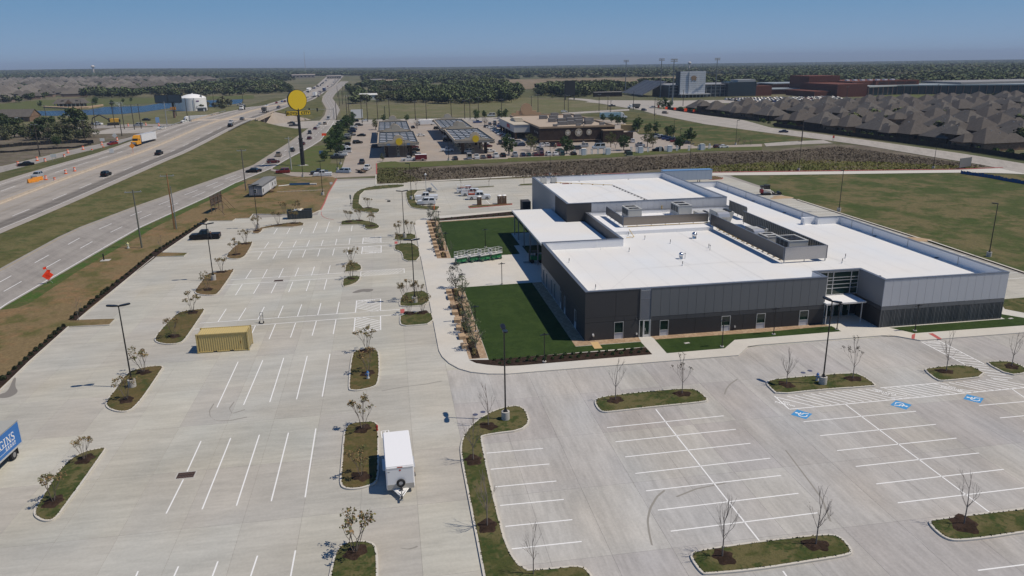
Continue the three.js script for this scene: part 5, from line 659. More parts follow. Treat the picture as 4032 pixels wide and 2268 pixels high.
lampPost('tall lamp left of the white pickup with the solar trailer behind',[5.2,-197.3],9.4,R(180),1);lampPost('tall single-headed lamp beside the red kerb of the entry drive',[-18.5,-209.6],9.3,0,1);lampPost('tall lamp between the tall sign and the grass of the side drive',[-27.4,-246.5],9,R(90),1);lampPost('tall lamp standing behind the left end of the north block',[49.5,-229.8],9.3,R(10),2,.02);lampPost('tall lamp behind the blue-topped semi-trailer',[92.5,-222.5],9.3,R(10),2,.02);
lampPost('tall lamp beyond the drive at the left edge of the green field',[128,-220.2],9.3,R(180),1,.02);lampPost('tall lamp beyond the drive near the dark hoarding',[170.3,-213.6],9.3,R(180),1,.02);lampPost('tall lamp in the near edge of the green field, left one',[102.54,-157.28],9.6,R(180),1,.05);lampPost('tall lamp in the near edge of the green field, right one',[104.44,-113.88],9.6,R(180),1,.05);
for(const [p,l,h] of [[[-17.4,-260.9],'station lamp at the lower corner of the sign lawn',7.6],[[-17.2,-275.2],'station lamp by the lower end of the tree row',7.4],[[134.1,-451.7],'station lamp beside the blue and white semi-trailer',7.5],[[72.5,-296.9],'station lamp in front of the left star on the store wall',7.5],[[83.7,-320],'station lamp in front of the largest star on the store wall',7.5],[[45.4,-284.3],'station lamp in the front row of parked cars',8],[[68,-454],'station lamp beyond the store front parking',7.5],[[21.6,-276.7],'station lamp between the two fuel canopies',8],[[5.8,-278.8],'station lamp by the pickup with the red cargo trailer',7.6],[[123.5,-365.7],'lamp at the right of the store among small trees',8],[[135,-373.6],'lamp left of the dark car row right of the store',8],[[129.5,-332.3],'lamp right of the dark car row beside the store',8],[[142.4,-295.6],'lamp on the edge of the store field by the drive',10],[[114.5,-286.8],'lamp beside the right group of car chargers',8]])lampPost(l,p,h,R(treeCount++*37),1,.03,true);
// garden lamps
const gl={base:G([cyl(.24,.24,.1,0,0,0,16)]),pole:G([cyl(.06,.05,3.6,0,.08,0,8),cyl(.11,.08,.14,0,.08,0,8)]),arms:[0,PI].map((a)=>G([box(.5,.05,.22,.28,3.42,0).applyMatrix4(new THREE.Matrix4()),tube([0,3.62,0],[.3,3.44,0],.03)].map((g)=>g.rotateY(a))))};
function gardenLamp(label,p,ry=0){const g=thing('garden_lamp',label,'lamp post',[p[0],.135,p[1]],ry,'slim black garden lamps round the lawns');obj('footing',gl.base,poleConc,g);obj('pole',gl.pole,lampBlack,g);for(const a of gl.arms)obj('lamp_head',a,lampBlack,g);}
for(const [p,l] of [[[16.84,-81.27],'slim garden lamp in the front mulch bed near the dark corner'],[[39.49,-81.73],'slim garden lamp at the right end of the front turf strip'],[[47.87,-84.57],'slim garden lamp in front of the green-paned window'],[[56.84,-84.65],'slim garden lamp at the tip of the turf by the entrance'],[[66.34,-82.15],'slim garden lamp before the ribbed east block'],[[9.72,-138.58],'slim garden lamp at the far planter corner by the lifts'],[[17.4,-140.01],'slim garden lamp in the far turf behind the lifts'],[[16.74,-114.35],'slim garden lamp at the patio edge of the near turf'],[[9.91,-109.45],'slim garden lamp beside the planter at the patio corner'],[[10,-93.38],'slim garden lamp halfway down the near planter'],[[9.85,-160.07],'slim garden lamp at the far end of the far planter'],[[8.69,-97.62],'slim garden lamp behind the second planter tree']])gardenLamp(l,p,R(8));
for(let i=0;i<2;i++){const p=[[35.73,-83.77],[82.03,-83.9]][i],m=obj('valve_cover',box(.7,.04,.35,0,0,0),poleConc);m.position.set(p[0],.138,p[1]);m.rotation.y=.2;m.userData={label:i?'pale valve cover in the turf at the far right end':'pale valve cover in the turf strip before the long grey front',category:'cover'};}
// utility poles
function utilityPole(label,p,h,lean=0,o={}){const g=thing('utility_pole',label,'utility pole',[p[0],o.y??.03,p[1]],o.ry??R(8),o.group??'wooden utility poles along the roads');g.rotation.z=lean;const m=o.mat??wood,r=o.r??.17;obj('pole',cyl(r,r*.65,h,0,0,0,8),m,g);if(o.arm !==0){const a=o.arm??2.6;obj('cross_arm',box(a,.14,.12,0,h - .55,0),galv,g);for(const x of [-.45,0,.45])obj('insulator',cyl(.06,.05,.22,x*a,h - .41,0,6),galv,g);}if(o.lamp)obj('lamp_arm',[tube([0,h - .8,0],[1.6,h - .3,0],.05),box(.6,.12,.25,1.8,h - .36,0)],galv,g);return g;}
const poleY=M(.13,.115,.10,.95);
utilityPole('grey wooden utility pole nearest the camera on the verge',[-49.39,-154.44],11.6,0,{y:.11,mat:M(.12,.125,.10,.95),arm:3});utilityPole('orange-brown new wooden utility pole on the verge',[-47.54,-171.69],12.2,0,{y:.11,mat:woodNew,arm:2.8});utilityPole('slim grey pole close behind the new wooden pole',[-47.11,-171.59],9.5,0,{y:.11,mat:M(.16,.17,.17,.8),arm:0,r:.12});utilityPole('grey wooden pole left behind the site office trailer',[-41,-223.1],11.8,0,{y:.11,mat:poleY});utilityPole('pale concrete pole at the lower left of the sign lawn',[-33.1,-265.6],11,0,{y:.12,mat:M(.40,.39,.36,.9),r:.22,arm:2.4});
for(const [p,h,l,o] of [
  [[-141.4,-337.6],13,'dark pole at far left beside the frontage lane',{}],[[-142.2,-390.1],11,'dark pole between the scrub trees and the silt fence',{}],[[-214.4,-531],12,'dark pole left of the scrub beside the pond',{}],[[-214.1,-590.4],12,'dark pole standing against the pond left of centre',{}],[[-171.2,-489.3],15,'dark pole by the excavator left end',{}],[[-159.3,-485.3],15,'dark pole by the excavator right end',{lamp:1}],[[-149.9,-471.7],15,'dark pole just right of the excavator',{}],[[-142.7,-465.9],14,'dark pole left of the small white car at the crossing',{}],[[-140.8,-472],14,'pole with palm-like mast behind the turning lane',{}],[[-136.5,-424],8.5,'short dark pole behind the diamond sign',{arm:0}],[[-150,-587.4],13,'dark pole left of the white tanks',{}],[[-139.1,-572.8],13,'dark pole in front of the white tanks',{}],[[-139.9,-642.6],14,'dark pole right of the white tanks',{}],[[-143.8,-685.8],12,'dark pole by the pond right of the tanks',{}],[[-124,-708.4],12,'dark pole at the right tip of the pond',{}],
  [[-26.3,-530.7],14,'wooden pole at the road bend beyond the crossing, left',{}],[[-23.9,-510.8],15,'wooden pole at the road bend beyond the crossing, right',{}],[[-37.5,-695.6],12,'wooden pole along the frontage road near the barn',{}],[[-14.6,-469.4],14,'wooden pole behind the first fuel canopy row, first',{}],[[-11.5,-480.3],16,'wooden pole behind the first fuel canopy row, second',{}],[[-5.4,-490.7],13,'wooden pole behind the first fuel canopy row, third',{}],[[2,-501.4],13,'wooden pole behind the first fuel canopy row, fourth',{}],[[17.8,-482.4],12,'wooden pole between the fuel canopies, left',{}],[[24.8,-484.2],12,'wooden pole between the fuel canopies, right',{}],[[41.5,-496],12,'wooden pole behind the second fuel canopy, left',{}],[[49,-484.2],12,'wooden pole behind the second fuel canopy, middle',{}],[[51.8,-478.7],13,'wooden pole behind the second fuel canopy, right',{}],[[61.8,-517.6],12,'wooden pole left of the white panel van',{}],[[72.7,-484.5],12,'wooden pole right of the white panel van',{}],
  [[97.7,-514.2],12,'wooden pole behind the store gable, left',{}],[[102,-512.6],13,'wooden pole behind the store gable, right',{}],[[123.5,-525.9],12,'wooden pole by the white car on the cross street',{}],[[123.6,-514.9],12,'wooden pole right of the white car on the cross street',{}],[[147.5,-522.1],12,'wooden pole left of the dump truck junction',{}],[[157.8,-535.5],10,'wooden pole second left of the dump truck junction',{}],[[174.7,-528.6],13,'wooden pole beside the dump truck',{}],[[147.9,-494.9],9,'wooden pole behind the semi-trailer',{}],[[168.6,-467.3],11,'wooden pole near the orange work signs',{}],[[224.4,-559.7],12,'wooden pole left end of the stadium fence',{}],
  [[174.6,-300.2],9,'thin pole by the side street mouth',{arm:0}],[[409.3,-561.5],12,'pole before the school lawn',{}],[[447.6,-569.4],12,'pole right before the school lawn',{}],[[376.8,-585.2],11,'pole beside the glittering parked cars',{}],
  [[-31.7,-504.6],11,'traffic signal mast pole at the crossing',{arm:0}],[[-0.9,-502.4],8,'short pole behind the left canopy gable',{}],[[-38.9,-672.1],12,'wooden pole near the bend of the frontage road',{}],[[-50.7,-854.6],12,'wooden pole farther along the frontage road',{}],[[-44.8,-851.6],12,'wooden pole beside the far orange signs',{}],
])utilityPole(l,p,h,0,{mat:M(.05,.042,.036,.95),r:.24,...o});
// ---- the tall town sign: yellow disc and name board on one dark mast
{const p=[-30.3,-276.1],s=thing('pylon_sign','tall dark pylon with a yellow disc and a yellow ROYSE CITY board','sign',[p[0],.1,p[1]],R(30));const H=18.7;
  obj('mast',[cyl(.72,.68,9.5,0,0,0,18),cyl(.5,.46,H+1 - 9.5,0,9.5,0,18)],M(.02,.02,.022,.5),s);obj('mast_collar',cyl(.78,.78,.35,0,9.3,0,18),M(.03,.03,.032,.5),s);obj('footing',box(3,.12,3),poleConc,s);
  const dr=new THREE.CylinderGeometry(3.5,3.5,.7,48);dr.rotateX(PI/2);dr.translate(0,H+3.9,0);obj('disc_rim',dr,M(.03,.03,.02,.5),s);for(const z of [1,-1]){const d=new THREE.CylinderGeometry(3.34,3.34,.06,48);d.rotateX(PI/2);d.translate(0,H+3.9,z*.37);obj('disc_face',d,M(.72,.50,.015,.5),s);}
  obj('board_frame',box(8.9,1.6,.6,0,H - 1.3,0),M(.03,.03,.02,.5),s);for(const z of [1,-1]){obj('board_face',box(8.65,1.38,.06,0,H - 1.19,z*.31),M(.62,.44,.03,.5),s);const t=textGeo('ROYSE CITY',.9,.05,font,1.25);if(z<0)t.rotateY(PI);t.translate(0,H - .5,z*.35);obj('lettering',t,black,s);}}
// ---- orange diamond warning sign with two flags on the near verge
{const p=[-57.19,-130.84],s=thing('roadwork_sign','bright orange diamond roadwork sign with two flags by the frontage road','sign',[p[0],.12,p[1]],R(28));const d=new THREE.Mesh();const g=new RoundedBoxGeometry(1.22,1.22,.04,2,.02);g.rotateZ(PI/4);g.translate(0,1.35,0);obj('face',g,M(.95,.055,.008,.6,{emissive:new THREE.Color(0,0,0)}),s);for(let k=0;k<3;k++)obj('faint_lettering',new THREE.BoxGeometry([.5,.62,.66][k],.1,.01).translate(0,1.6 - k*.24,.022),M(.5,.02,.006,.7),s);obj('stand',[tube([-.5,0,.2],[0,.75,0],.025),tube([.5,0,.2],[0,.75,0],.025),tube([0,.1,-.4],[0,2.9,0],.03)],galv,s);for(const [x,y] of [[.12,2.35],[-.12,2.9]])obj('flag',tri([0,y,0,x*4.5,y - .12,.1,x*3.4,y - .5,.05,0,y - .42,0],[0,1,2,0,2,3]),M(.85,.05,.01,.8),s);}
for(const [p,l,w,h] of [[[-30.7,-382.6],'plain orange rectangular sign at the road edge left of the station',2.2,1.2],[[194.2,-514.9],'small orange sign, first of four along the dark fence',1.8,1.6],[[197.1,-505.8],'small orange sign, second of four along the dark fence',1.8,1.6],[[197.7,-488.1],'orange diamond sign, third of four along the dark fence',2.2,2],[[199.9,-478.9],'small orange sign, fourth of four along the dark fence',1.8,1.6],[[195,-532.6],'small orange sign near the junction',1.6,1.6]]){const s=thing('orange_sign',l,'sign',p,R(10),'small orange work signs');obj('face',box(w,h,.06,0,.9,0),M(.9,.08,.012,.6),s);obj('post',[box(.08,1,.08,-w*.3,0,-.06),box(.08,1,.08,w*.3,0,-.06)],galv,s);}
{const p=[-97.4,-312],s=thing('orange_diamond_sign','orange diamond sign on a stand on the highway shoulder','sign',[p[0],hy(p[1])+.03,p[1]],R(15));const g=new RoundedBoxGeometry(1.5,1.5,.05,2,.02);g.rotateZ(PI/4);g.translate(0,3,0);obj('face',g,M(.75,.26,.02,.6),s);obj('post',[box(.09,2.4,.09),box(1.6,.08,.08),box(.08,.08,1.4)],orange,s);}
// traffic barrels and water barriers
const barG=[cyl(.31,.25,.95,0,.08,0,14),cyl(.42,.42,.09,0,0,0,14)],barB=G(barG),barS=G([cyl(.297,.283,.14,0,.32,0,14),cyl(.272,.26,.14,0,.62,0,14)].map((g)=>g.scale(1.03,1,1.03)));
for(const [p,l] of [[[-102.8,-261.2],'orange barrel on the highway median, third nearest'],[[-102,-266.4],'orange barrel on the highway median, farthest of four'],[[-104.3,-250],'orange barrel on the highway median, second nearest'],[[-100,-245.4],'orange barrel on the highway median, nearest']]){const s=thing('traffic_barrel',l,'barrel',[p[0],hy(p[1])+.02,p[1]],0,'orange traffic barrels');s.scale.setScalar(1.25);obj('drum',barB,orange,s);obj('stripe_bands',barS,white,s);}
{const ps=[[-135.7,-304.7],[-134.8,-318.7],[-129.4,-312.3],[-127.4,-325.2],[-133.1,-344.1],[-132,-357.8],[-123.2,-343.1],[-130.4,-376.1],[-121.9,-352.9],[-130.5,-397.5],[-136.7,-492.4],[-154.9,-494.9],[-146.1,-499.4]];const w=['first','second','third','fourth','fifth','sixth','seventh','eighth','ninth','tenth','eleventh','twelfth','thirteenth'];ps.forEach((p,i)=>{const s=thing('traffic_barrel',`orange barrel along the far frontage lane, ${w[i]} from the left`,'barrel',[p[0],.05,p[1]],0,'orange traffic barrels');s.scale.setScalar(1.5);obj('drum',barB,orange,s);obj('stripe_bands',barS,white,s);});}
for(const [p,l] of [[[-106.2,-245.6],'yellow plastic water barrier, nearer of two on the highway median'],[[-106.1,-248.6],'yellow plastic water barrier, farther of two on the highway median']]){const s=thing('water_barrier',l,'barrier',[p[0],hy(p[1])+.02,p[1]],R(62),'yellow water barriers');obj('body',[box(3.4,.5,.75,0,0,0),box(3.4,.65,.42,0,.5,0)],M(.75,.30,.03,.6),s);obj('slot',[box(.5,.12,.77,-.8,.2,0),box(.5,.12,.77,.8,.2,0)],M(.4,.15,.02,.7),s);}
// plain white road signs
for(const [p,l,w,h,y] of [[[-124.8,-309],'back of a grey road sign on two posts by the grass strip',1.9,1.2,2.2],[[-105.9,-314.4],'round-topped grey sign back on two posts by the highway',1.6,1.7,2.6],[[-133.9,-387.6],'small white sign left of the red car',2.0,1.4,.8],[[-134.6,-407.3],'white diamond sign behind the red car',1.8,1.8,.8],[[-18.4,-495.4],'large white blank sign board beyond the crossing',7.5,5.5,1.2],[[-141.9,-509.9],'blue and white road sign by the left crossing',2.2,3.4,.5],[[-26.4,-308.3],'small blue sign on the sign lawn',1.6,1.3,.3],[[185.8,-294.7],'red stop sign at the side street mouth',1,1,1.6],[[-17.4,-227.5],'small white yard sign by the entry drive',.8,.7,.2]]){const s=thing('road_sign',l,'sign',[p[0],.05,p[1]],R(14),'roadside signs');const col=/red stop/.test(l)?M(.4,.02,.02,.6):/small blue/.test(l)?M(.05,.12,.3,.6):/blue/.test(l)?M(.2,.35,.6,.6):M(.55,.57,.57,.5);obj('face',/diamond/.test(l)?new THREE.BoxGeometry(w,h,.06).rotateZ(PI/4).translate(0,y+h/2,0):rbox(w,h,.06,0,y,0,.03),col,s);obj('post',[box(.08,y+h*.5,.08,-w*.3,0,-.07),box(.08,y+h*.5,.08,w*.3,0,-.07)],galv,s);}
// traffic signals at the crossing
{const p=[-33.4,-505.3],s=thing('traffic_signal','traffic signal with a long arm over the far crossing','traffic light',[p[0],.05,p[1]],R(180));obj('mast',cyl(.2,.15,7.5),galv,s);obj('arm',tube([0,6.6,0],[17,7,0],.12),galv,s);for(const x of [10,15]){obj('signal_head',box(.6,1.9,.5,x,5.6,0),M(.35,.08,.03,.6),s);obj('backplate',box(.9,2.2,.06,x,5.45,-.28),black,s);}}
{const p=[-132.5,-494.8],s=thing('traffic_signal','traffic signal with orange heads left of the billboard','traffic light',[p[0],.05,p[1]],0);obj('mast',cyl(.28,.2,14,0,0,0),galv,s);obj('arm',tube([0,8.5,0],[10,9,0],.14),galv,s);for(const x of [3.6,4.8,6])obj('signal_head',box(.7,1.7,.6,x,9,0),M(.62,.26,.03,.6),s);}
// billboard and water tanks by the pond
{const p=[-145.7,-565.1],s=thing('billboard','black double panel billboard on a single post before the pond','billboard',[p[0],.05,p[1]],R(-4));obj('post',cyl(.75,.75,10.5),M(.025,.025,.028,.6),s);obj('post_skirt',cyl(.8,.8,4.2,0,0,0),M(.16,.10,.08,.9),s);obj('panel',box(17.5,5.2,.5,-2.6,10.4,.8),M(.03,.035,.04,.6),s);obj('panel',box(17.5,5.2,.5,-2.6,10.4,-.8),M(.03,.035,.04,.6),s);for(const x of [-7,1.6])obj('poster',box(7.8,4.4,.04,x,10.8,1.08),M(.05,.075,.10,.5),s);obj('catwalk',box(16.5,.25,2.6,-2.6,10.0,0),black,s);for(const x of [-10,-6,-2,2,5])obj('floodlight',[tube([x,10,1.2],[x,9.6,2.6],.05),box(.5,.2,.3,x,9.5,2.6)],black,s);}
for(const [p,l,r,h] of [[[-163.1,-651.9],'low white water tank behind the billboard',8.6,8],[[-153.3,-645.3],'taller white water tank with a small dark logo',10.2,10]]){const s=thing('water_tank',l,'water tank',[p[0],.02,p[1] - r],0,'white water tanks by the pond');obj('shell',cyl(r,r,h,0,0,0,40),white,s);const d=new THREE.SphereGeometry(r*1.9,40,10,0,6.283,0,Math.asin(1/1.9));d.translate(0,h - r*1.9*Math.cos(Math.asin(1/1.9)),0);obj('dome',d,white,s);obj('vent',cyl(.5,.4,.7,0,h+r*.28,0),white,s);obj('ladder',box(.5,h,.25,r*.3,0,r+.12),galv,s);if(h>9){const t=cyl(.9,.9,.1,0,0,0,16).rotateX(PI/2).scale(1.5,.6,1).translate(0,h - 2.4,r+.05);const m=obj('logo',t,M(.16,.09,.18,.6),s);m.rotation.y=R(32);obj('ladder_cage',box(1.2,2.6,1.2,r*.75,h - .6,r*.5),galv,s);}}
{const p=[-143.6,-637.6],s=thing('pump_house','small white shed right of the water tanks','shed',[p[0],.02,p[1] - 2],R(5));obj('wall',box(6.5,2.6,4),M(.10,.11,.11,.7),s);obj('roof',box(7,.9,4.6,0,2.6,0),white,s);obj('door',box(1,2,.06,1.8,.1,2.03),white,s);}

// ================================================================ THINGS ON THE LOT
// tan shipping container
{const c=thing('shipping_container','tan corrugated steel shipping container on the parking lot','container',[-21.94,-92.63],R(-1));const y=M(.52,.405,.165,.6),L=6.1,W=2.44,H=2.5,rib=(n,len)=>{const pts=[];const w=len/n;for(let k=0;k<n;k++){const x=-len/2+k*w;pts.push([x,0],[x+w*.28,0],[x+w*.42,.05],[x+w*.78,.05],[x+w*.92,0]);}pts.push([len/2,0]);return pts;};
  c.position.z -=W/2;const side=rib(21,L - .3);for(const s of [1,-1]){const p=side.map(([x,d])=>[x,s*(W/2 - .05+d - .04)]);const g=wall(p,.18,H - .1,false);obj('side_panel',g,y,c);}{const p=rib(9,W - .24).map(([x,d])=>[-(L/2 - .05+d - .04),x]);obj('end_panel',wall(p,.18,H - .1,false),y,c);}
  {const P=[],I=[];const q=rib(21,L - .2);q.forEach(([x,d],i)=>{P.push(x,H - .07+d*.6,-W/2+.05,x,H - .07+d*.6,W/2 - .05);if(i){const k=2*i;I.push(k - 2,k - 1,k,k,k - 1,k+1);}});const g=tri(P,I).toNonIndexed();g.computeVertexNormals();obj('roof_panel',g,y,c);}
  for(const sx of [-1,1])for(const sz of [-1,1]){obj('corner_post',bx(sx*L/2 - .08,sx*L/2+.08,0,H,sz*W/2 - .08,sz*W/2+.08),y,c);obj('corner_casting',[bx(sx*L/2 - .1,sx*L/2+.1,H - .12,H+.02,sz*W/2 - .1,sz*W/2+.1),bx(sx*L/2 - .1,sx*L/2+.1,0,.12,sz*W/2 - .1,sz*W/2+.1)],M(.42,.33,.13,.7),c);}
  for(const s of [1,-1]){obj('top_rail',bx(-L/2,L/2,H - .1,H,s*W/2 - .05,s*W/2+.03),y,c);obj('bottom_rail',[bx(-L/2,-1.25,.06,.2,s*W/2 - .04,s*W/2+.03),bx(-.75,.75,.06,.2,s*W/2 - .04,s*W/2+.03),bx(1.25,L/2,.06,.2,s*W/2 - .04,s*W/2+.03)],y,c);}
  for(const s of [-1,1]){const d=part(c,'door');obj('door_leaf',bx(L/2 - .06,L/2,.16,H - .12,s*.62 - .56,s*.62+.56),y,d);for(const k of [-.28,.28])obj('lock_rod',cyl(.025,.025,H - .3,L/2+.04,.15,s*.62+k,6),M(.3,.32,.3,.5),d);}obj('floor',bx(-L/2,L/2,.1,.16,-W/2+.05,W/2 - .05),darkMetal,c);obj('stain',bx(2.1,2.22,1.0,1.35,W/2+.012,W/2+.02),M(.18,.10,.02,.9),c);}
// white enclosed cargo trailer with spare wheel
{const p=[-0.82,-55.82],t=thing('cargo_trailer','white enclosed cargo trailer with a spare wheel on its nose','trailer',[p[0]+.05,0,p[1]],R(2));const wm=M(.80,.80,.80,.35),W=2.35,L=6.3,H=2.55,y0=.42;t.position.z -=L/2+.02;
  obj('body',rbox(W,H - y0,L,0,y0,0,.13),wm,t);obj('roof',rbox(W - .06,.1,L - .1,0,H - .05,0,.05),M(.84,.84,.84,.4),t);obj('gravel_guard',bx(-W/2+.06,W/2 - .06,y0+.02,y0+.5,L/2 - .02,L/2+.012),M(.42,.40,.36,.5),t);obj('edge_trim',[bx(-W/2 - .015,-W/2+.03,H - .2,H - .1,-L/2+.1,L/2 - .1),bx(W/2 - .03,W/2+.015,H - .2,H - .1,-L/2+.1,L/2 - .1),bx(-W/2+.1,W/2 - .1,H - .2,H - .12,L/2 - .03,L/2+.015)],alu,t);
  obj('roof_light',bx(-.22,.22,H - .12,H - .05,L/2 - .05,L/2+.02),M(.3,.04,.02,.5),t);obj('badge',bx(-.07,.07,H - .42,H - .28,L/2,L/2+.014),M(.4,.05,.05,.5),t);obj('number_label',bx(-1.02,-.85,H - .48,H - .41,L/2+.001,L/2+.006),M(.25,.25,.25),t);
  const sp=part(t,'spare_wheel');const ty=new THREE.TorusGeometry(.27,.105,10,24);ty.translate(.02,1.08,L/2+.14);obj('tyre',ty,rubber,sp);obj('rim',cyl(.2,.2,.12,0,0,0,18).rotateX(PI/2).translate(.02,1.08,L/2+.05),M(.5,.5,.5,.4,{metalness:.4}),sp);obj('bracket',bx(-.02,.06,.55,1.08,L/2,L/2+.06),darkMetal,sp);
  obj('drawbar',[tube([-.75,.42,L/2 - .3],[0,.42,L/2+1.25],.06,4),tube([.75,.42,L/2 - .3],[0,.42,L/2+1.25],.06,4),tube([0,.42,L/2 - .3],[0,.42,L/2+1.4],.06,4)],white,t);obj('tongue_plate',poly([[-.6,L/2+.02],[.6,L/2+.02],[.06,L/2+.9],[-.06,L/2+.9]],.49),white,t);obj('coupler',rbox(.16,.14,.34,0,.42,L/2+1.35,.03),darkMetal,t);obj('jack',[cyl(.045,.045,.85,0,.03,L/2+1.02),box(.22,.03,.22,0,0,L/2+1.02),tube([0,.86,L/2+1.02],[.24,.86,L/2+1.02],.02)],galv,t);obj('battery_box',rbox(.25,.2,.2,.02,.5,L/2+.35,.03),darkMetal,t);
  for(const s of [-1,1])for(const z of [-.95,-.1]){const w=part(t,'wheel');obj('tyre',cyl(.34,.34,.2,0,0,0,20).rotateZ(PI/2).translate(s*(W/2 - .1)+(s>0?.1:.1)- .0,.34,z),rubber,w);}for(const s of [-1,1])obj('fender',rbox(.24,.1,1.95,s*(W/2+.1),.74,-.5,.04),alu,t);for(const s of [-1,1])obj('marker_light',bx(s*(W/2+.02)- .01,s*(W/2+.02)+.01,1.7,1.78,L/2 - .4,L/2 - .3),M(.6,.2,.02),t);obj('step',bx(W/2,W/2+.18,.45,.5,.8,1.4),darkMetal,t);}
// blue lorry cut by the left edge of the picture
{const t=thing('box_truck','blue box truck lettered GINS GROUP cut by the left edge','truck',[-35.5,-69.6],R(86.5));const bl=M(.025,.155,.46,.45),W=2.5,L=7.2,y0=1.0,H=3.25;// the near long side faces +z
  obj('box_body',bx(-L,0,y0,H,-W,-.02),M(.52,.52,.48,.6),t);obj('side_panel',bx(-L+.06,-.06,y0+.1,H - .12,-.02,.012),bl,t);obj('end_panel',bx(-.01,.02,y0+.1,H - .1,-W+.06,-.06),bl,t);obj('roof',bx(-L - .02,.02,H - .02,H+.05,-W - .02,.03),M(.36,.36,.33,.8),t);obj('bottom_rail',bx(-L,.02,y0 - .08,y0+.09,-.06,.03),alu,t);for(const x of [-L,0])obj('corner_post',bx(x - .06,x+.06,y0,H,-.05,.03),alu,t);
  const a=textGeo('GINS',.78,.012,serif);a.computeBoundingBox();a.translate(-.95 - a.boundingBox.max.x,H - .98,.014);obj('lettering',a,white,t);const b=textGeo('G R O U P',.27,.012);b.computeBoundingBox();b.translate(-.95 - b.boundingBox.max.x,y0+.62,.014);obj('lettering',b,white,t);for(const y of [y0+.42,y0+.9])obj('lettering_line',bx(-4.3,-.95,y,y+.03,.012,.018),white,t);
  obj('chassis',bx(-L+.3,-.3,.62,y0 - .08,-W+.75,-.75),darkMetal,t);for(const x of [-L+1.1,-1.4])for(const z of [-.35,-W+.35]){const w=part(t,'wheel');obj('tyre',cyl(.48,.48,.28,0,0,0,20).rotateX(PI/2).translate(x,.48,z),rubber,w);obj('rim',cyl(.24,.24,.3,0,0,0,14).rotateX(PI/2).translate(x,.48,z),rimM,w);}obj('cab',[rbox(2,1.9,2.3,-L - 1.2,.6,-W/2,.2)],white,t);obj('mud_flap',bx(-.7,-.62,.2,.9,-.6,-.1),rubber,t);}
// dark roll-off skip with debris
{const p=[-21.4,-177.5],t=thing('skip_container','dark grey roll-off skip filled with building waste','skip',[p[0],0,p[1] - 1.3],R(4));const m=M(.035,.045,.05,.55),L=5.6,W=2.4,H=1.9;obj('wall',[bx(-L/2,L/2,.2,H,W/2 - .06,W/2),bx(-L/2,L/2,.2,H,-W/2,-W/2+.06)],m,t);obj('end_wall',bx(-L/2,-L/2+.06,.2,H,-W/2+.06,W/2 - .06),m,t);obj('tailgate',bx(L/2 - .06,L/2,.2,H,-W/2+.06,W/2 - .06),m,t);obj('floor',bx(-L/2,L/2,.14,.2,-W/2,W/2),m,t);obj('rim',[bx(-L/2 - .05,L/2+.05,H - .02,H+.08,W/2 - .08,W/2+.05),bx(-L/2 - .05,L/2+.05,H - .02,H+.08,-W/2 - .05,-W/2+.08),bx(-L/2 - .05,-L/2+.06,H - .02,H+.08,-W/2,W/2),bx(L/2 - .06,L/2+.05,H - .02,H+.08,-W/2,W/2)],M(.07,.085,.09,.5),t);for(let k=0;k<7;k++)obj('stiffener',bx(-L/2+.4+k*.8,-L/2+.48+k*.8,.2,H,W/2,W/2+.06),m,t);for(const x of [-L/2+.5,L/2 - .5])obj('roller',cyl(.12,.12,1.6,0,0,0,10).rotateX(PI/2).translate(x,.12,-.8),darkMetal,t);
  const r=rngOf(9);for(let k=0;k<16;k++){const g=new THREE.BoxGeometry(.4+r()*1.4,.04+.08*r(),.15+.5*r());g.rotateX(r()- .5);g.rotateZ((r()- .5)*1.2);g.rotateY(r()*3);g.translate(-1.6+r()*1.9,1.55+r()*.45,(r()- .5)*1.6);obj('debris',g,[white,M(.5,.42,.3),M(.35,.38,.4),M(.6,.55,.35)][k % 4],t);}obj('debris_bed',bx(-L/2+.06,L/2 - .06,.2,1.35,-W/2+.06,W/2 - .06),M(.10,.10,.09),t);for(const [x,a] of [[-1.7,.5],[-1.25,.75]]){const g=new THREE.BoxGeometry(.1,2.2,.05);g.rotateZ(-a);g.translate(x,2.2,0);obj('plank',g,M(.55,.42,.2),t);}}
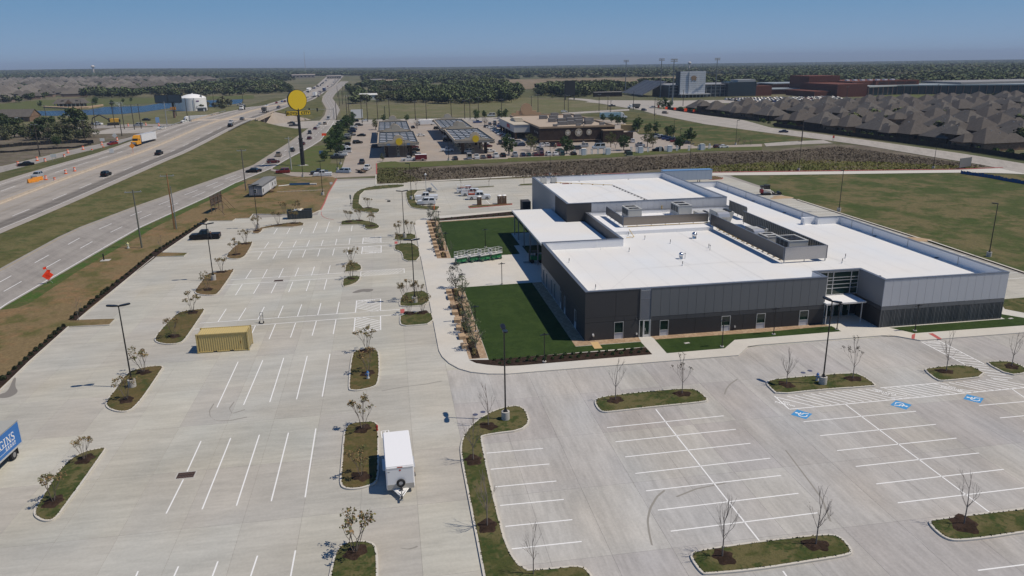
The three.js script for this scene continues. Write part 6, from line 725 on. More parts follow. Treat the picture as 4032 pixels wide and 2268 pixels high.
// site office trailer
{const a=[-38,-211.5],b=[-34.5,-210.6],t=thing('site_office','long grey and white site office trailer with a flat grey roof','trailer',[(a[0]+b[0])/2,.11,b[1]],R(-5));const W=3.5,L=17.2,H=3.05,wl=M(.56,.57,.58,.6),gr=M(.16,.165,.175,.6);const B=(x0,x1,y0,y1,z0,z1,m,n)=>obj(n,bx(x0,x1,y0,y1,z0,z1),m,t);B(-W/2,W/2,.45,H - .4,-L,0,M(.25,.26,.28,.6),'end_wall');B(W/2 - .01,W/2+.03,.6,H - .42,-L+.05,-.05,wl,'side_wall');B(-W/2 - .05,W/2+.06,H - .42,H - .02,-L - .05,.05,gr,'fascia');const rf=tri([-W/2 - .1,H,.1,0,H+.22,.1,0,H+.22,-L - .1,-W/2 - .1,H,-L - .1,W/2+.1,H,.1,W/2+.1,H,-L - .1],[0,1,2,0,2,3,1,4,5,1,5,2]).toNonIndexed();rf.computeVertexNormals();obj('roof',rf,M(.19,.19,.185,.8),t);B(-W/2 - .02,W/2+.04,.45,.62,-L,.02,gr,'skirt_trim');for(const x of [-1.2,-.2,.7])B(x - .02,x+.02,.6,H - .42,0,.02,wl,'panel_joint');{const w=part(t,'window');obj('frame',bx(-.35,.3,1.1,2.2,0,.05),white,w);obj('pane',[bx(-.27,.22,1.18,1.6,.05,.06),bx(-.27,.22,1.68,2.12,.05,.06)],glass,w);}for(const z of [-1.1,-12,-15.2]){const w=part(t,'window');obj('frame',bx(W/2+.03,W/2+.07,1.0,2.3,z - .45,z+.45),white,w);obj('pane',bx(W/2+.07,W/2+.08,1.08,2.22,z - .37,z+.37),glass,w);}{const d=part(t,'door');obj('leaf',bx(W/2+.03,W/2+.08,.62,2.6,-9.4,-8.5),white,d);obj('handle',bx(W/2+.08,W/2+.12,1.5,1.6,-8.65,-8.55),galv,d);}const st=part(t,'steps');for(let k=0;k<4;k++)obj('tread',bx(W/2+.1,W/2+1.2,.12+k*.14,.16+k*.14,-8.2+.28*k,-7.95+.28*k),wood,st);obj('landing',bx(W/2+.08,W/2+1.3,.58,.63,-9.8,-8.1),wood,st);obj('handrail',[tube([W/2+1.2,.6,-8.2],[W/2+1.2,1.5,-8.2],.04),tube([W/2+1.2,1.5,-8.2],[W/2+1.2,1.5,-9.8],.04),tube([W/2+1.2,.6,-9.8],[W/2+1.2,1.5,-9.8],.04)],wood,st);for(let k=0;k<6;k++)B(-1.4,1.4,0,.45,-1.5 - k*2.9,-1.1 - k*2.9,darkMetal,'pier');}
{const a=[-32.7,-228.7],b=[-29.8,-230.1],w=thing('white_pipe','white pipe lying on the ground right of the site office','pipe');obj('pipe',tube([a[0],.2,a[1]],[b[0],.2,b[1]],.12,8),white,w);const c=[-29.7,-229.8],d=[-23.8,-229.4],s=thing('blue_pipe_stack','long blue pipes laid on the grass right of the site office','pipes');for(let k=0;k<3;k++)obj('pipe',tube([c[0],.25+(k===2?.26:0),c[1] - k*.3],[d[0],.25+(k===2?.26:0),d[1] - k*.3],.15,8),M(.01,.06,.14,.5),s);const e=[-23.7,-229],f=[-21.7,-228.7],g=thing('white_pipe_stack','short stack of white pipes at the end of the blue pipes','pipes');for(let k=0;k<4;k++)obj('pipe',tube([e[0],.22+Math.floor(k/2)*.24,e[1] -(k % 2)*.3],[f[0],.22+Math.floor(k/2)*.24,f[1] -(k % 2)*.3],.13,8),M(.6,.6,.55,.6),g);}
{const a=[-31.8,-218.2],b=[-18.7,-218.6],w=thing('boardwalk_path','narrow grey board path from the site office to the drive','path');const n=40;for(let k=0;k<n;k++){const t=(k+.5)/n,x=a[0]+(b[0] - a[0])*t,z=a[1]+(b[1] - a[1])*t;obj('board',box((b[0] - a[0])/n - .03,.05,1.2,x,.115,z),M(.21+.03*(k % 3),.18+.025*(k % 3),.15,.9),w);}}
// timber hoarding seen from behind
{const a=[-43.2,-188.7],b=[-42.1,-195.9],t=thing('timber_hoarding','dark timber hoarding on posts with diagonal braces','hoarding');const dx=b[0] - a[0],dz=b[1] - a[1];for(let k=0;k<4;k++){const x=a[0]+dx*k/3,z=a[1]+dz*k/3;obj('post',box(.14,4.3,.14,x,.1,z),wood,t);if(k !==1)obj('brace',tube([x,3.6,z],[x+3.4,.12,z+2.2],.06,4),wood,t);}for(let k=0;k<3;k++){const g=box(Math.hypot(dx,dz)/3 - .06,2.5,.05,0,1.75,0);g.rotateY(Math.atan2(-dz,dx));g.translate(a[0]+dx*(k+.5)/3 - .1,0,a[1]+dz*(k+.5)/3 - .08);obj('board_panel',g,M(.075,.06,.05,.9),t);}obj('rail',[tube([a[0],2.3,a[1]],[b[0],2.3,b[1]],.06,4),tube([a[0],3.6,a[1]],[b[0],3.6,b[1]],.06,4)],wood,t);}
// hydrants, bollard, hand truck
function hydrant(label,p,body,top,s=1){const t=thing('fire_hydrant',label,'hydrant',[p[0],.12,p[1]],0,'fire hydrants');t.scale.setScalar(s);obj('barrel',[cyl(.16,.16,.1),cyl(.12,.11,.5,0,.1,0),cyl(.15,.15,.06,0,.56,0)],body,t);const d=new THREE.SphereGeometry(.14,14,8,0,6.283,0,1.571);d.translate(0,.62,0);obj('bonnet',[d,cyl(.04,.04,.08,0,.75,0,6)],top,t);for(const s2 of [-1,1])obj('outlet',cyl(.06,.06,.1,0,0,0,10).rotateZ(PI/2).translate(s2*.15,.45,0),top,t);obj('pumper_outlet',cyl(.08,.08,.1,0,0,0,10).rotateX(PI/2).translate(0,.42,.15),top,t);}
hydrant('silver hydrant with a blue top in the grass island near the lawn',[-3.86,-80.43],M(.55,.57,.58,.4),M(.03,.16,.42,.5),1.15);hydrant('silver hydrant with a blue top by the right-hand tall lamp',[45.45,-70.14],M(.55,.57,.58,.4),M(.03,.12,.38,.5),1.15);hydrant('white hydrant on the roadside verge below the grey utility pole',[-51.97,-154.6],M(.55,.57,.52,.5),M(.65,.62,.3,.5),1.5);hydrant('red hydrant at the kerb behind the white trailer',[-2.74,-67.4],M(.35,.03,.02,.5),M(.35,.03,.02,.5),.8);
{const p=[-53.44,-145.38],t=thing('black_bollard','short black post on a concrete pad by the frontage road','bollard',[p[0],.115,p[1]]);obj('post',cyl(.12,.12,1.25),black,t);obj('pad',box(1.6,.05,1.4,.3,0,.1),poleConc,t);}
{const p=[-18.89,-102.92],t=thing('hand_truck','black two-wheeled hand truck left on the painted crossing','hand truck',p,R(-10));obj('frame',[tube([-.22,.1,0],[-.2,1.5,-.25],.03),tube([.22,.1,0],[.2,1.5,-.25],.03),tube([-.2,1.5,-.25],[.2,1.5,-.25],.03),tube([-.21,.6,-.1],[.21,.6,-.1],.025),tube([-.21,1.05,-.18],[.21,1.05,-.18],.025)],M(.04,.05,.08,.5),t);obj('toe_plate',box(.5,.03,.3,0,.03,.16),darkMetal,t);for(const s of [-1,1])obj('wheel',cyl(.15,.15,.08,0,0,0,14).rotateZ(PI/2).translate(s*.3,.15,-.08),rubber,t);}
// scissor lifts
function scissorLift(label,p,ry){const t=thing('scissor_lift',label,'scissor lift',[p[0],.13,p[1]],ry,'green scissor lifts on the patio');t.scale.setScalar(.92);const gn=M(.012,.155,.055,.5),wh=M(.70,.70,.68,.5),L=2.4,W=1.15;obj('chassis',rbox(L,.5,W - .2,0,.3,0,.05),gn,t);obj('side_tray',[rbox(.9,.36,.18,.3,.38,W/2,.04)],M(.02,.20,.075,.5),t);obj('scissor_stack',rbox(L - .25,.38,W - .3,0,.78,0,.03),gn,t);for(let k=0;k<3;k++)obj('scissor_arm',box(L - .3,.09,.06,0,.82+k*.12,W/2 - .1),M(.015,.11,.045,.5),t);obj('platform',[box(L+.1,.09,W,0,1.17,0),box(L+.1,.22,.04,0,1.22,W/2),box(L+.1,.22,.04,0,1.22,-W/2),box(.04,.22,W,L/2+.05,1.22,0),box(.04,.22,W,-L/2 - .05,1.22,0)],wh,t);for(const y of [1.75,2.3])obj('guard_rail',[tube([-L/2,y,W/2],[L/2,y,W/2],.028),tube([-L/2,y,-W/2],[L/2,y,-W/2],.028),tube([-L/2,y,-W/2],[-L/2,y,W/2],.028),tube([L/2,y,-W/2],[L/2,y,W/2],.028)],wh,t);for(const x of [-L/2,-L/6,L/6,L/2])for(const z of [-W/2,W/2])obj('rail_post',tube([x,1.2,z],[x,2.3,z],.028),wh,t);obj('controls',box(.2,.3,.25,L/2 - .15,1.9,W/2 - .12),darkMetal,t);obj('deck_clutter',[box(.6,.25,.4,-.3,1.26,0),box(.4,.18,.3,.5,1.26,.1)],M(.35,.34,.33,.8),t);obj('ladder',[tube([-L/2 - .04,.3,-.2],[-L/2 - .04,1.2,-.2],.025),tube([-L/2 - .04,.3,.2],[-L/2 - .04,1.2,.2],.025)],wh,t);for(const x of [-.85,.85])for(const z of [-1,1]){const w=part(t,'wheel');obj('tyre',cyl(.26,.26,.18,0,0,0,18).rotateX(PI/2).translate(x,.26,z*(W/2 - .06)),M(.10,.10,.095,.8),w);obj('hub',cyl(.12,.12,.2,0,0,0,12).rotateX(PI/2).translate(x,.26,z*(W/2 - .05)),gn,w);}return t;}
scissorLift('leftmost green scissor lift standing apart on the patio',[11.63,-129.1],R(26));scissorLift('second green scissor lift from the left on the patio',[14.08,-129.79],R(26));scissorLift('third green scissor lift from the left on the patio',[15.99,-130.01],R(26));scissorLift('rightmost green scissor lift next to the terrace shade',[18.03,-130.64],R(26));
{const p=[24.63,-126.79],t=thing('forklift','green forklift parked in the shade under the terrace','forklift',[p[0],.13,p[1]],R(180));const gn=M(.012,.155,.055,.5);obj('body',[rbox(2.2,.8,1.15,-.2,.45,0,.12),rbox(.7,.5,1.1,-1.0,.9,0,.1)],gn,t);obj('mast',[box(.1,2.1,.12,1.05,.15,.35),box(.1,2.1,.12,1.05,.15,-.35),box(.08,.1,.8,1.05,2.1,0)],darkMetal,t);obj('fork',[box(1.1,.05,.12,1.6,.1,.3),box(1.1,.05,.12,1.6,.1,-.3)],darkMetal,t);obj('overhead_guard',[box(1.2,.07,1.1,-.1,2.05,0),...[[.45,.5],[.45,-.5],[-.65,.5],[-.65,-.5]].map(([x,z])=>tube([x,1.1,z],[x*.9,2.05,z],.04))],darkMetal,t);obj('seat',rbox(.5,.5,.5,-.3,1.2,0,.08),black,t);for(const [x,r] of [[.65,.36],[-.85,.3]])for(const z of [-1,1]){const w=part(t,'wheel');obj('tyre',cyl(r,r,.24,0,0,0,18).rotateX(PI/2).translate(x,r,z*.58),rubber,w);obj('hub',cyl(r*.5,r*.5,.26,0,0,0,12).rotateX(PI/2).translate(x,r,z*.58),M(.35,.33,.28),w);}}
{const p=[12.98,-130.56],t=thing('pallet_stack','white stacked boxes between the first two scissor lifts','boxes',[p[0],.13,p[1]],R(10));for(let k=0;k<3;k++)obj('box',rbox(.9 - .05*k,.24,.7,.03*k,.02+k*.25,0,.02),white,t);}
// limestone seat blocks along the planter
{const ps=[[7.95,-101.2],[8.02,-97.86],[8.05,-94.72],[8.08,-91.26],[8.13,-87.92],[7.99,-104.35],[8,-111.54],[8.02,-109.08],[8.02,-108.25],[7.82,-164.98],[7.53,-161.43],[7.59,-157.96],[7.56,-154.63],[7.57,-151.34],[7.59,-148.35],[7.58,-145.04],[7.66,-142.01],[7.67,-138.48],[7.73,-135.4]];ps.forEach((p,i)=>{const near=i<9,o=near?i:i - 9,w=['first','second','third','fourth','fifth','sixth','seventh','eighth','ninth','tenth'],q=near?[3,2,1,4,5,0].indexOf(o):o;const nm=near?['third','fourth','fifth','sixth','nearest','second','corner','corner second','first'][o]:w[o];const b=obj('stone_block',rbox(.85,.48,1.15+.2*Math.sin(i*3),0,0,0,.06),limestone);b.position.set(near?7.95:7.9,.135,p[1]);b.rotation.y=.1*Math.sin(i*5);b.userData={label:near?`tan stone seat block at the near planter edge, ${nm} in its row`:`tan stone seat block at the far planter edge, ${nm} from the far end`,category:'stone block',group:'stone seat blocks'};});}
// portable toilets, solar trailer, mast, skid loader
function toilet(label,p,ry){const t=thing('portable_toilet',label,'portable toilet',p,ry,'brown portable toilets');const b=M(.19,.115,.06,.6);obj('cabin',rbox(1.1,1.95,1.1,0,.1,0,.04),b,t);obj('base',box(1.2,.1,1.2),darkMetal,t);const g=new THREE.SphereGeometry(.78,16,6,0,6.283,0,.85);g.translate(0,1.52,0);obj('roof',g,white,t);obj('door',box(.7,1.65,.04,0,.2,.56),M(.23,.145,.08,.6),t);obj('vent_pipe',cyl(.05,.05,.3,.35,2.1,-.35),white,t);obj('sign',box(.2,.15,.02,0,1.5,.585),white,t);}
toilet('brown portable toilet standing alone behind the white trucks',[21.8,-185.7],R(-12));toilet('brown portable toilet, left of the pair at the lot edge',[27,-185.9],R(-12));toilet('brown portable toilet, right of the pair at the lot edge',[28.2,-185.9],R(-12));
{const p=[10.4,-208],t=thing('solar_trailer','small surveillance trailer with a mast and a tilted solar panel','trailer',p,R(-8));obj('body',rbox(1.5,.8,1,0,.4,0,.05),M(.5,.5,.48,.5),t);obj('skid',box(2.9,.12,1.1,0,.05,.2),darkMetal,t);const g=new THREE.BoxGeometry(2.6,.06,1.4);g.rotateZ(-.85);g.translate(1.5,1.5,0);obj('solar_panel',g,M(.25,.26,.28,.3),t);obj('mast',cyl(.07,.05,4.6,-.75,.4,0,8),galv,t);const d=new THREE.SphereGeometry(.25,10,8);d.translate(-.75,5.0,0);obj('camera_head',[d,box(.7,.12,.2,-.75,4.75,0)],white,t);for(const z of [-.6,.6])obj('wheel',cyl(.3,.3,.16,0,0,0,14).rotateX(PI/2).translate(0,.3,z),rubber,t);}
{const p=[97.5,-182.3],t=thing('skid_loader','red and white skid loader with a black bucket attachment','loader',[p[0],0,p[1]],R(-8));t.scale.setScalar(1.05);obj('body',[rbox(1.9,.9,1.2,-.2,.5,0,.1)],M(.62,.6,.56,.5),t);obj('engine_cover',rbox(.8,.95,1.2,-1.3,.5,0,.1),M(.30,.02,.03,.5),t);obj('cab',[box(.08,1.1,.08,.5,1.3,.5),box(.08,1.1,.08,.5,1.3,-.5),box(.08,1.1,.08,-.6,1.3,.5),box(.08,1.1,.08,-.6,1.3,-.5),rbox(1.4,.14,1.2,-.05,2.35,0,.05)],black,t);obj('cab_glass',box(1,1.0,.95,-.05,1.35,0),glass,t);for(const z of [-1,1]){obj('lift_arm',[tube([-1.3,1.5,z*.72],[1.2,.9,z*.72],.1,5),tube([1.2,.9,z*.72],[1.7,.4,z*.72],.1,5)],M(.62,.6,.56,.5),t);obj('track',rbox(2.2,.55,.36,-.2,0,z*.72,.25),rubber,t);}obj('bucket',new THREE.ExtrudeGeometry(new THREE.Shape(V2([[0,0],[.9,0],[.75,.12],[.15,.25],[.1,.75],[0,.8]])),{depth:1.9,bevelEnabled:false}).translate(1.7,.05,-.95),darkMetal,t);obj('broom_head',cyl(.38,.38,1.9,0,0,0,14).rotateX(PI/2).translate(3.1,.4,-.95),black,t);obj('raised_door',box(.9,.5,1,-1.2,1.8,0),darkMetal,t);}
for(const [p,l] of [[[99,-177.4],'low heap of tan sand beside the skid loader'],[[100.49,-128.15],'low heap of tan sand farther along the back stalls']]){const n=18,P=[p[0],.55,p[1]],I=[],r=rngOf(4);for(let k=0;k<n;k++){const a=k/n*6.283,d=1+.35*Math.sin(a*3)+.2*r();P.push(p[0]+Math.cos(a)*1.3*d,.3,p[1]+Math.sin(a)*.9*d,p[0]+Math.cos(a)*2.6*d,.0,p[1]+Math.sin(a)*1.8*d);}for(let k=0;k<n;k++){const a=1+2*k,b=1+2*((k+1)% n);I.push(0,b,a,a,b,b+1,a,b+1,a+1);}const m=obj('sand_heap',tri(P,I),M(.40,.29,.18,1));m.userData={label:l,category:'sand'};}
// blue-topped parked semi-trailer behind the building
{const p=[87.8,-208.7],t=thing('semi_trailer','pale semi-trailer with a blue top behind the white roof','trailer',[84.5,0,-205.5],R(-3));const L=14.5,W=2.6,H=3.9;obj('box_body',rbox(L,H - 1.1,W,0,1.1,0,.06),M(.40,.46,.54,.45),t);obj('roof',bx(-L/2 - .03,L/2+.03,H - .05,H+.06,-W/2 - .03,W/2+.03),M(.13,.27,.48,.5),t);obj('landing_gear',[box(.15,1.1,.15,3.8,0,.8),box(.15,1.1,.15,3.8,0,-.8)],darkMetal,t);for(const x of [-5.6,-4.4])for(const z of [-1.05,1.05])obj('wheel',cyl(.5,.5,.45,0,0,0,18).rotateX(PI/2).translate(x,.5,z),rubber,t);for(let k=0;k<11;k++)obj('side_rib',bx(-L/2+.4+k*1.35,-L/2+.46+k*1.35,1.15,H - .1,W/2,W/2+.02),M(.36,.42,.5,.5),t);}
// dark hoarding in the far field, silt fences
{const p=[179.9,-211.7],t=thing('field_hoarding','grey sign board seen from behind at the far field edge','sign',[p[0],.02,p[1]],R(22));obj('panel',box(6.6,2.9,.1,0,.5,0),M(.13,.14,.14,.7),t);for(const x of [-3.1,0,3.1])obj('post',box(.14,3.4,.14,x,0,-.1),wood,t);}
function siltFence(label,l,h,m){const t=thing('silt_fence',label,'silt fence');const q=resample(l,26),r=rngOf(3);for(let i=0;i<26;i++){const a=q[i],b=q[i+1],y1=h*(.8+.4*r()),y2=h*(.8+.4*r());obj('fabric',tri([a[0],0,a[1],b[0],0,b[1],b[0],y2,b[1],a[0],y1,a[1]],[0,1,2,0,2,3]),m,t);obj('stake',box(.06,h*1.15,.06,a[0],0,a[1]),wood,t);}}
siltFence('sagging blue fabric fence at the right edge of the green field',[[170.9,-202.4],[172,-197],[172.7,-192.2],[172.5,-186.5],[173.4,-177.3]],1.0,M(.015,.10,.28,.7));siltFence('black fabric silt fence below the scrub at far left',[[-178.9,-378.9],[-174.2,-377.5],[-167.9,-384.3],[-160.3,-386.4],[-146.6,-391.4],[-137.4,-386.3]],1.5,black);siltFence('low black fabric fence in front of the far left scrub',[[-167.6,-354],[-158.4,-355.1],[-150.8,-362.5],[-137.8,-366.8],[-136.7,-381.5]],.8,black);
// electrical cabinet and small posts on the entry drive
{const p=[-10.2,-191.7],t=thing('gate_operator','grey gate operator box on a post beside the entry drive','cabinet',[p[0],.05,p[1]],R(80));obj('cabinet',box(.5,1.1,.35,0,1.7,0),M(.25,.26,.26,.5),t);obj('post',[cyl(.05,.05,1.7),box(.7,.12,.4,.1,.5,0)],darkMetal,t);}
{const p=[-0.7,-195.5],m=obj('drain_box',box(.8,.35,.6),darkMetal);m.position.set(p[0],0,p[1]);m.userData={label:'small dark box standing alone on the concrete beyond the lamp',category:'box'};}
{const p=[10.2,-181.4],t=thing('orange_hydrant_post','orange marker post with a dark pipe by the white car','post',[p[0],.05,p[1]]);obj('post',cyl(.08,.08,1.3),orange,t);obj('pipe',[box(.9,.15,.2,0,.1,.2),cyl(.1,.1,.9,-.35,0,0)],M(.3,.08,.03),t);}

// ================================================================ VEHICLES
function hexa(b,t){const P=[...b,...t].flat(),I=[0,1,5,0,5,4,1,2,6,1,6,5,2,3,7,2,7,6,3,0,4,3,4,7,4,5,6,4,6,7];const g=tri(P,I).toNonIndexed();g.computeVertexNormals();return g;}
function quad(a,b,c,d,k=.1,off=.012){// pane inset in a face and set proud of it
  const V=[a,b,c,d].map((p)=>new THREE.Vector3(...p)),m=V.reduce((s,p)=>s.add(p),new THREE.Vector3()).multiplyScalar(.25),n=V[1].clone().sub(V[0]).cross(V[3].clone().sub(V[0])).normalize();if(n.dot(m.clone().sub(new THREE.Vector3(0,m.y - .4,0)))<0)n.negate();const q=V.map((p)=>p.clone().lerp(m,k).addScaledVector(n,off).toArray());const g=tri(q.flat(),[0,1,2,0,2,3]).toNonIndexed();g.computeVertexNormals();return g;}
const CAR={// length, width, height, belt, nose height, greenhouse bottom x0 x1, top x2 x3
  sedan:[4.8,1.84,1.46,.92,.78,-1.75,1.35,-1.05,.35],suv:[4.8,1.92,1.74,1.05,.98,-2.25,1.25,-2.0,.45],hatch:[4.3,1.8,1.5,.95,.85,-2.0,1.2,-1.55,.35],pickup:[5.9,2.02,1.9,1.12,1.08,-.75,1.35,-.6,.75],van:[5.7,2.0,2.45,1.2,1.1,-2.8,2.1,-2.75,1.35],minivan:[5.1,1.98,1.76,1.02,.92,-2.4,1.75,-2.15,.75],jeep:[4.2,1.85,1.85,1.15,1.1,-1.95,.75,-1.9,.6]};
const carGeo={};
function carParts(type){
  if(carGeo[type])return carGeo[type];const [L,W,H,B,N,x0,x1,x2,x3]=CAR[type],h=L/2,w=W/2,wt=w*(type==='van'?.9:.78),pk=type==='pickup';
  const s=new THREE.Shape(V2([[-h,.35],[-h+.1,.24],[h - .12,.24],[h,.38],[h - .02,N*.82],[h - .22,N],[x1+.1,B+.02],[x0 -(pk?0:.1),B+(pk?.02:.04)],[-h+.04,pk?B:B - .05]]));const low=new THREE.ExtrudeGeometry(s,{depth:W - .16,bevelEnabled:true,bevelThickness:.08,bevelSize:.05,bevelSegments:2});low.translate(0,0,-w+.08);
  const b=[[x0,B,-w+.05],[x1,B,-w+.05],[x1,B,w - .05],[x0,B,w - .05]],t=[[x2,H,-wt],[x3,H,-wt],[x3,H,wt],[x2,H,wt]],gh=hexa(b,t);const body=[low,gh,rbox(x3 - x2+.06,.06,2*wt+.02,(x2+x3)/2,H - .03,0,.025)];
  for(const z of [-1,1])body.push(box(.12,.1,.22,x1 - .35,B+.05,z*(w+.1)));
  const o={body:G(body),windshield:quad(b[1],b[2],t[2],t[1],.1),rear_window:quad(b[3],b[0],t[0],t[3],.14),window:[]};
  for(const z of [0,1]){const [p,q,r,u]=z?[b[3],b[2],t[2],t[3]]:[b[0],b[1],t[1],t[0]],md=(a,c,k)=>a.map((v,i)=>v+(c[i] - v)*k);o.window.push(quad(p,md(p,q,.47),md(u,r,.47),u,.11),quad(md(p,q,.5),q,r,md(u,r,.5),.11));}
  if(pk){const bed=[bx(-h+.12,x0 - .08,B - .02,B+.035,-w+.2,w - .2)];o.bed=G(bed);}
  const wx=[h - .95,-h+1.02],wr=type==='pickup'||type==='van'||type==='suv'||type==='jeep'?.38:.33;o.wheel=[];for(const x of wx)for(const z of [-1,1])o.wheel.push([cyl(wr,wr,.22,0,0,0,16).rotateX(PI/2).translate(x,wr,z*(w - .1)),cyl(wr*.58,wr*.58,.235,0,0,0,10).rotateX(PI/2).translate(x,wr,z*(w - .1))]);
  o.headlight=[-1,1].map((z)=>box(.06,.16,.36,h - .02,N*.66,z*(w - .3)));o.taillight=[-1,1].map((z)=>box(.06,.2,.24,-h - .01,B - .3,z*(w - .2)));return carGeo[type]=o;
}
const headM=M(.75,.75,.72,.2),tailM=M(.28,.01,.01,.3),PAINT={white:[.74,.74,.73],black:[.012,.012,.014],silver:[.36,.38,.40],grey:[.10,.105,.115],dark:[.035,.038,.045],red:[.20,.012,.012],maroon:[.085,.010,.016],blue:[.02,.055,.19],navy:[.012,.022,.06],tan:[.26,.21,.155],green:[.02,.06,.045],pale:[.40,.47,.53],yellow:[.7,.36,.03]},paintCache={};
const carPaint=(c)=>paintCache[c]??=new THREE.MeshPhysicalMaterial({color:new THREE.Color().setRGB(...PAINT[c]),roughness:.4,specularIntensity:c==='black'?.4:1,clearcoat:c==='black'?0:/dark|navy|maroon/.test(c)?.2:.6,clearcoatRoughness:.12,side:THREE.DoubleSide});
const carName={sedan:'sedan',suv:'suv',hatch:'hatchback',pickup:'pickup_truck',van:'van',minivan:'minivan',jeep:'off_road_car'},carProto={};
function car(type,color,p,deg,label,s=1,group,y){
  const key=type+color,ry=R(deg),yy=y??.022;if(carProto[key]){const c=copy(carProto[key],label,[p[0],yy,p[1]],ry,s);if(group)c.userData.group=group;else delete c.userData.group;return c;}
  const o=carParts(type),c=thing(carName[type],label,type==='pickup'?'pickup':type==='van'?'van':'car',[p[0],yy,p[1]],ry,group);c.scale.setScalar(s);
  obj('body',o.body,carPaint(color),c);obj('windshield',o.windshield,glass,c);obj('rear_window',o.rear_window,glass,c);for(const w of o.window)obj('window',w,glass,c);if(o.bed)obj('bed',o.bed,darkMetal,c);for(const [a,b] of o.wheel){const w=part(c,'wheel');obj('tyre',a,rubber,w);obj('rim',b,rimM,w);}for(const h of o.headlight)obj('headlight',h,headM,c);for(const h of o.taillight)obj('taillight',h,tailM,c);carProto[key]=c;return c;
}
// near ones on the lot
car('pickup','black',[-38.68,-160.58],180,'black pickup parked alone near the far lamp with a person beside it',1,undefined,.005);
car('pickup','white',[9.1,-196.4],176,'white pickup parked left beside the white crossover',1,undefined,.005);car('suv','white',[8.7,-189.5],176,'white crossover with open shade nearest the lamp in the north lot',.98,undefined,.005);
{const t=[[[20.9,-204.5],'white work pickup with a rack, farthest of the three'],[[21.6,-199.8],'white work pickup with a red ladder rack, middle of the three'],[[22.7,-193.8],'white work pickup with orange gear in its bed, nearest of the three']];t.forEach(([p,l],i)=>{const c=car('pickup','white',p,184,l,1.02,undefined,.005);obj('ladder_rack',[-2.7,-1.1].flatMap((x)=>[tube([x,1.1,-.85],[x,2.15,-.85],.04),tube([x,1.1,.85],[x,2.15,.85],.04),tube([x,2.15,-.85],[x,2.15,.85],.04)]).concat([tube([-2.8,2.15,-.85],[-.9,2.15,-.85],.04),tube([-2.8,2.15,.85],[-.9,2.15,.85],.04)]),i===2?M(.3,.08,.04):white,c);obj('toolbox',rbox(1.6,.35,1.5,-1.9,1.15,0,.04),i===2?M(.35,.07,.03,.7):i?M(.5,.5,.5):M(.2,.2,.2),c);if(i===1)obj('ladder',[box(3,.1,.4,-1.7,2.2,0)],M(.4,.08,.04,.6),c);});}
car('suv','red',[-35,-258.1],182,'dark red suv on the side drive left of the pickups',.95,undefined,.05);car('pickup','dark',[-22.7,-252],182,'dark grey pickup behind the white pickup on the side drive',.95,undefined,.05);car('pickup','white',[-21.3,-247.7],2,'white crew pickup waiting on the side drive',.97,undefined,.05);car('minivan','pale',[-15,-253.4],160,'pale blue minivan turning at the station entrance',.92);car('pickup','white',[-7.5,-259.5],100,'white pickup towing a flat trailer into the station',.9);car('pickup','dark',[-9.7,-276],92,'dark pickup driving away up the station entrance',.88);
{const p=[-9.2,-252.7],t=thing('flat_trailer','empty wooden flatbed trailer behind the white pickup','trailer',[p[0],.03,p[1]],R(118));obj('deck',box(4.6,.12,2,0,.55,0),wood,t);obj('side_rail',[box(4.6,.35,.06,0,.6,1),box(4.6,.35,.06,0,.6,-1)],darkMetal,t);for(const x of [-.4,.4])for(const z of [-1,1])obj('wheel',cyl(.32,.32,.2,0,0,0,14).rotateX(PI/2).translate(x,.32,z*1.1),rubber,t);obj('drawbar',tube([2.2,.5,0],[3.6,.5,0],.07),darkMetal,t);for(let k=0;k<4;k++)obj('ramp_loop',tube([-2.2,.6,-.8+k*.5],[-2.5,1.1,-.8+k*.5],.04),darkMetal,t);}
// frontage road and highway traffic
const gF='cars on the frontage road',gH='cars on the highway';
for(const [t,c,p,d,l] of [['hatch','black',[-45.5,-262.1],175,'black hatchback passing behind the site office trailer'],['suv','maroon',[-41.9,-286.2],20,'maroon suv on the frontage road left of the sign shadow'],['pickup','tan',[-42.8,-307.9],92,'pale pickup with a load on the frontage road behind the maroon suv'],['suv','dark',[-39.3,-323.6],88,'dark suv on the frontage road left of the sign mast'],['hatch','maroon',[-37.6,-349.6],85,'maroon car half hidden by the sign mast'],['hatch','maroon',[-37.1,-375.6],85,'maroon car right of the sign mast on the frontage road'],['pickup','dark',[-39.7,-406.1],85,'dark brown pickup ahead of the maroon car'],['hatch','maroon',[-39.1,-432.8],85,'dark red car, third back from the crossing'],['sedan','white',[-38.9,-447.5],85,'white car, second back from the crossing'],['sedan','silver',[-39.2,-464.9],85,'silver blue car close to the crossing'],['suv','tan',[-36.4,-466.9],85,'tan suv first at the crossing'],['pickup','dark',[-53.6,-460.3],175,'dark pickup waiting on the street under the overpass'],['sedan','dark',[-57.4,-480.4],175,'dark car beside the pickup under the overpass'],['pickup','black',[-26.5,-359.5],175,'dark pickup leaving the station by the trees'],['hatch','black',[-44.6,-263.8],175,'black car entering from the left edge of the sign lawn']])car(t,c,p,d,l,.92,gF,.05);
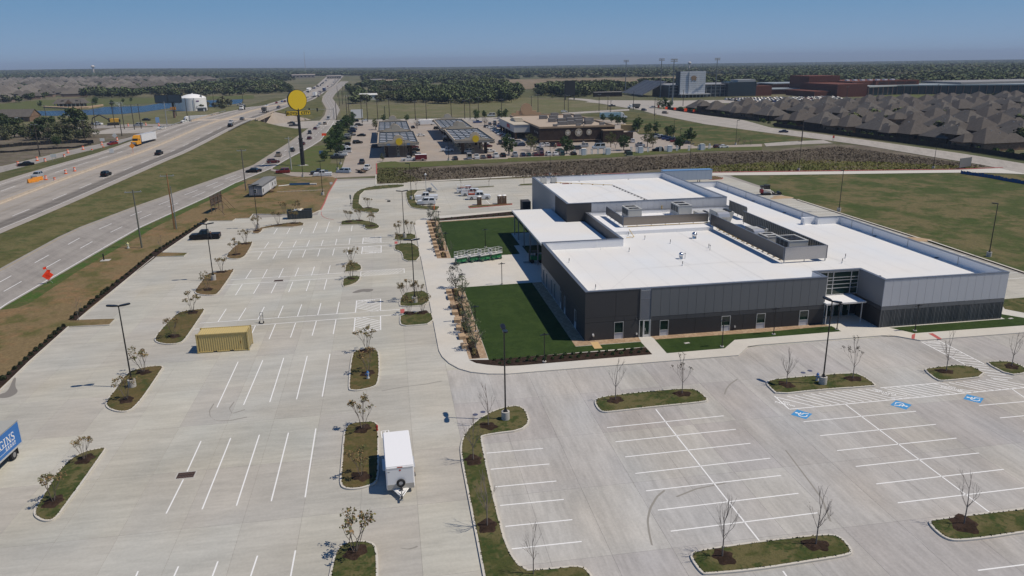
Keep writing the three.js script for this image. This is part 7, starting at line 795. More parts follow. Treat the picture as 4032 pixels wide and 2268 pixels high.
for(const [t,c,p,d,l] of [['suv','black',[-88.1,-253.4],88,'black suv in the near highway lane, nearest one'],['pickup','black',[-86.4,-306],88,'black pickup in the near highway lane, second one'],['suv','silver',[-109.1,-256],268,'silver suv beside the yellow water barriers'],['suv','black',[-76.6,-396.3],88,'black suv behind the white suv going up the overpass'],['suv','white',[-79.4,-413.6],88,'white suv going up the overpass'],['sedan','grey',[-77.7,-435.5],88,'dark car on the overpass approach'],['sedan','white',[-88.8,-604.4],268,'white car coming over the overpass'],['suv','red',[-95.5,-708.5],268,'red car on the far side of the overpass'],['hatch','grey',[-74.3,-556.3],90,'grey car under the town sign on the highway'],['sedan','maroon',[-75.6,-570.5],90,'maroon car beyond the grey one on the highway'],['sedan','blue',[-94.9,-741.6],268,'blue car beyond the red one on the highway'],['suv','maroon',[-92.2,-739.9],268,'dark red suv far down the highway left lanes'],['suv','dark',[-71.6,-862.7],90,'dark car far down the highway by the merge'],['sedan','silver',[-80.9,-842.8],268,'silver car far down the highway'],['sedan','green',[-82.9,-839.1],268,'green car far down the highway'],['suv','white',[-76.1,-927.1],90,'white suv far down the highway'],['sedan','white',[-99.9,-1251.5],268,'white car very far down the highway'],['sedan','red',[-75.9,-935.8],90,'red car far down the highway']])car(t,c,p,d,l,.95,gH,hy(p[1])+.03);
{const r=rngOf(77),cs=['white','black','silver','grey','red','blue','white','dark'];for(let k=0;k<26;k++){const u=r(),z=-900 - u*850,lf=k % 2,x=lineAt(lf?lerpL(.76):lerpL(.22),z)+(r()- .5)*5;car(['sedan','suv','pickup','van'][k % 4],cs[k % 8],[x,z],lf?268:90,'tiny car in the distant highway traffic before the horizon',1,'distant highway traffic',hy(z)+.03);}}
for(const [t,c,p,d,l] of [['sedan','black',[-132.2,-302.9],200,'black sedan on the far frontage lane at left'],['hatch','red',[-125.7,-376],240,'red car on the far frontage lane behind the barrels'],['sedan','white',[-127.6,-464.2],250,'small white car turning at the left crossing'],['minivan','silver',[-148.3,-492.6],178,'silver minivan on the left access street'],['sedan','black',[-157.5,-541],200,'black car parked on the grass by the blue sign'],['sedan','maroon',[-125.1,-505.6],200,'maroon car in the queue under the guard rail'],['suv','navy',[-123.2,-507.4],200,'dark blue car in the queue under the guard rail'],['suv','white',[-123.3,-533.2],200,'white suv behind the white truck cab'],['pickup','white',[-177.7,-510.3],190,'white pickup beside the parked excavator'],['pickup','white',[-253.8,-561.9],185,'white pickup at the brick house at far left'],['suv','grey',[-122.1,-542],200,'grey suv at the end of the queue under the guard rail'],['pickup','white',[-128.1,-718.3],190,'white service truck by the pond tip'],['van','white',[-154.4,-755.5],200,'white van parked by the pond']])car(t,c,p,d,l,1.1,'cars left of the highway',.05);
// station cars
const gP='cars parked round the fuel station',S9=.9,ord=['first','second','third','fourth','fifth','sixth','seventh','eighth','ninth','tenth','eleventh','twelfth','thirteenth','fourteenth','fifteenth','sixteenth','seventeenth','eighteenth'];
const colW={white:'white',black:'black',silver:'silver',grey:'grey',dark:'dark grey',red:'red',maroon:'maroon',blue:'blue',navy:'navy',tan:'tan',green:'dark green',pale:'pale blue'},typW={sedan:'car',suv:'suv',hatch:'hatchback',pickup:'pickup',van:'van',minivan:'minivan',jeep:'off-roader'};
function rowOf(list,deg,where,s=S9){list.forEach(([t,c,p],i)=>car(t,c,p,deg+((i*37)% 7)- 3,`${colW[c]} ${typW[t]}, ${ord[i]} ${where}`,s,gP,.03));}
rowOf([['van','white',[6.9,-279.3]]].slice(1),0,'');
rowOf([['sedan','dark',[24.1,-278.3]],['van','silver',[29.4,-279.2]],['pickup','white',[32.2,-279.2]],['sedan','grey',[34.6,-279.3]],['hatch','maroon',[37,-280.1]],['pickup','white',[39.7,-281]],['suv','black',[42.5,-281.8]],['pickup','silver',[47.2,-282.1]],['sedan','navy',[50.2,-282.1]],['sedan','green',[52.4,-282]],['sedan','maroon',[55,-282.1]],['suv','maroon',[57.2,-281.8]],['suv','white',[60,-281.8]],['sedan','white',[62.6,-281.4]],['suv','green',[65.1,-281.2]],['sedan','black',[69.6,-280.8]]],90,'from the left in the front parking row of the station');
rowOf([['suv','white',[63.6,-312.3]],['suv','white',[65.9,-312.6]],['suv','black',[68.2,-311.9]],['hatch','red',[70.7,-312.2]],['suv','dark',[72.7,-312.6]]],90,'from the left against the brick store wall');
rowOf([['suv','dark',[54,-414.1]],['sedan','white',[55,-411.4]],['suv','white',[55.6,-406.1]],['hatch','black',[55.4,-399]],['pickup','white',[55.2,-391.8]],['suv','blue',[55.6,-387]],['sedan','white',[55.5,-381.7]],['suv','navy',[55.2,-375.4]],['suv','white',[54.8,-368.5]],['hatch','maroon',[54.7,-361.2]],['suv','grey',[54.8,-355.1]],['suv','white',[54.5,-347.6]],['pickup','white',[54.2,-340.5]],['suv','dark',[54.9,-334.4]],['suv','black',[55.2,-328.7]],['pickup','silver',[56.4,-327.6]],['suv','navy',[55.4,-316.3]]],0,'from the back in the row before the store front',.82);
rowOf([['sedan','black',[-23.5,-357.8]],['hatch','black',[-18.2,-341.3]],['sedan','white',[-18.8,-332.6]],['van','white',[-17.3,-312.7]],['pickup','white',[-18.5,-302.8]],['pickup','dark',[-19.3,-294]]].slice(1),5,'from the back in the lower row beside the oaks');
rowOf([['sedan','white',[-18.4,-440]],['sedan','navy',[-18.2,-422.8]],['suv','navy',[-18.3,-406.9]],['pickup','grey',[-18.3,-387.8]],['suv','silver',[-20.2,-383.1]],['suv','black',[-19.5,-367.8]]],5,'from the back in the upper row beside the oaks');
rowOf([['sedan','black',[-12.8,-383.9]],['suv','black',[-13.5,-348.5]]],20,'black car driving left of the fuel canopy, from the back');
rowOf([['suv','navy',[122.2,-337.1]],['suv','white',[122.3,-332.2]],['suv','navy',[122.8,-328.3]],['suv','blue',[122.9,-323.6]],['suv','navy',[122.9,-318.2]],['hatch','red',[122.4,-312.7]],['suv','dark',[122.8,-307.6]],['suv','dark',[124.3,-305.1]]],20,'from the left in the dark row right of the store',.9);
for(const [t,c,p,d,l] of [['sedan','white',[16,-374.2],8,'white car driving between the two fuel canopies'],['pickup','grey',[9.7,-295.4],2,'grey pickup leaving the left canopy'],['suv','white',[31,-299.9],2,'white suv at the front of the right canopy'],['sedan','white',[39.8,-298.2],2,'white patrol car right of the right canopy'],['pickup','white',[23.4,-305.7],182,'white pickup in the shade left of the right canopy'],['pickup','white',[7.1,-279.5],180,'white pickup with a canopy towing a red cargo trailer'],['suv','white',[28.1,-363.7],2,'white car half under the right canopy'],['suv','black',[26.7,-411.1],2,'black suv left of the far right canopy'],['suv','black',[26.8,-345.5],2,'black suv in shade left of the right canopy'],['suv','dark',[-5,-327.7],2,'dark suv in the shade of the left canopy'],['suv','maroon',[10.5,-321.1],2,'maroon suv at the right side of the left canopy'],['sedan','black',[10.5,-310.4],2,'black car at the right side of the left canopy'],['sedan','black',[14,-423.8],80,'small dark car between the back canopies'],['pickup','blue',[52.7,-447.6],5,'bright blue pickup beyond the far right canopy'],['sedan','white',[41.4,-327.5],2,'white car behind the right canopy edge'],['sedan','maroon',[41.2,-317.1],2,'maroon car behind the right canopy edge'],['van','white',[68,-499.3],5,'white panel van on the street beyond the station'],['suv','black',[44.4,-332.8],2,'black suv close behind the right canopy'],['suv','silver',[59.6,-299.7],100,'silver suv crossing before the planted island'],['suv','grey',[59.7,-294.1],95,'grey suv below the planted island'],['sedan','green',[67.1,-292],175,'dark green car beside the leafy tree'],['minivan','dark',[74.6,-297.6],175,'dark minivan in the lane before the store'],['jeep','silver',[79.9,-305],182,'silver off-roader with a dark top before the store'],['suv','black',[89,-314.1],95,'black suv in the shade of the store wing'],['van','pale',[84.3,-297.8],182,'pale van parked right before the store'],['pickup','dark',[48.3,-327.4],95,'dark pickup with a box driving before the store'],['suv','white',[104.9,-317.2],100,'white suv by the loading bay'],['pickup','silver',[103,-301.4],100,'silver pickup in the chargers lane'],['suv','black',[104,-282.8],175,'black car charging at the right chargers'],['hatch','maroon',[131,-287.5],10,'maroon car leaving on the right drive'],['sedan','white',[133,-286.9],10,'white car behind the maroon one on the right drive'],['suv','silver',[68.3,-456],2,'silver car beyond the store front lamp'],['sedan','silver',[70,-477.4],90,'silver car at the back of the store front lot'],['sedan','dark',[59.9,-425.6],90,'dark car in the back store row, left'],['sedan','dark',[62.6,-426.5],90,'dark car in the back store row, middle'],['suv','grey',[62.1,-441.9],90,'grey suv in the back store row'],['suv','grey',[57.6,-430.1],90,'grey suv farthest left in the back store row'],['sedan','blue',[60.1,-414.8],90,'blue car in the back store row'],['suv','navy',[61.5,-410.9],90,'navy suv with a white top in the back store row'],['sedan','white',[122.9,-523.9],5,'black and white car on the cross street'],['suv','navy',[178.9,-517.6],250,'dark blue car at the junction'],['pickup','dark',[172.6,-574.7],10,'dark pickup on the stadium road'],['suv','silver',[194.1,-543],5,'silver car behind the junction'],['suv','tan',[181.9,-483.8],300,'tan suv on the road by the dark fence'],['sedan','navy',[187.4,-339.3],155,'dark blue car on the road by the dark fence'],['van','white',[-37.1,-509.5],92,'white box van crossing the junction'],['pickup','black',[-27.7,-478.9],178,'black pickup on the cross street by the oaks'],['suv','black',[-24.3,-484.2],178,'black suv on the cross street by the oaks'],['suv','black',[-19.2,-482.4],178,'black suv on the cross street behind the oaks'],['sedan','white',[-13.4,-484.7],178,'white car on the cross street behind the canopy'],['suv','black',[-15.9,-449],20,'black suv at the upper station corner']])car(t,c,p,d,l,.9,'cars about the fuel station',.055);
// trucks
function semi(label,p,deg,y,cabC,boxC,s=1,L=14){const t=thing('semi_truck',label,'truck',[p[0],y,p[1]],R(deg));t.scale.setScalar(s);obj('trailer_box',rbox(L,2.8,2.55,-L/2,1.2,0,.06),boxC,t);obj('trailer_roof',box(L,.05,2.5,-L/2,3.98,0),M(.45,.46,.48,.5),t);const sh=new THREE.Shape(V2([[0,.6],[3.6,.6],[3.7,1.5],[2.2,1.8],[1.75,2.9],[1.2,3.7],[0,3.9]]));const g=new THREE.ExtrudeGeometry(sh,{depth:2.2,bevelEnabled:true,bevelSize:.08,bevelThickness:.1,bevelSegments:2});g.translate(.8,0,-1.1);obj('cab',g,cabC,t);const w=new THREE.BoxGeometry(.05,.85,2.0);w.rotateZ(.38);w.translate(2.95,2.32,0);obj('windshield',w,glass,t);for(const z of [-1,1])obj('side_window',box(.8,.6,.04,2.2,2.0,z*1.2),glass,t);obj('grille',box(.06,.8,1.3,4.56,.75,0),galv,t);obj('bumper',box(.2,.3,2.3,4.6,.35,0),darkMetal,t);for(const [x,n] of [[-L+1,1],[-L+2.3,1],[.6,1],[1.7,1],[3.7,1]])for(const z of [-1,1])obj('wheel',cyl(.5,.5,.34,0,0,0,16).rotateX(PI/2).translate(x,.5,z*1.05),rubber,t);obj('chassis',box(L+2,.25,1,-L/2+1.5,.8,0),darkMetal,t);return t;}
{const p=[-103,-339.4];semi('semi truck with a yellow cab and a white trailer on the highway',p,262,hy(p[1])+.03,M(.72,.33,.02,.4),M(.70,.71,.72,.4),1.05,13.5);}
{const p=[140.3,-450.8];semi('white semi truck with a pale blue patterned trailer behind the store',p,-3,.03,white,M(.30,.48,.55,.5),1.0,12);}
{const p=[-122.2,-507];semi('white semi truck waiting under the guard rail',p,215,.05,white,M(.6,.6,.6,.5),1.1,12);}
{const p=[-76.2,-880.4];semi('white semi truck far down the highway',p,90,hy(p[1])+.03,white,white,1.2);}
{const p=[-98.4,-1035.5];semi('white truck very far down the left highway lanes',p,268,hy(p[1])+.03,white,white,1.2);}{const p=[-77.9,-1041.9];semi('dark blue truck far down the right highway lanes',p,90,hy(p[1])+.03,M(.05,.08,.2),M(.04,.06,.14),1.2);}
function dumpTruck(label,p,deg,y,c,s=1){const t=thing('dump_truck',label,'truck',[p[0],y,p[1]],R(deg));t.scale.setScalar(s);obj('tipper_body',hexa([[-4,1.2,-1.2],[.8,1.2,-1.2],[.8,1.2,1.2],[-4,1.2,1.2]],[[-4.4,2.8,-1.3],[1,2.9,-1.3],[1,2.9,1.3],[-4.4,2.8,1.3]]),c,t);obj('load',box(4.6,.25,2.3,-1.7,2.75,0),M(.10,.09,.08),t);obj('cab',[rbox(1.6,1.9,2.2,1.9,.7,0,.15),rbox(1.5,1,1.8,3.2,.7,0,.15)],c===black?M(.03,.03,.04):white,t);obj('windshield',box(.05,.7,1.9,2.72,1.75,0),glass,t);for(const x of [-3,-1.8,3.2])for(const z of [-1,1])obj('wheel',cyl(.5,.5,.34,0,0,0,16).rotateX(PI/2).translate(x,.5,z*1.05),rubber,t);obj('chassis',box(7.5,.3,1,-.2,.8,0),darkMetal,t);}
{const p=[-96.4,-545.4];dumpTruck('dark dump truck coming down the highway near the pond',p,268,hy(p[1])+.03,M(.03,.045,.05),1.15);}{const p=[-74.3,-495.7];dumpTruck('grey loaded tow truck crossing the overpass',p,90,hy(p[1])+.03,M(.16,.15,.13),1.1);}dumpTruck('grey dump truck with a white cab at the junction',[180.3,-544.9],180,.06,M(.13,.13,.12),1.1);
{const p=[22.6,-442.5],t=thing('motorhome','white motorhome parked between the fuel canopies','motorhome',[p[0],.03,p[1]],R(182));obj('body',[rbox(9.2,2.5,2.5,-.6,.55,0,.15),rbox(1.6,.9,2.4,4,2.0,0,.2)],white,t);obj('cab',rbox(2.4,1.3,2.1,4.6,.5,0,.2),white,t);obj('stripe',box(8,.18,.03,-.6,1.3,1.27),M(.25,.2,.18),t);for(const x of [-3.5,-1.5,.8,2.6])obj('window',box(1.1,.55,.03,x,1.8,1.27),glass,t);obj('roof_unit',[rbox(1.1,.3,.9,-2,3.05,0,.08),rbox(.8,.25,.7,1.5,3.05,0,.08)],white,t);for(const x of [-2.8,4.2])for(const z of [-1,1])obj('wheel',cyl(.4,.4,.28,0,0,0,14).rotateX(PI/2).translate(x,.4,z*1.05),rubber,t);}
{const p=[11.6,-278.7],t=thing('red_cargo_trailer','dark red cargo trailer behind the white canopy pickup','trailer',[p[0],.03,p[1]],R(180));obj('body',rbox(4.3,1.85,2,0,.45,0,.08),M(.16,.012,.02,.45),t);obj('roof',box(4.2,.06,1.95,0,2.28,0),white,t);obj('drawbar',tube([2.1,.45,0],[3.3,.45,0],.07),darkMetal,t);for(const z of [-1,1]){obj('wheel',cyl(.33,.33,.22,0,0,0,14).rotateX(PI/2).translate(-.6,.33,z*1.05),rubber,t);obj('fender',box(1,.1,.24,-.6,.7,z*1.08),white,t);}}
{const p=[-167.1,-506.7],t=thing('excavator','yellow excavator with a black boom behind the left access street','excavator',[p[0],.05,p[1]],R(200));t.scale.setScalar(1.5);const yl=M(.5,.28,.02,.6);obj('house',rbox(3.4,1.5,2.6,-.6,1.2,0,.15),yl,t);obj('cab',rbox(1.4,1.6,1.1,.9,1.3,.7,.1),glass,t);for(const z of [-1,1])obj('track',rbox(4.4,.95,.6,0,0,z*1.1,.4),rubber,t);obj('boom',[tube([1,2,0],[4.5,4.4,0],.28,5),tube([4.5,4.4,0],[7.2,3.2,0],.22,5),tube([7.2,3.2,0],[7.6,1.2,0],.18,5)],black,t);obj('bucket',rbox(1,.9,1,7.5,.6,0,.15),black,t);obj('counterweight',rbox(.9,1.1,2.6,-2.4,1.25,0,.2),darkMetal,t);}
// ================================================================ PEOPLE
function person(label,p,ry,y,cloth,legs,pose){// one continuous body from tapered capsules joined smoothly
  const J=pose,B=[['hip','chest',.15,.17],['chest','neck',.13,.065],['neck','head',.06,.095],['head','crown',.1,.09],['hipL','kneeL',.095,.07],['kneeL','ankL',.065,.045],['ankL','toeL',.05,.04],['hipR','kneeR',.095,.07],['kneeR','ankR',.065,.045],['ankR','toeR',.05,.04],['shL','elL',.06,.045],['elL','haL',.045,.035],['shR','elR',.06,.045],['elR','haR',.045,.035],['shL','shR',.075,.075],['haL','fiL',.04,.02],['haR','fiR',.04,.02]];
  const N=60,mc=new MarchingCubes(N,LEAF,false,false,60000);mc.isolation=0;const S=1.0,f=mc.field;let i=0;for(let k=0;k<N;k++)for(let j=0;j<N;j++)for(let a=0;a<N;a++,i++){const x=(a - N/2)/(N/2)*S,yy=(j - N/2)/(N/2)*S+.9,z=(k - N/2)/(N/2)*S;let e=0;for(const [u,v,r0,r1] of B){const A=J[u],C=J[v],dx=C[0] - A[0],dy=C[1] - A[1],dz=C[2] - A[2],t=Math.max(0,Math.min(1,((x - A[0])*dx+(yy - A[1])*dy+(z - A[2])*dz)/(dx*dx+dy*dy+dz*dz)));const d=Math.hypot(x - A[0] - dx*t,yy - A[1] - dy*t,z - A[2] - dz*t)- r0 -(r1 - r0)*t;e+=Math.exp(-28*d);}f[i]=Math.log(e)/28;}
  mc.update();const n=mc.count,P=mc.positionArray.slice(0,n*3),Nn=mc.normalArray.slice(0,n*3),C=new Float32Array(n*3);for(let q=0;q<n;q++){const yv=P[3*q+1]*S+.9,xv=Math.hypot(P[3*q],P[3*q+2]);P[3*q+1]=yv;const c=yv>1.66?[.03,.02,.015]:yv>1.46?[.36,.2,.14]:yv>.92?cloth:yv>.1?legs:[.02,.02,.02];C.set(c,3*q);}
  const g=new THREE.BufferGeometry();g.setAttribute('position',new THREE.BufferAttribute(P,3));g.setAttribute('normal',new THREE.BufferAttribute(Nn,3));g.setAttribute('color',new THREE.BufferAttribute(C,3));g.setAttribute('uv',new THREE.BufferAttribute(new Float32Array(n*2),2));const m=obj('person',g,LEAF);m.position.set(p[0],y,p[1]);m.rotation.y=ry;m.userData={label,category:'person'};}
const stand={hip:[0,.95,0],chest:[.04,1.3,0],neck:[.06,1.48,0],head:[.1,1.6,0],crown:[.1,1.68,0],hipL:[0,.92,.1],kneeL:[.02,.5,.12],ankL:[-.02,.08,.13],toeL:[.14,.04,.14],hipR:[0,.92,-.1],kneeR:[.06,.5,-.11],ankR:[.04,.08,-.12],toeR:[.2,.04,-.13],shL:[.04,1.4,.18],elL:[.12,1.15,.24],haL:[.36,1.12,.2],fiL:[.44,1.12,.18],shR:[.04,1.4,-.18],elR:[.14,1.15,-.24],haR:[.38,1.15,-.2],fiR:[.46,1.16,-.18]};
const walk={...stand,kneeL:[.22,.54,.1],ankL:[.3,.1,.1],toeL:[.44,.07,.1],kneeR:[-.05,.5,-.1],ankR:[-.32,.14,-.1],toeR:[-.2,.05,-.1],elL:[-.12,1.14,.22],haL:[-.1,.9,.22],fiL:[-.08,.82,.22],elR:[.1,1.14,-.22],haR:[.22,.94,-.22],fiR:[.26,.87,-.22]};
person('person in dark clothes standing at the bed of the black pickup',[-37.41,-159.65],R(70),.0,[.03,.03,.035],[.05,.05,.06],stand);person('left of two people walking across the store lot',[67.3,-304.2],R(175),.025,[.10,.08,.06],[.06,.06,.07],walk);person('right of two people walking across the store lot',[67.7,-303.5],R(175),.025,[.07,.06,.05],[.04,.05,.06],walk);

// ================================================================ FUEL STATION AND STORE
const cream=M(.50,.44,.34,.7),creamT=M(.40,.33,.24,.7),canRoof=M(.055,.07,.085,.5),canPan=M(.40,.42,.45,.5),canEdge=M(.10,.12,.135,.5);
function fuelCanopy(label,x0,x1,z0,z1,sign){const H=5.5,c=thing('fuel_canopy',label,'canopy',[0,0,0],0,'fuel canopies');obj('fascia',[bx(x0,x1,H - 1,H,z0 - .3,z0),bx(x0,x1,H - 1,H,z1,z1+.3),bx(x0,x0+.3,H - 1,H,z1+.3,z0 - .3),bx(x1 - .3,x1,H - 1,H,z1+.3,z0 - .3)],cream,c);obj('cornice',[bx(x0 - .15,x1+.15,H,H+.18,z0 - .35,z0+.15),bx(x0 - .15,x1+.15,H,H+.18,z1 - .15,z1+.35),bx(x0 - .15,x0+.35,H,H+.18,z1,z0),bx(x1 - .35,x1+.15,H,H+.18,z1,z0)],creamT,c);obj('deck',bx(x0+.3,x1 - .3,H - .75,H - .6,z1+.3,z0 - .3),canRoof,c);obj('soffit',bx(x0+.3,x1 - .3,H - 1,H - .95,z1+.3,z0 - .3),white,c);
  for(let i=0;i<5;i++)for(let j=0;j<7;j++){const w=(x1 - x0 - 1)/5,d=(z0 - z1 - 2)/7;obj('roof_pan',bx(x0+.8+i*w,x0+.5+(i+1)*w - .3,H - .5,H - .38,z1+1.8+j*d,z1+1.8+j*d+d*.42),canPan,c);}for(let j=0;j<8;j++){const d=(z0 - z1 - 2)/7;obj('roof_beam',bx(x0+.4,x1 - .4,H - .6,H - .1,z1+.9+j*d,z1+1.2+j*d),canEdge,c);}for(let i=0;i<6;i++){const w=(x1 - x0 - 1)/5;obj('roof_beam',bx(x0+.4+i*w,x0+.65+i*w,H - .6,H - .15,z1+.5,z0 - .5),canEdge,c);}
  for(const s of [[z0,.12],[z1,-.12]]){const m=(x0+x1)/2,sh=new THREE.Shape(V2([[-5.5,0],[-5.5,.5],[-4,.5],[-4,1],[-2.4,1],[-1.9,1.3]]));sh.absarc(0,1.1,1.9,PI - .1,.1,true);for(const q of [[1.9,1.3],[2.4,1],[4,1],[4,.5],[5.5,.5],[5.5,0]])sh.lineTo(...q);const g=new THREE.ExtrudeGeometry(sh,{depth:.3,bevelEnabled:false});g.translate(m,H - .05,s[0] - .15+s[1]);obj('gable',g,cream,c);const a=new THREE.TorusGeometry(1.9,.14,6,20,PI);a.translate(m,H+1.05,s[0]+s[1]);obj('gable_trim',a,creamT,c);}
  if(sign){const m=(x0+x1)/2,d=cyl(1.3,1.3,.2,0,0,0,28).rotateX(PI/2).translate(m+.3,H+.5,z0+.3);obj('round_sign',d,M(.72,.50,.015,.5),c);if(sign>1)for(const x of [x0+4,x1 - 4]){obj('fuel_sign',bx(x - .6,x+.6,H - .8,H - .1,z0,z0+.08),M(.06,.25,.48,.5),c);obj('lettering',textGeo('DEF',.42,.03).translate(x,H - .45,z0+.09),white,c);}}
  for(const x of [x0+3.2,x1 - 3.2])for(let k=0;k<4;k++){const z=z0 - 3 - k*(z0 - z1 - 6)/3;obj('column',bx(x - .55,x+.55,0,H - 1,z - .55,z+.55),T.brickDark,c);}
  for(const [x,h] of [[x0 - .45,.9],[x0 - .4,.55]])obj('scupper_box',bx(x - .4,x+.4,H - h,H+.7 - h,z1+2,z1+3.2),cream,c);return c;}
fuelCanopy('front left fuel canopy with a yellow disc and two small blue signs',-3.9,11.6,-290.4,-340,2);fuelCanopy('front right fuel canopy with a yellow disc on its gable',25.5,41,-293,-346,1);fuelCanopy('rear left fuel canopy behind the blue-signed one',-4.4,10.6,-346.5,-402,0);fuelCanopy('rear right fuel canopy by the motorhome',24.4,39.5,-351,-406,0);
{let k=0;for(const [x0,z0,w] of [[-1.2,-296,'left'],[28.2,-299,'right']])for(let i=0;i<3;i++)for(let j=0;j<4;j++){const t=thing('fuel_pump',`fuel pump under the ${w} front canopy, ${ord[j]} row back, ${['left', 'middle', 'right'][i]} lane`,'fuel pump',[x0+i*4.9,.02,z0 - j*11],0,'fuel pumps');obj('cabinet',rbox(1.0,2.1,.6,0,.15,0,.05),cream,t);obj('screen',box(.6,.5,.04,0,1.3,.3),darkMetal,t);obj('plinth',box(1.4,.15,3),poleConc,t);obj('nozzle',[box(.1,.35,.1,-.4,.9,.34),box(.1,.35,.1,.4,.9,.34)],M(.05,.25,.08),t);}}
{const s=thing('convenience_store','long brown brick store with three pale star roundels on its side wall','store'),H=6.4,cap=M(.34,.25,.165,.8),roofTan=M(.42,.34,.26,.9);const B=(n,g,m)=>obj(n,g,m,s);B('wall',bx(65.1,99,.02,H,-404,-324.4),T.brickDark);B('roof',bx(65.5,98.6,H - .5,H+.01,-403.6,-324.8),roofTan);for(const [a,b,c,d] of [[65,99.1,-324.9,-324.2],[65,65.6,-404.1,-324.9],[98.5,99.1,-404.1,-324.9],[65.6,98.5,-404.1,-403.5]])B('parapet_cap',bx(a,b,H,H+.75,c,d),cap);B('base_course',bx(65,99.1,.95,1.2,-324.42,-324.2),cap);B('rear_wing',bx(92.8,102,.02,4.9,-326,-320.9),T.brickDark);B('parapet_cap',bx(92.7,102.1,4.9,5.3,-326,-320.8),cap);B('yard_wall',bx(102,108.2,.02,3.6,-327,-326.6),T.brickDark);
  for(const [x,r] of [[77.8,1.15],[82.6,1.55],[87.3,1.15]]){const st=part(s,'star_roundel');obj('disc',cyl(r,r,.12,0,0,0,28).rotateX(PI/2).translate(x,4.3,-324.34),M(.34,.29,.21,.7),st);obj('ring',new THREE.TorusGeometry(r,.1,6,28).translate(x,4.3,-324.28),M(.5,.44,.34,.7),st);const p=[];for(let k=0;k<10;k++){const a=PI/2+k*PI/5,q=k % 2?r*.36:r*.93;p.push([Math.cos(a)*q,Math.sin(a)*q]);}obj('star',new THREE.ExtrudeGeometry(new THREE.Shape(V2(p)),{depth:.12,bevelEnabled:false}).translate(x,4.3,-324.28),M(.62,.58,.5,.7),st);}
  const en=part(s,'entrance_front');obj('white_fascia',bx(57.5,65,3.1,6.4,-392,-346),M(.52,.52,.49,.7),en);obj('fascia_cap',bx(57.3,65.1,6.4,6.65,-392.2,-345.8),cream,en);for(let k=0;k<6;k++)obj('column',bx(57.8,58.8,.02,3.1,-347 - k*8.8,-346 - k*8.8),T.brickDark,en);obj('glazing',bx(64.6,65.05,.2,3,-391,-347),glass,en);for(const [i,y] of [[0,0],[1,.5],[2,1]])obj('stepped_gable',bx(61,65,6.65+y,7.15+y,-378+i*2.2,-362 - i*2.2),cream,en);obj('red_sign',[bx(57.38,57.5,4.1,5.9,-366,-363.6),bx(57.38,57.5,4.3,5.9,-363.2,-361),bx(57.38,57.5,3.9,5.9,-360.6,-358.2)],M(.42,.03,.04,.6),en);
  for(const [i,w] of [[0,16],[1,11],[2,6.5]])obj('rear_gable',bx(80 - w/2 - 6,80+w/2 - 6,H+.7+i,H+1.7+i,-404.6,-404),M(.44,.30,.18,.8),s);obj('rear_gable',cyl(3.1,3.1,.6,0,0,0,24).rotateX(PI/2).translate(74,H+3.6,-404.3),M(.44,.30,.18,.8),s);for(const x of [66.2,67.4,68.6])obj('small_window',new THREE.CylinderGeometry(.5,.5,.08,12).rotateZ(PI/2).translate(64.98,4.4,-327 -(x - 66)*3),M(.4,.38,.33),s);}
{const r=rngOf(14),sp=[[78,-379],[83,-378],[78,-358],[83,-360],[87,-356],[88,-398],[79,-340],[83,-341],[87,-342],[91,-340],[95,-376],[90,-377],[94,-350],[92,-362],[74,-333],[84,-331],[96,-335]];sp.forEach(([x,z],i)=>{const t=thing('store_roof_unit',`grey air unit on the store roof, ${ord[i]} counted from the back cluster`,'air handler',[x,6.4,z],0,'air units on the store roof'),w=i>13?1.6:2.6+1.4*r(),d=i>13?1.4:2.2;t.scale.setScalar(1.15);obj('cabinet',rbox(w,i>13?.8:1.3+.5*r(),d,0,.1,0,.06),M(.17,.165,.16,.7),t);obj('curb',box(w*.9,.12,d*.9),curb,t);obj('hood',box(.5,.7,d*.8,w/2+.2,.4,0),M(.22,.22,.21,.6),t);});}
{const t=thing('tan_storage_box','tan storage container at the back corner of the store','container',[120.5,-372.5],R(-14));obj('body',rbox(7,2.9,2.6,0,.1,0,.05),M(.42,.31,.14,.7),t);obj('door',box(.05,2.4,2.2,3.52,.3,0),M(.36,.27,.12,.7),t);obj('skid',box(6.6,.1,2.2),darkMetal,t);}
{const cp=[[69.8,-279.9],[72.1,-280.1],[74.3,-279.8],[76.6,-280.1],[79,-279.8],[81.2,-279.2],[83.5,-279.3],[93.6,-284.1],[94.6,-280.4],[97,-280.6],[99.3,-280.8],[104.6,-281.8],[106.7,-281.5],[109.2,-281.9],[111.5,-281.9],[116.1,-281.1],[120.6,-282.4],[123.4,-283.4],[126,-284.4]];cp.forEach((p,i)=>{const t=thing('car_charger',`white car charging post, number ${ord[i] ?? 'nineteenth'} from the left in the long row`.replace('number ',''),'charger',[p[0],.03,p[1]],0,'white car charging posts');obj('post',[box(.22,1.9,.35,-.25,0,0),box(.22,1.9,.35,.25,0,0),box(.72,.3,.35,0,1.75,0)],white,t);obj('cable',tube([.36,.4,.1],[.36,1.5,.1],.03),rubber,t);});[[73,-278.5],[82.3,-278],[95.6,-279],[107.7,-280.1],[121.7,-281.7]].forEach((p,i)=>{const t=thing('power_cabinet',`tall white power cabinet among the charging posts, ${ord[i]} from the left`,'cabinet',[p[0],.03,p[1]],0,'white power cabinets');obj('cabinet',rbox(1.5,2.3,1.2,0,.1,0,.04),M(.62,.66,.70,.5),t);obj('plinth',box(1.7,.1,1.4),poleConc,t);obj('cap',box(1.6,.08,1.3,0,2.38,0),white,t);});for(const [p,l] of [[[90.1,-277.9],'black transformer box among the chargers'],[[89,-272.2],'dark green transformer box on the station grass']]){const t=thing('transformer_box',l,'transformer',[p[0],.1,p[1]],0);obj('body',rbox(2.1,1.4,1.6,0,.08,0,.05),/green/.test(l)?M(.02,.045,.03,.6):black,t);obj('pad',box(2.5,.1,2),poleConc,t);}}
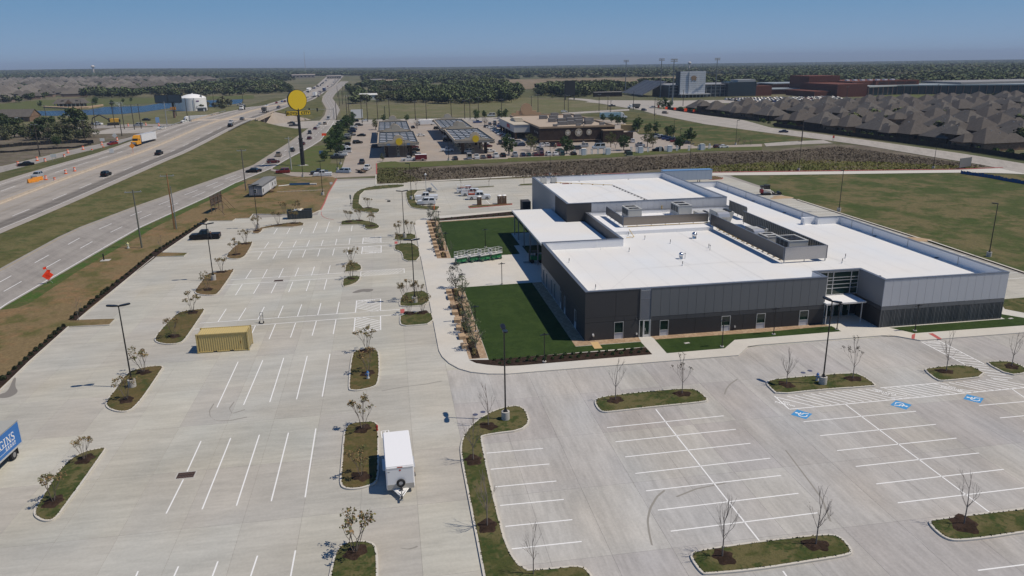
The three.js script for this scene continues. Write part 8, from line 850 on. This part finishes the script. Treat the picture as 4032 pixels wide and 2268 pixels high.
const gO='young oaks round the fuel station';[['oak',[-23.4,-317.3],1],['oak',[-19.6,-303.8],1.15],['oak',[-20.2,-334.6],1.1],['oak',[-23,-341.9],1],['oak',[-24.8,-358.2],1],['oak',[-24.3,-381.3],1.1],['oak',[-23.5,-398.2],1.1],['oak',[-20.8,-418.6],1.35],['oak',[-20.1,-453.3],1.2],['oak',[-23.6,-286.2],.7],['pale',[-6,-418.7],1.15],['pale',[-6.2,-422],1.1],['bare',[15.9,-423.1],1.1],['bare',[16.4,-419.6],1],['oak',[54.7,-469.9],1],['oak',[12.4,-476.4],.7],['oak',[-2,-479.4],.7],['oak',[62.6,-492.4],.7],['bare',[54.6,-429.6],1],['bare',[54.9,-425.8],1],['oak',[45.5,-286.8],1.25],['oak',[67.9,-284.7],1.15],['pale',[57,-301.4],1.2],['pale',[57.3,-296.7],1.1],['bare',[61,-330.3],.9],['pale',[90.7,-302.2],1.2],['bare',[91.2,-297.3],.8],['oak',[92.3,-289.7],1.05],['pale',[105.3,-298.8],1.35],['pale',[106.8,-296.5],1.1],['oak',[114.7,-286.8],1],['oak',[124.3,-368.3],1.1],['oak',[122.3,-366.1],.9],['oak',[124.2,-351.7],.9],['oak',[129.1,-355.5],.9],['oak',[126.9,-333.1],.8],['oak',[130.1,-337],.9],['oak',[129.6,-316.2],.8],['oak',[131.2,-315.7],.9],['oak',[126.5,-409.1],.9],['oak',[128.2,-426.8],.8],['oak',[125.6,-435.5],.7],['oak',[130.5,-411.2],.7],['bare',[144.2,-297],.8],['bare',[145.6,-294.6],.6],['bare',[148.3,-293.8],.6],['oak',[70.7,-479.5],.9],['oak',[74.3,-480.5],.9],['oak',[62.6,-494.4],.6],['oak',[176.8,-741.7],1.3],['oak',[198.4,-531.2],1.3],['oak',[202.3,-529.6],1],['pale',[198.8,-543.6],1.2],['pale',[154.9,-709.3],1],['pale',[-2.3,-281],.55],['oak',[-23.6,-432.3],1.1],['oak',[-24.2,-327.9],.8]].map(([k,p,s],i)=>({k,p,s,i,w:i<11?'in the row left of the station parking':p[0]<50?'about the fuel canopies':p[1]<-345?'behind the store':p[0]<92?'before the brick store':'right of the store'})).forEach((t,_,all)=>{const q=all.filter((o)=>o.k===t.k&&o.w===t.w).sort((a,b)=>a.p[0] - b.p[0]).indexOf(t);plant(t.k,t.p,`${{ oak: 'dark green young oak', pale: 'pale sparse young tree', bare: 'leafless young tree' }[t.k]} ${t.w}, ${ord[q]} from the left`,t.s,gO,.02);});
// ================================================================ HOUSES
function hip(w,d,h,x,z,y,ov=.5){const a=w/2+ov,b=d/2+ov,r=Math.max(0,(d>w?b - a*.95:0)),q=Math.max(0,(w>=d?a - b*.95:0));const P=[[-a,y,-b],[a,y,-b],[a,y,b],[-a,y,b],[-q,y+h,-r],[q,y+h,r]].map(([u,v,t])=>[u+x,v,t+z]).flat();const I=d>w?[0,4,1,1,4,5,1,5,2,2,5,3,3,5,4,3,4,0]:[0,4,5,0,5,1,1,5,2,2,5,4,2,4,3,3,4,0];const g=tri(P,I).toNonIndexed();g.computeVertexNormals();return mUV(g);}
const houseKinds=[0,1,2].map((k)=>{const w=13+k,d=16 - k,H=2.9;return{wall:G([bx(-w/2,w/2,0,H,-d/2,d/2),bx(-w/2+1,-w/2+7,0,H,d/2 - 1,d/2+3.5),bx(w/2 - 7,w/2 - .5,0,H+(k===1?2:0),-d/2 - 3,-d/2+2)]),roof:G([hip(w,d,5.2,0,0,H),hip(6,8,3.0,-w/2+4,d/2 - .3,H),hip(6.5,9,3.0,w/2 - 3.8,-d/2+.5,H+(k===1?1.9:0))]),vents:[[1.5,1],[-2,1.4],[2.6,-2],[-1,-3]],w,d};});
const shingleB=T.shingle.clone();shingleB.color=new THREE.Color().setRGB(.82,.8,.8);const ventM=M(.35,.34,.33,.6);
function house(i,p,ry,label,group,detail){const k=houseKinds[i % 3],t=thing('brick_house',label,'house',[p[0],.02,p[1]],ry,group);obj('wall',k.wall,i % 4?T.brickDark:T.brickPale,t);obj('roof',k.roof,i % 2?T.shingle:shingleB,t);if(detail){for(const [x,z] of k.vents)obj('roof_vent',box(.4,.35,.4,x,2.9+5.2*(1 - Math.abs(x)/(k.w/2+.5))- .15,z),ventM,t);for(const z of [-4,0,4])obj('window',box(.06,1.3,1.4,-k.w/2 - .03,.9,z),glass,t);for(const x of [-4,1,4.5])obj('window',box(1.3,1.3,.06,x,.9,k.d/2+(x<-3?3.53:.03)),glass,t);}return t;}
{let n=0;for(let r=0;r<10;r++){const zs=[];for(let z=-236 - r*3;z>-(497+r*5);z -=20){const x=229+r*33+(z<-400?(z+400)*.12 - 4:(z+240)*.07)+(n*7919 % 5)- 2;if(x<.95*-z&&!(z<-384&&z>-399&&r<4))zs.push([x,z]);}zs.forEach(([x,z],i)=>house(n++ +r,[x,z],[0,PI/2,PI,-PI/2][(n*3+r)% 4]+.05,`grey-roofed brick house, ${ord[i]} from the near end in row ${['one', 'two', 'three', 'four', 'five', 'six', 'seven', 'eight', 'nine', 'ten'][r]} behind the dark fence`,'houses behind the dark fence',r<4));}
  const f=thing('board_fence','long dark board fence between the road and the houses','fence'),fl=resample([[212.4,-218.9],[213.3,-251.1],[207.9,-303.1],[202.8,-342.6],[199.7,-371.8]].concat([[208.3,-406],[201.4,-464.4],[198.9,-528.5]]),150),fm=[M(.022,.018,.016,.9),M(.028,.022,.019,.9)];for(let i=0;i<150;i++){if(fl[i][1]<-371&&fl[i][1]>-404)continue;const a=fl[i],b=fl[i+1],L=Math.hypot(b[0] - a[0],b[1] - a[1]);const g=box(L - .04,1.9,.06,0,0,0);g.rotateY(Math.atan2(-(b[1] - a[1]),b[0] - a[0]));g.translate((a[0]+b[0])/2,0,(a[1]+b[1])/2);obj('fence_panel',g,fm[i % 2],f);}
  scatter('verge_shrubs','dark shrubs and small trees between the fence and the houses','shrubs',shrubD[0],fl.map(([x,z])=>[x+.8,z]).concat(fl.slice().reverse().map(([x,z])=>[x+3.5,z])),110,8,2.4,(d,k)=>mix([1.8,2,1.5],[3.2,3.4,2],k));
  const hs=[],r=rngOf(31),LP=[[-388.7,-848.9],[-384.1,-942.4],[-364.6,-1069.7],[-312.8,-1145.1],[-350.6,-1548.7],[-417.4,-1991.2],[-472.7,-2208.7],[-1322,-2923.1]];for(let z=-860;z>-2500;z -=46+ -z*.014)for(let x=-130;x>-1250;x -=29+ -z*.006){const p=[x+(r()- .5)*6+(z % 3),z+(r()- .5)*8];if(inside(p,LP)&&r()<.93)hs.push(p);}
  hs.sort((a,b)=>Math.hypot(...a)- Math.hypot(...b));const roofC=[[.14,.124,.107],[.105,.094,.082],[.175,.156,.135]];const fg=houseKinds.map((k,i)=>G([paint(k.wall.clone(),[.22,.155,.12]),paint(k.roof.clone(),roofC[i])]));hs.slice(0,290).forEach((p,i)=>{const m=obj('distant_house',fg[i % 3],LEAF);m.position.set(p[0],landY(...p),p[1]);m.rotation.y=[0,PI/2,PI,-PI/2][i % 4]+.2;m.scale.setScalar(1.3);m.userData={label:'brown-roofed house in the distant estate beyond the pond',category:'house',group:'distant houses beyond the pond'};});
  const rest=hs.slice(290);if(rest.length){const im=new THREE.InstancedMesh(fg[0],LEAF,rest.length),m=new THREE.Matrix4();rest.forEach((p,i)=>{m.makeRotationY(i*1.57+.2).scale(new THREE.Vector3(1.2,1.2,1.2)).setPosition(p[0],landY(...p),p[1]);im.setMatrixAt(i,m);});im.name='far_houses';im.userData={kind:'stuff',label:'farthest rows of brown roofs below the left horizon',category:'houses'};scene.add(im);}}
{const t=thing('lake_pavilion','pavilion house with dormers and a columned porch by the pond','house',[-284.4,-756.9],R(3));t.position.z -=6;obj('wall',bx(-11,11,0,3.2,-5,4),T.brickPale,t);const rf=tri([-14,3.2,7,14,3.2,7,11,7.4,0,-11,7.4,0,-14,3.2,-7,14,3.2,-7],[0,1,2,0,2,3,4,3,2,4,2,5,0,3,4,1,5,2]).toNonIndexed();rf.computeVertexNormals();obj('roof',rf,T.shingle,t);for(const x of [-6,6])obj('dormer',[bx(x - 1.1,x+1.1,4.4,6.2,1.5,4)],T.shingle,t);obj('centre_gable',tri([-3.4,3.2,7.2,3.4,3.2,7.2,0,6.8,7.2],[0,1,2]),T.brickPale,t);for(let k=0;k<8;k++)obj('porch_column',box(.7,3.2,.7,-12+k*3.43,0,6.3),cream,t);const w=obj('retaining_wall',ribbon([[-304.7,-752.6],[-271.4,-720.7],[-257.1,-725.2],[-258.3,-765.7]],[[-308.5,-762.1],[-276,-733],[-261.4,-737.8],[-260.9,-773.6]],1.4,1.4,12),limestone);w.userData={label:'pale stone retaining wall round the pavilion lawn',category:'wall'};w.geometry=G([w.geometry,wall([[-304.7,-752.6],[-271.4,-720.7],[-257.1,-725.2],[-258.3,-765.7]],0,1.4,false)]);}
{const t=thing('gable_brick_house','orange brick gabled building at the far left edge','building',[-249.1,-562.9],R(-6));obj('wall',bx(-26,12,0,3.4,-14,0),T.brickPale,t);const rf=tri([-27,3.3,.6,12.6,3.3,.6,12.6,8,-7,-27,8,-7,-27,3.3,-14.6,12.6,3.3,-14.6],[0,1,2,0,2,3,3,2,5,3,5,4]).toNonIndexed();rf.computeVertexNormals();obj('roof',rf,T.shingle,t);obj('gable',tri([12.1,3.4,.1,12.1,3.4,-14.1,12.1,7.8,-7],[0,1,2]),T.brickPale,t);for(const x of [-8,0,7])obj('window',box(1.5,1.6,.06,x,1,.04),glass,t);obj('awning',box(2.4,.3,1.2,4,2.6,.6),white,t);}
for(const [n,p,y,l,w,d,h,c] of [['metal_barn',[-19,-771],0,'long white metal barn before the middle grove',22,12,6,M(.62,.62,.58,.6)],['metal_barn',[3.3,-804.1],0,'grey low barn right of the white barn',18,10,4,M(.20,.21,.22,.7)],['brick_school',[15.5,-1297],0,'tan flat-roofed campus building in the distance',52,26,8,M(.26,.2,.14,.8)],['grey_hall',[-12.5,-1379.5],0,'grey hall left of the tan campus building',26,20,8,M(.19,.18,.17,.7)],['roadside_store',[-119,-1908.9],0,'pale low building at the vanishing end of the highway',34,20,8,M(.3,.27,.24,.7)],['roadside_store',[-211.2,-2122],0,'pale apartment block left of the distant highway',60,20,9,M(.3,.26,.23,.7)],['grey_farmhouse',[88.7,-835.3],0,'grey house half hidden in the middle grove',16,10,6,M(.13,.13,.14,.8)]]){const t=thing(n,l,'building',p,R(4));t.position.z -=d/2;obj('wall',box(w,h*.8,d),c,t);obj('roof',hexa([[-w/2 - .5,h*.8,d/2+.5],[w/2+.5,h*.8,d/2+.5],[w/2+.5,h*.8,-d/2 - .5],[-w/2 - .5,h*.8,-d/2 - .5]],[[-w/2,h*1.05,0],[w/2,h*1.05,0],[w/2,h*1.05,-.3],[-w/2,h*1.05,-.3]]),c,t);for(let k=0;k<6;k++)obj('window',box(w/14,h*.25,.1,-w*.4+k*w*.16,h*.3,d/2+.05),glass,t);}
for(const [p,h,l,r] of [[[-1261.4,-3687.4],36,'white water tower standing on the left horizon',8],[[969.8,-2382.1],26,'small white water tower right of the stadium tower',5.5]]){const t=thing('water_tower',l,'water tower',[p[0],landY(...p),p[1]]);obj('stem',cyl(r*.45,r*.32,h,0,0,0,16),M(.62,.52,.44,.7),t);const g=new THREE.SphereGeometry(r,20,12);g.scale(1,.72,1);g.translate(0,h,0);obj('tank',g,M(.68,.62,.56,.6),t);obj('band',cyl(r*1.01,r*1.01,1,0,h - .5,0,20),M(.4,.42,.45),t);}
{const p=[-355,-3700],t=thing('radio_mast','thin lattice radio mast on the left horizon','mast',[p[0],landY(...p),p[1]]);for(const [x,z] of [[-.8,0],[.8,0],[0,1.2]])obj('leg',tube([x,0,z],[x*.4,95,z*.4],.3,4),M(.4,.36,.36),t);obj('bracing',[...Array(12).keys()].map((k)=>tube([-.7,k*7.5,0],[.7,k*7.5+7.5,0],.2,4)),M(.4,.36,.36),t);}
// ================================================================ STADIUM AND SCHOOL
{const t=thing('stadium_tower','white panelled stadium tower with a golden emblem','tower',[282.8,0,-684]);const H=23.5,wp=M(.58,.60,.62,.5);for(let k=0;k<11;k++)for(const [a,b,z] of [[-12.4,-4.3,0],[-4.3,4.3,.8],[4.3,12.4,0]])obj('cladding_panel',bx(a+.05,b - .05,3.5+k*1.82,3.5+(k+1)*1.82 - .14,-1,z),wp,t);obj('core',bx(-12.6,12.2,0,H,-11,-.9),M(.06,.065,.07,.7),t);obj('canopy',bx(-13,16,2.6,3.4,-1,5),M(.45,.45,.44,.7),t);for(let k=0;k<8;k++)obj('column',box(.5,2.6,.5,-12+k*3.6,0,4),M(.4,.4,.4),t);const sh=new THREE.Shape(V2([[-3,.4],[-2.2,2],[0,2.6],[1.6,2.2],[3.2,.8],[2.2,-.3],[2.6,-1.6],[1,-2],[.2,-1],[-1.2,-2],[-2.4,-1.4],[-1.8,-.2]]));obj('emblem',new THREE.ExtrudeGeometry(sh,{depth:.2,bevelEnabled:false}).translate(.3,17,.82),M(.30,.20,.12,.6),t);}
{const t=thing('grandstand','sloping grey grandstand with a dark glass concourse','grandstand');const A=[[243,2.2],[268,15]];for(let k=0;k<18;k++){const f=k/18,x=243+25*f;obj('seat_row',bx(x,x+1.42,1.6+12.4*f,2.3+12.4*f,-775,-712+0),M(.26+.02*(k % 2),.27,.285,.6),t);}for(const z of [-770,-755,-740,-725,-714])obj('raker_beam',tube([243,1.4,z],[268,14,z],.5,4),darkMetal,t);obj('concourse',bx(262,350,0,10.6,-735,-690),M(.03,.035,.042,.35),t);obj('concourse_roof',bx(261,351,10.6,11.4,-736,-689),M(.28,.28,.28,.6),t);for(let k=0;k<20;k++)obj('column',bx(262+k*4.6,262.4+k*4.6,0,10.6,-689.9,-689.5),galv,t);for(let k=0;k<3;k++)obj('floor_band',bx(262,350,3+k*3,3.25+k*3,-689.9,-689.6),galv,t);obj('field_house',bx(318,346,0,13,-700,-684),M(.03,.045,.055,.25),t);obj('brick_wing',bx(346,362,0,9,-700,-684),T.brickRed,t);obj('press_box',bx(330,348,13,15,-706,-690),M(.4,.4,.38,.6),t);}
{const t=thing('ticket_wall','low brown building left of the grandstand','building',[217,0,-735],0);obj('wall',bx(-14,14,0,4,-6,0),T.brickDark,t);obj('roof',bx(-14.6,14.6,4,4.5,-6.5,.5),M(.3,.28,.26),t);const s=thing('scoreboard','dark scoreboard frame left of the stadium','scoreboard',[166,0,-690]);obj('board',bx(-4,6,4,17,-.5,.5),black,s);obj('post',[bx(-3.5,-2.7,0,4,-.4,.4),bx(4.7,5.5,0,4,-.4,.4)],darkMetal,s);}
[[[248,-778.5],'leftmost tall stadium floodlight mast'],[[258,-701.3],'second tall stadium floodlight mast from the left'],[[219.2,-568.9],'third stadium floodlight mast, just left of the white tower'],[[303.2,-678.9],'rightmost tall stadium floodlight mast']].forEach(([p,l],i)=>{const t=thing('floodlight_mast',l,'floodlight',[p[0],0,p[1]],R(20),'stadium floodlight masts'),H=[33.6,34.5,34,34.3][i];obj('pole',cyl(.55,.3,H,0,0,0,10),M(.16,.18,.19,.6),t);for(const y of [0,1.3]){obj('cross_arm',box(6.6,.25,.3,0,H - 1.4+y,0),galv,t);for(let k=0;k<6;k++)obj('lamp',box(.7,.7,.5,-2.8+k*1.12,H - 1.3+y,.3),M(.35,.37,.4,.4),t);}});
{const t=thing('high_school','red brick high school with a long dark glass wing','school');const B=(n,a,b,y0,y1,c,d,m)=>obj(n,bx(a,b,y0,y1,c,d),m,t),rr=T.brickRed;B('theatre_block',397,426,0,11,-690,-632,rr);B('fly_tower',404,436,0,17,-728,-692,rr);B('lobby_block',380,400,0,5,-690,-640,rr);B('gym',392,445,0,8.6,-775,-738,rr);B('gym_roof',391,446,8.6,9.4,-776,-737,M(.30,.33,.34,.5));B('low_gym',366,412,0,4.4,-735,-708,rr);B('low_gym_roof',365,413,4.4,5.2,-736,-707,M(.30,.33,.34,.5));B('main_block',434,500,0,12,-730,-668,rr);B('name_wall',455,500,0,12.6,-667.5,-663,rr);const tx=textGeo('ROYSE CITY HIGH SCHOOL',2.3,.2);tx.translate(478,10.4,-662.9);obj('lettering',tx,black,t);const wl=[[432,-640],[470,-652],[510,-642],[566,-622],[640,-590]],bk=wl.map(([x,z])=>[x+8,z - 40]);obj('glass_wing',wall(wl,0,8,false),M(.025,.045,.055,.2),t);obj('wing_roof',ribbon(wl.map(([x,z])=>[x,z+2]),bk,8.4,8.4,30),M(.33,.36,.36,.5),t);obj('wing_edge',wall(wl.map(([x,z])=>[x,z+2]),7.6,8.6,false),M(.5,.52,.5,.5),t);const q=resample(wl,34);for(const [x,z] of q)obj('wing_column',cyl(.35,.35,7.8,x,0,z+1.2,8),M(.26,.15,.11,.8),t);B('far_roof',530,640,8.6,10.2,-700,-645,M(.26,.25,.235,.6));for(let k=0;k<7;k++)B('skylight',440+k*8,443+k*8,12,13.2,-690,-686,white);}
// glittering school car park
{const body=G([box(4.5,.75,1.8,0,.3,0),hexa([[-1.9,1,-.85],[1.1,1,-.85],[1.1,1,.85],[-1.9,1,.85]],[[-1.5,1.5,-.7],[.4,1.5,-.7],[.4,1.5,.7],[-1.5,1.5,.7]])]),win=G([box(2.9,.4,1.72,-.4,1.0,0)]),whl=G([box(.65,.6,1.9,1.4,0,0),box(.65,.6,1.9,-1.4,0,0)]);const geo=(c)=>G([paint(body.clone(),c),paint(win.clone(),[.015,.018,.02]),paint(whl.clone(),[.015,.015,.015])]),cm=leafM({roughness:.22}),gs=['white','white','silver','black','grey','red','blue','white','dark'].map((k)=>geo(PAINT[k])),r=rngOf(55),L=[[283.7,-628.9],[333.7,-647.3]].concat([[377,-686.2],[403.7,-661.1],[375.8,-585.7],[341.3,-552.4],[306.6,-580.6]],[[277.5,-565.6],[272.7,-591]]);let n=0;for(let z=-570;z>-720&&n<285;z -=6.2)for(let x=290;x<430&&n<285;x+=2.9)if(inside([x,z],L)&&r()<.9){const m=obj('school_car',gs[Math.floor(r()*9)],cm);m.position.set(x,.035,z);m.rotation.y=PI/2+(n % 2)*PI+(r()- .5)*.08;m.userData={label:'one of the glittering cars parked before the red brick school',category:'car',group:'cars in the school car park'};n++;}
  const b=thing('school_bus','dark school bus parked on the street before the school','bus',[392.3,-568.1],R(2));obj('body',rbox(9,2.4,2.5,0,.6,0,.15),M(.10,.07,.03,.5),b);obj('roof',box(8.6,.1,2.3,0,3,0),M(.35,.34,.3),b);for(let k=0;k<7;k++)obj('window',box(.9,.6,2.54,-3.6+k*1.2,1.9,0),glass,b);for(const x of [-3,3])obj('wheel',cyl(.45,.45,2.4,0,0,0,14).rotateX(PI/2).translate(x,.45,-1.2+1.2),rubber,b);}
// ================================================================ WOODS
function crownGeo(seed,n,s){const r=rngOf(seed),l={P:[],C:[],c:[0,.42,0]},cl=[];for(let i=0;i<9;i++){const a=r()*6.28,d=Math.sqrt(r())*.34;cl.push([Math.cos(a)*d,.32+.42*r(),Math.sin(a)*d,.17+.1*r(),.75+.5*r()]);}for(const [x,y,z,q,k] of cl)leafQuads(l,Math.round(n/9),r,(t)=>{const a=t()*6.28,b=Math.acos(2*t()- 1),d=q*(.6+.5*t());return [x+Math.sin(b)*Math.cos(a)*d,y+Math.cos(b)*d,z+Math.sin(b)*Math.sin(a)*d,s*(.6+.8*t()),[k,k,k]];});l.P.push(-.03,0,0,.03,0,0,0,.6,0,0,0,-.03,0,0,.03,0,.6,0);for(let q=0;q<6;q++)l.C.push(.8,.7,.6);return leafGeo(l);}
const CR=[crownGeo(1,170,.11),crownGeo(2,170,.11),crownGeo(3,420,.07)];
function woodland(name,label,pts,geo,tint){const im=new THREE.InstancedMesh(geo,LEAF,pts.length),m=new THREE.Matrix4(),q=new THREE.Quaternion(),up=new THREE.Vector3(0,1,0),v=new THREE.Vector3(),sc=new THREE.Vector3(),r=rngOf(pts.length);pts.forEach(([x,z,w,h],i)=>{m.compose(v.set(x,landY(x,z)- .3,z),q.setFromAxisAngle(up,r()*6.28),sc.set(w,h,w));im.setMatrixAt(i,m);im.setColorAt(i,new THREE.Color().setRGB(...tint(x,z,r())));});im.name=numbered(name);im.userData={kind:'stuff',label,category:'woodland'};scene.add(im);}
const hueN=tileNoise(64,64,3),tintW=(x,z,k)=>{const d=hueN(x/5200,z/5200);return mix(mix([.07,.102,.042],[.115,.15,.058],k),[.15,.14,.095],ss(.55,.85,d)*.6+(k>.86?.35:0));};
function fill(P,s,h,seed,keep=.9){const r=rngOf(seed),o=[];let lo=[1e9,1e9],hi=[-1e9,-1e9];for(const p of P)for(const k of [0,1]){lo[k]=Math.min(lo[k],p[k]);hi[k]=Math.max(hi[k],p[k]);}for(let x=lo[0];x<hi[0];x+=s)for(let z=lo[1];z<hi[1];z+=s){const p=[x+(r()- .5)*s,z+(r()- .5)*s];if(inside(p,P)&&r()<keep)o.push([...p,Math.min(s,h*1.05)*(1.0+.6*r()),h*(.65+.6*r())]);}return o;}
woodland('hedgerow_wood','green grove of trees across the middle distance behind the pasture',[...fill([[19.6,-696.1],[63.5,-656.4],[107,-674.4],[122.1,-768.8],[108.1,-980.7],[47.3,-1016],[18.5,-871.6]],8,9.5,1,.8),...fill([[-16.8,-903.9],[0,-909.5],[19.8,-929],[51.6,-977.3],[60.2,-1134.8],[-18.2,-1174.8]],11,8.5,2,.6),...fill([[-30.9,-701.1],[-18.1,-712.9],[-30.4,-844.5],[-52.5,-1074.1],[-50.2,-1113.5],[-23.9,-922.2],[-28.1,-775.3]],8,9,3,.7),...fill([[87.5,-923.6],[112.6,-709.3],[163.1,-1026.1],[166.6,-1283.4],[119.1,-1145.5]],9,12,4,.8),...fill([[-7.7,-735.9],[16.4,-706.4],[26.6,-792.8],[5,-826.9]],8,8,5,.7)],CR[2],tintW);
woodland('hedgerow_wood','belt of trees left of the stadium grandstand',[...fill([[99.6,-660.4],[109.3,-656],[130.5,-742.2],[158.9,-916.4],[152.9,-1011.8]],8,11,6),...fill([[154.3,-788.7],[173.2,-743.4],[191,-734.6],[221.1,-792.7],[275,-834.9],[303.2,-920.7],[294.6,-1008],[229,-1006.2],[187.8,-934.3]],8.5,10.5,7,.92)],CR[2],tintW);
woodland('lakeside_trees','trees and brush round the pond and the estate behind it',[...fill([[-357.6,-993.2],[-298.2,-950.9],[-275.7,-966.2],[-340.9,-1089.7],[-392.9,-1117.1]],13,11,8,.75),...fill([[-252,-903.8],[-204.9,-972.5],[-155.7,-967.5],[-204.2,-1276.6],[-226.3,-1175.3],[-289.3,-1211.9],[-312.8,-1145.1]],15,9.5,9,.7),...fill([[-162.4,-995.3],[-113.3,-1001],[-173.3,-1395.4],[-240.3,-1506.5]],12,10,10,.6),...fill([[-146.4,-645.2],[-142.7,-670.9],[-143.8,-716.8],[-163.2,-725.1]],7,6,12,.7),...fill([[-138.4,-669.1],[-127.4,-664.6],[-143.4,-750.6],[-153,-754.8]],6,8,13,.7),...fill([[-373.4,-814.8],[-340.3,-800.7],[-429.6,-1014.9],[-472.9,-1036]],24,8,14,.5),...fill([[-409.9,-909],[-290.8,-1063.2],[-357.2,-1663.7],[-428.6,-2000.4],[-1072.2,-2402]],34,8,15,.6)],CR[2],tintW);
woodland('estate_trees','small trees among the grey-roofed houses at right',fill([[245,-240],[520,-520],[470,-560],[300,-430],[235,-370]],27,7,16,.4),CR[2],(x,z,k)=>mix([.06,.085,.03],[.10,.11,.04],k));
for(const [k,p,s,l] of [['big',[-191.8,-433.2],1.1,'bright green tree in the far left scrub, left'],['brush',[-191.3,-422.4],1.1,'olive scrub tree at the far left edge'],['brush',[-175.8,-415],1.1,'olive scrub tree left of the tall green one'],['big',[-171.3,-416.2],1.1,'green tree left of centre in the left scrub'],['brush',[-162.8,-408.5],1.25,'wide olive scrub tree in the middle of the left scrub'],['big',[-167.4,-425.5],1.2,'tall dark green tree in the left scrub'],['brush',[-156.7,-411.6],1.2,'olive scrub tree right of the dark green one'],['big',[-159,-428.4],1.45,'tallest tree at the right of the left scrub'],['brush',[-151.5,-420.5],1.2,'olive scrub at the right end of the left scrub'],['brush',[-189,-437.9],1,'thin brush behind the far left trees'],['big',[-205,-448.6],1.2,'dark tree cut by the left picture edge'],['brush',[-170.3,-443.4],1.2,'brush behind the middle of the left scrub'],['oak',[-150.1,-377.6],.8,'small round bush at the silt fence'],['oak',[-249.4,-761.9],.9,'dark round tree by the pond fountain'],['oak',[-315.4,-773.2],.9,'round tree left of the pavilion'],['oak',[-273.2,-789.4],1.3,'dark oak right of the pavilion'],['oak',[-261.4,-831.4],.7,'small dark tree on the pond bank, left'],['oak',[-256.2,-839.2],.7,'small dark tree on the pond bank, right']])plant(k,p,l,s,'trees by the pond and scrub',0);
{const o=[],r=rngOf(88),site=[[144.8,-1528.3],[347.7,-1546],[492,-1541.5],[594.6,-1509.7],[441.9,-1112.7],[335.9,-1051.3],[117.1,-975.5]],LPz=[[-326.3,-703.4],[-94.4,-637.5],[-429.6,-2183.9],[-561.1,-2259.4],[-1368.7,-2930.4]],clear=tileNoise(48,48,12);for(let d=1000;d<10500;){const s=8.5+d/185;for(let az=-.62;az<.98;az+=s/d){const a=az+(r()- .5)*s/d,q=d+(r()- .5)*s,x=Math.sin(a)*q,z=-Math.cos(a)*q;if(x>-80&&a<.33&&q<1750+500*clear(x/700,z/700)&&(q<1150||clear(x/300,z/300)<.66))continue;if(a<.62&&q<1080)continue;if(z>-2600&&x>lineAt(hwyLt,z)- 70&&x<lineAt(frontRR,z)+22)continue;if(x<=-100&&z>-2560&&(q<2300||inside([x,z],LPz))){if(z>-1900&&x>-330&&x<-170&&clear(x/400,z/400)>.5){}else continue;}if(inside([x,z],site))continue;const c=clear(x/9000+.3,z/9000)*.65+clear(x/2600,z/2600)*.35;if(c<(q<3000?.38:.3)&&q>1200)continue;o.push([x,z,s*(1.2+.6*r()),(9.5+q/1400)*(.7+.5*r())]);}d+=s*.95;}woodland('distant_woodland','dark green woods stretching to the horizon',o,CR[0],tintW);console.log('far trees',o.length);}
{const p=[-234.9,-736.1],t=thing('fountain','white fountain spray in the middle of the pond','fountain',[p[0],.04,p[1]]),r=rngOf(6),l={P:[],C:[]};leafQuads(l,320,r,(q)=>{const a=q()*6.28,u=q(),d=u*5.5;return [Math.cos(a)*d,5*4*u*(1 - u)*(.4+.6*q())+.1,Math.sin(a)*d*.6,.16,[.7,.72,.75]];});obj('spray',leafGeo(l),LEAF,t);obj('nozzle',cyl(.8,.6,.3),darkMetal,t);}

renderer.render(scene,camera);
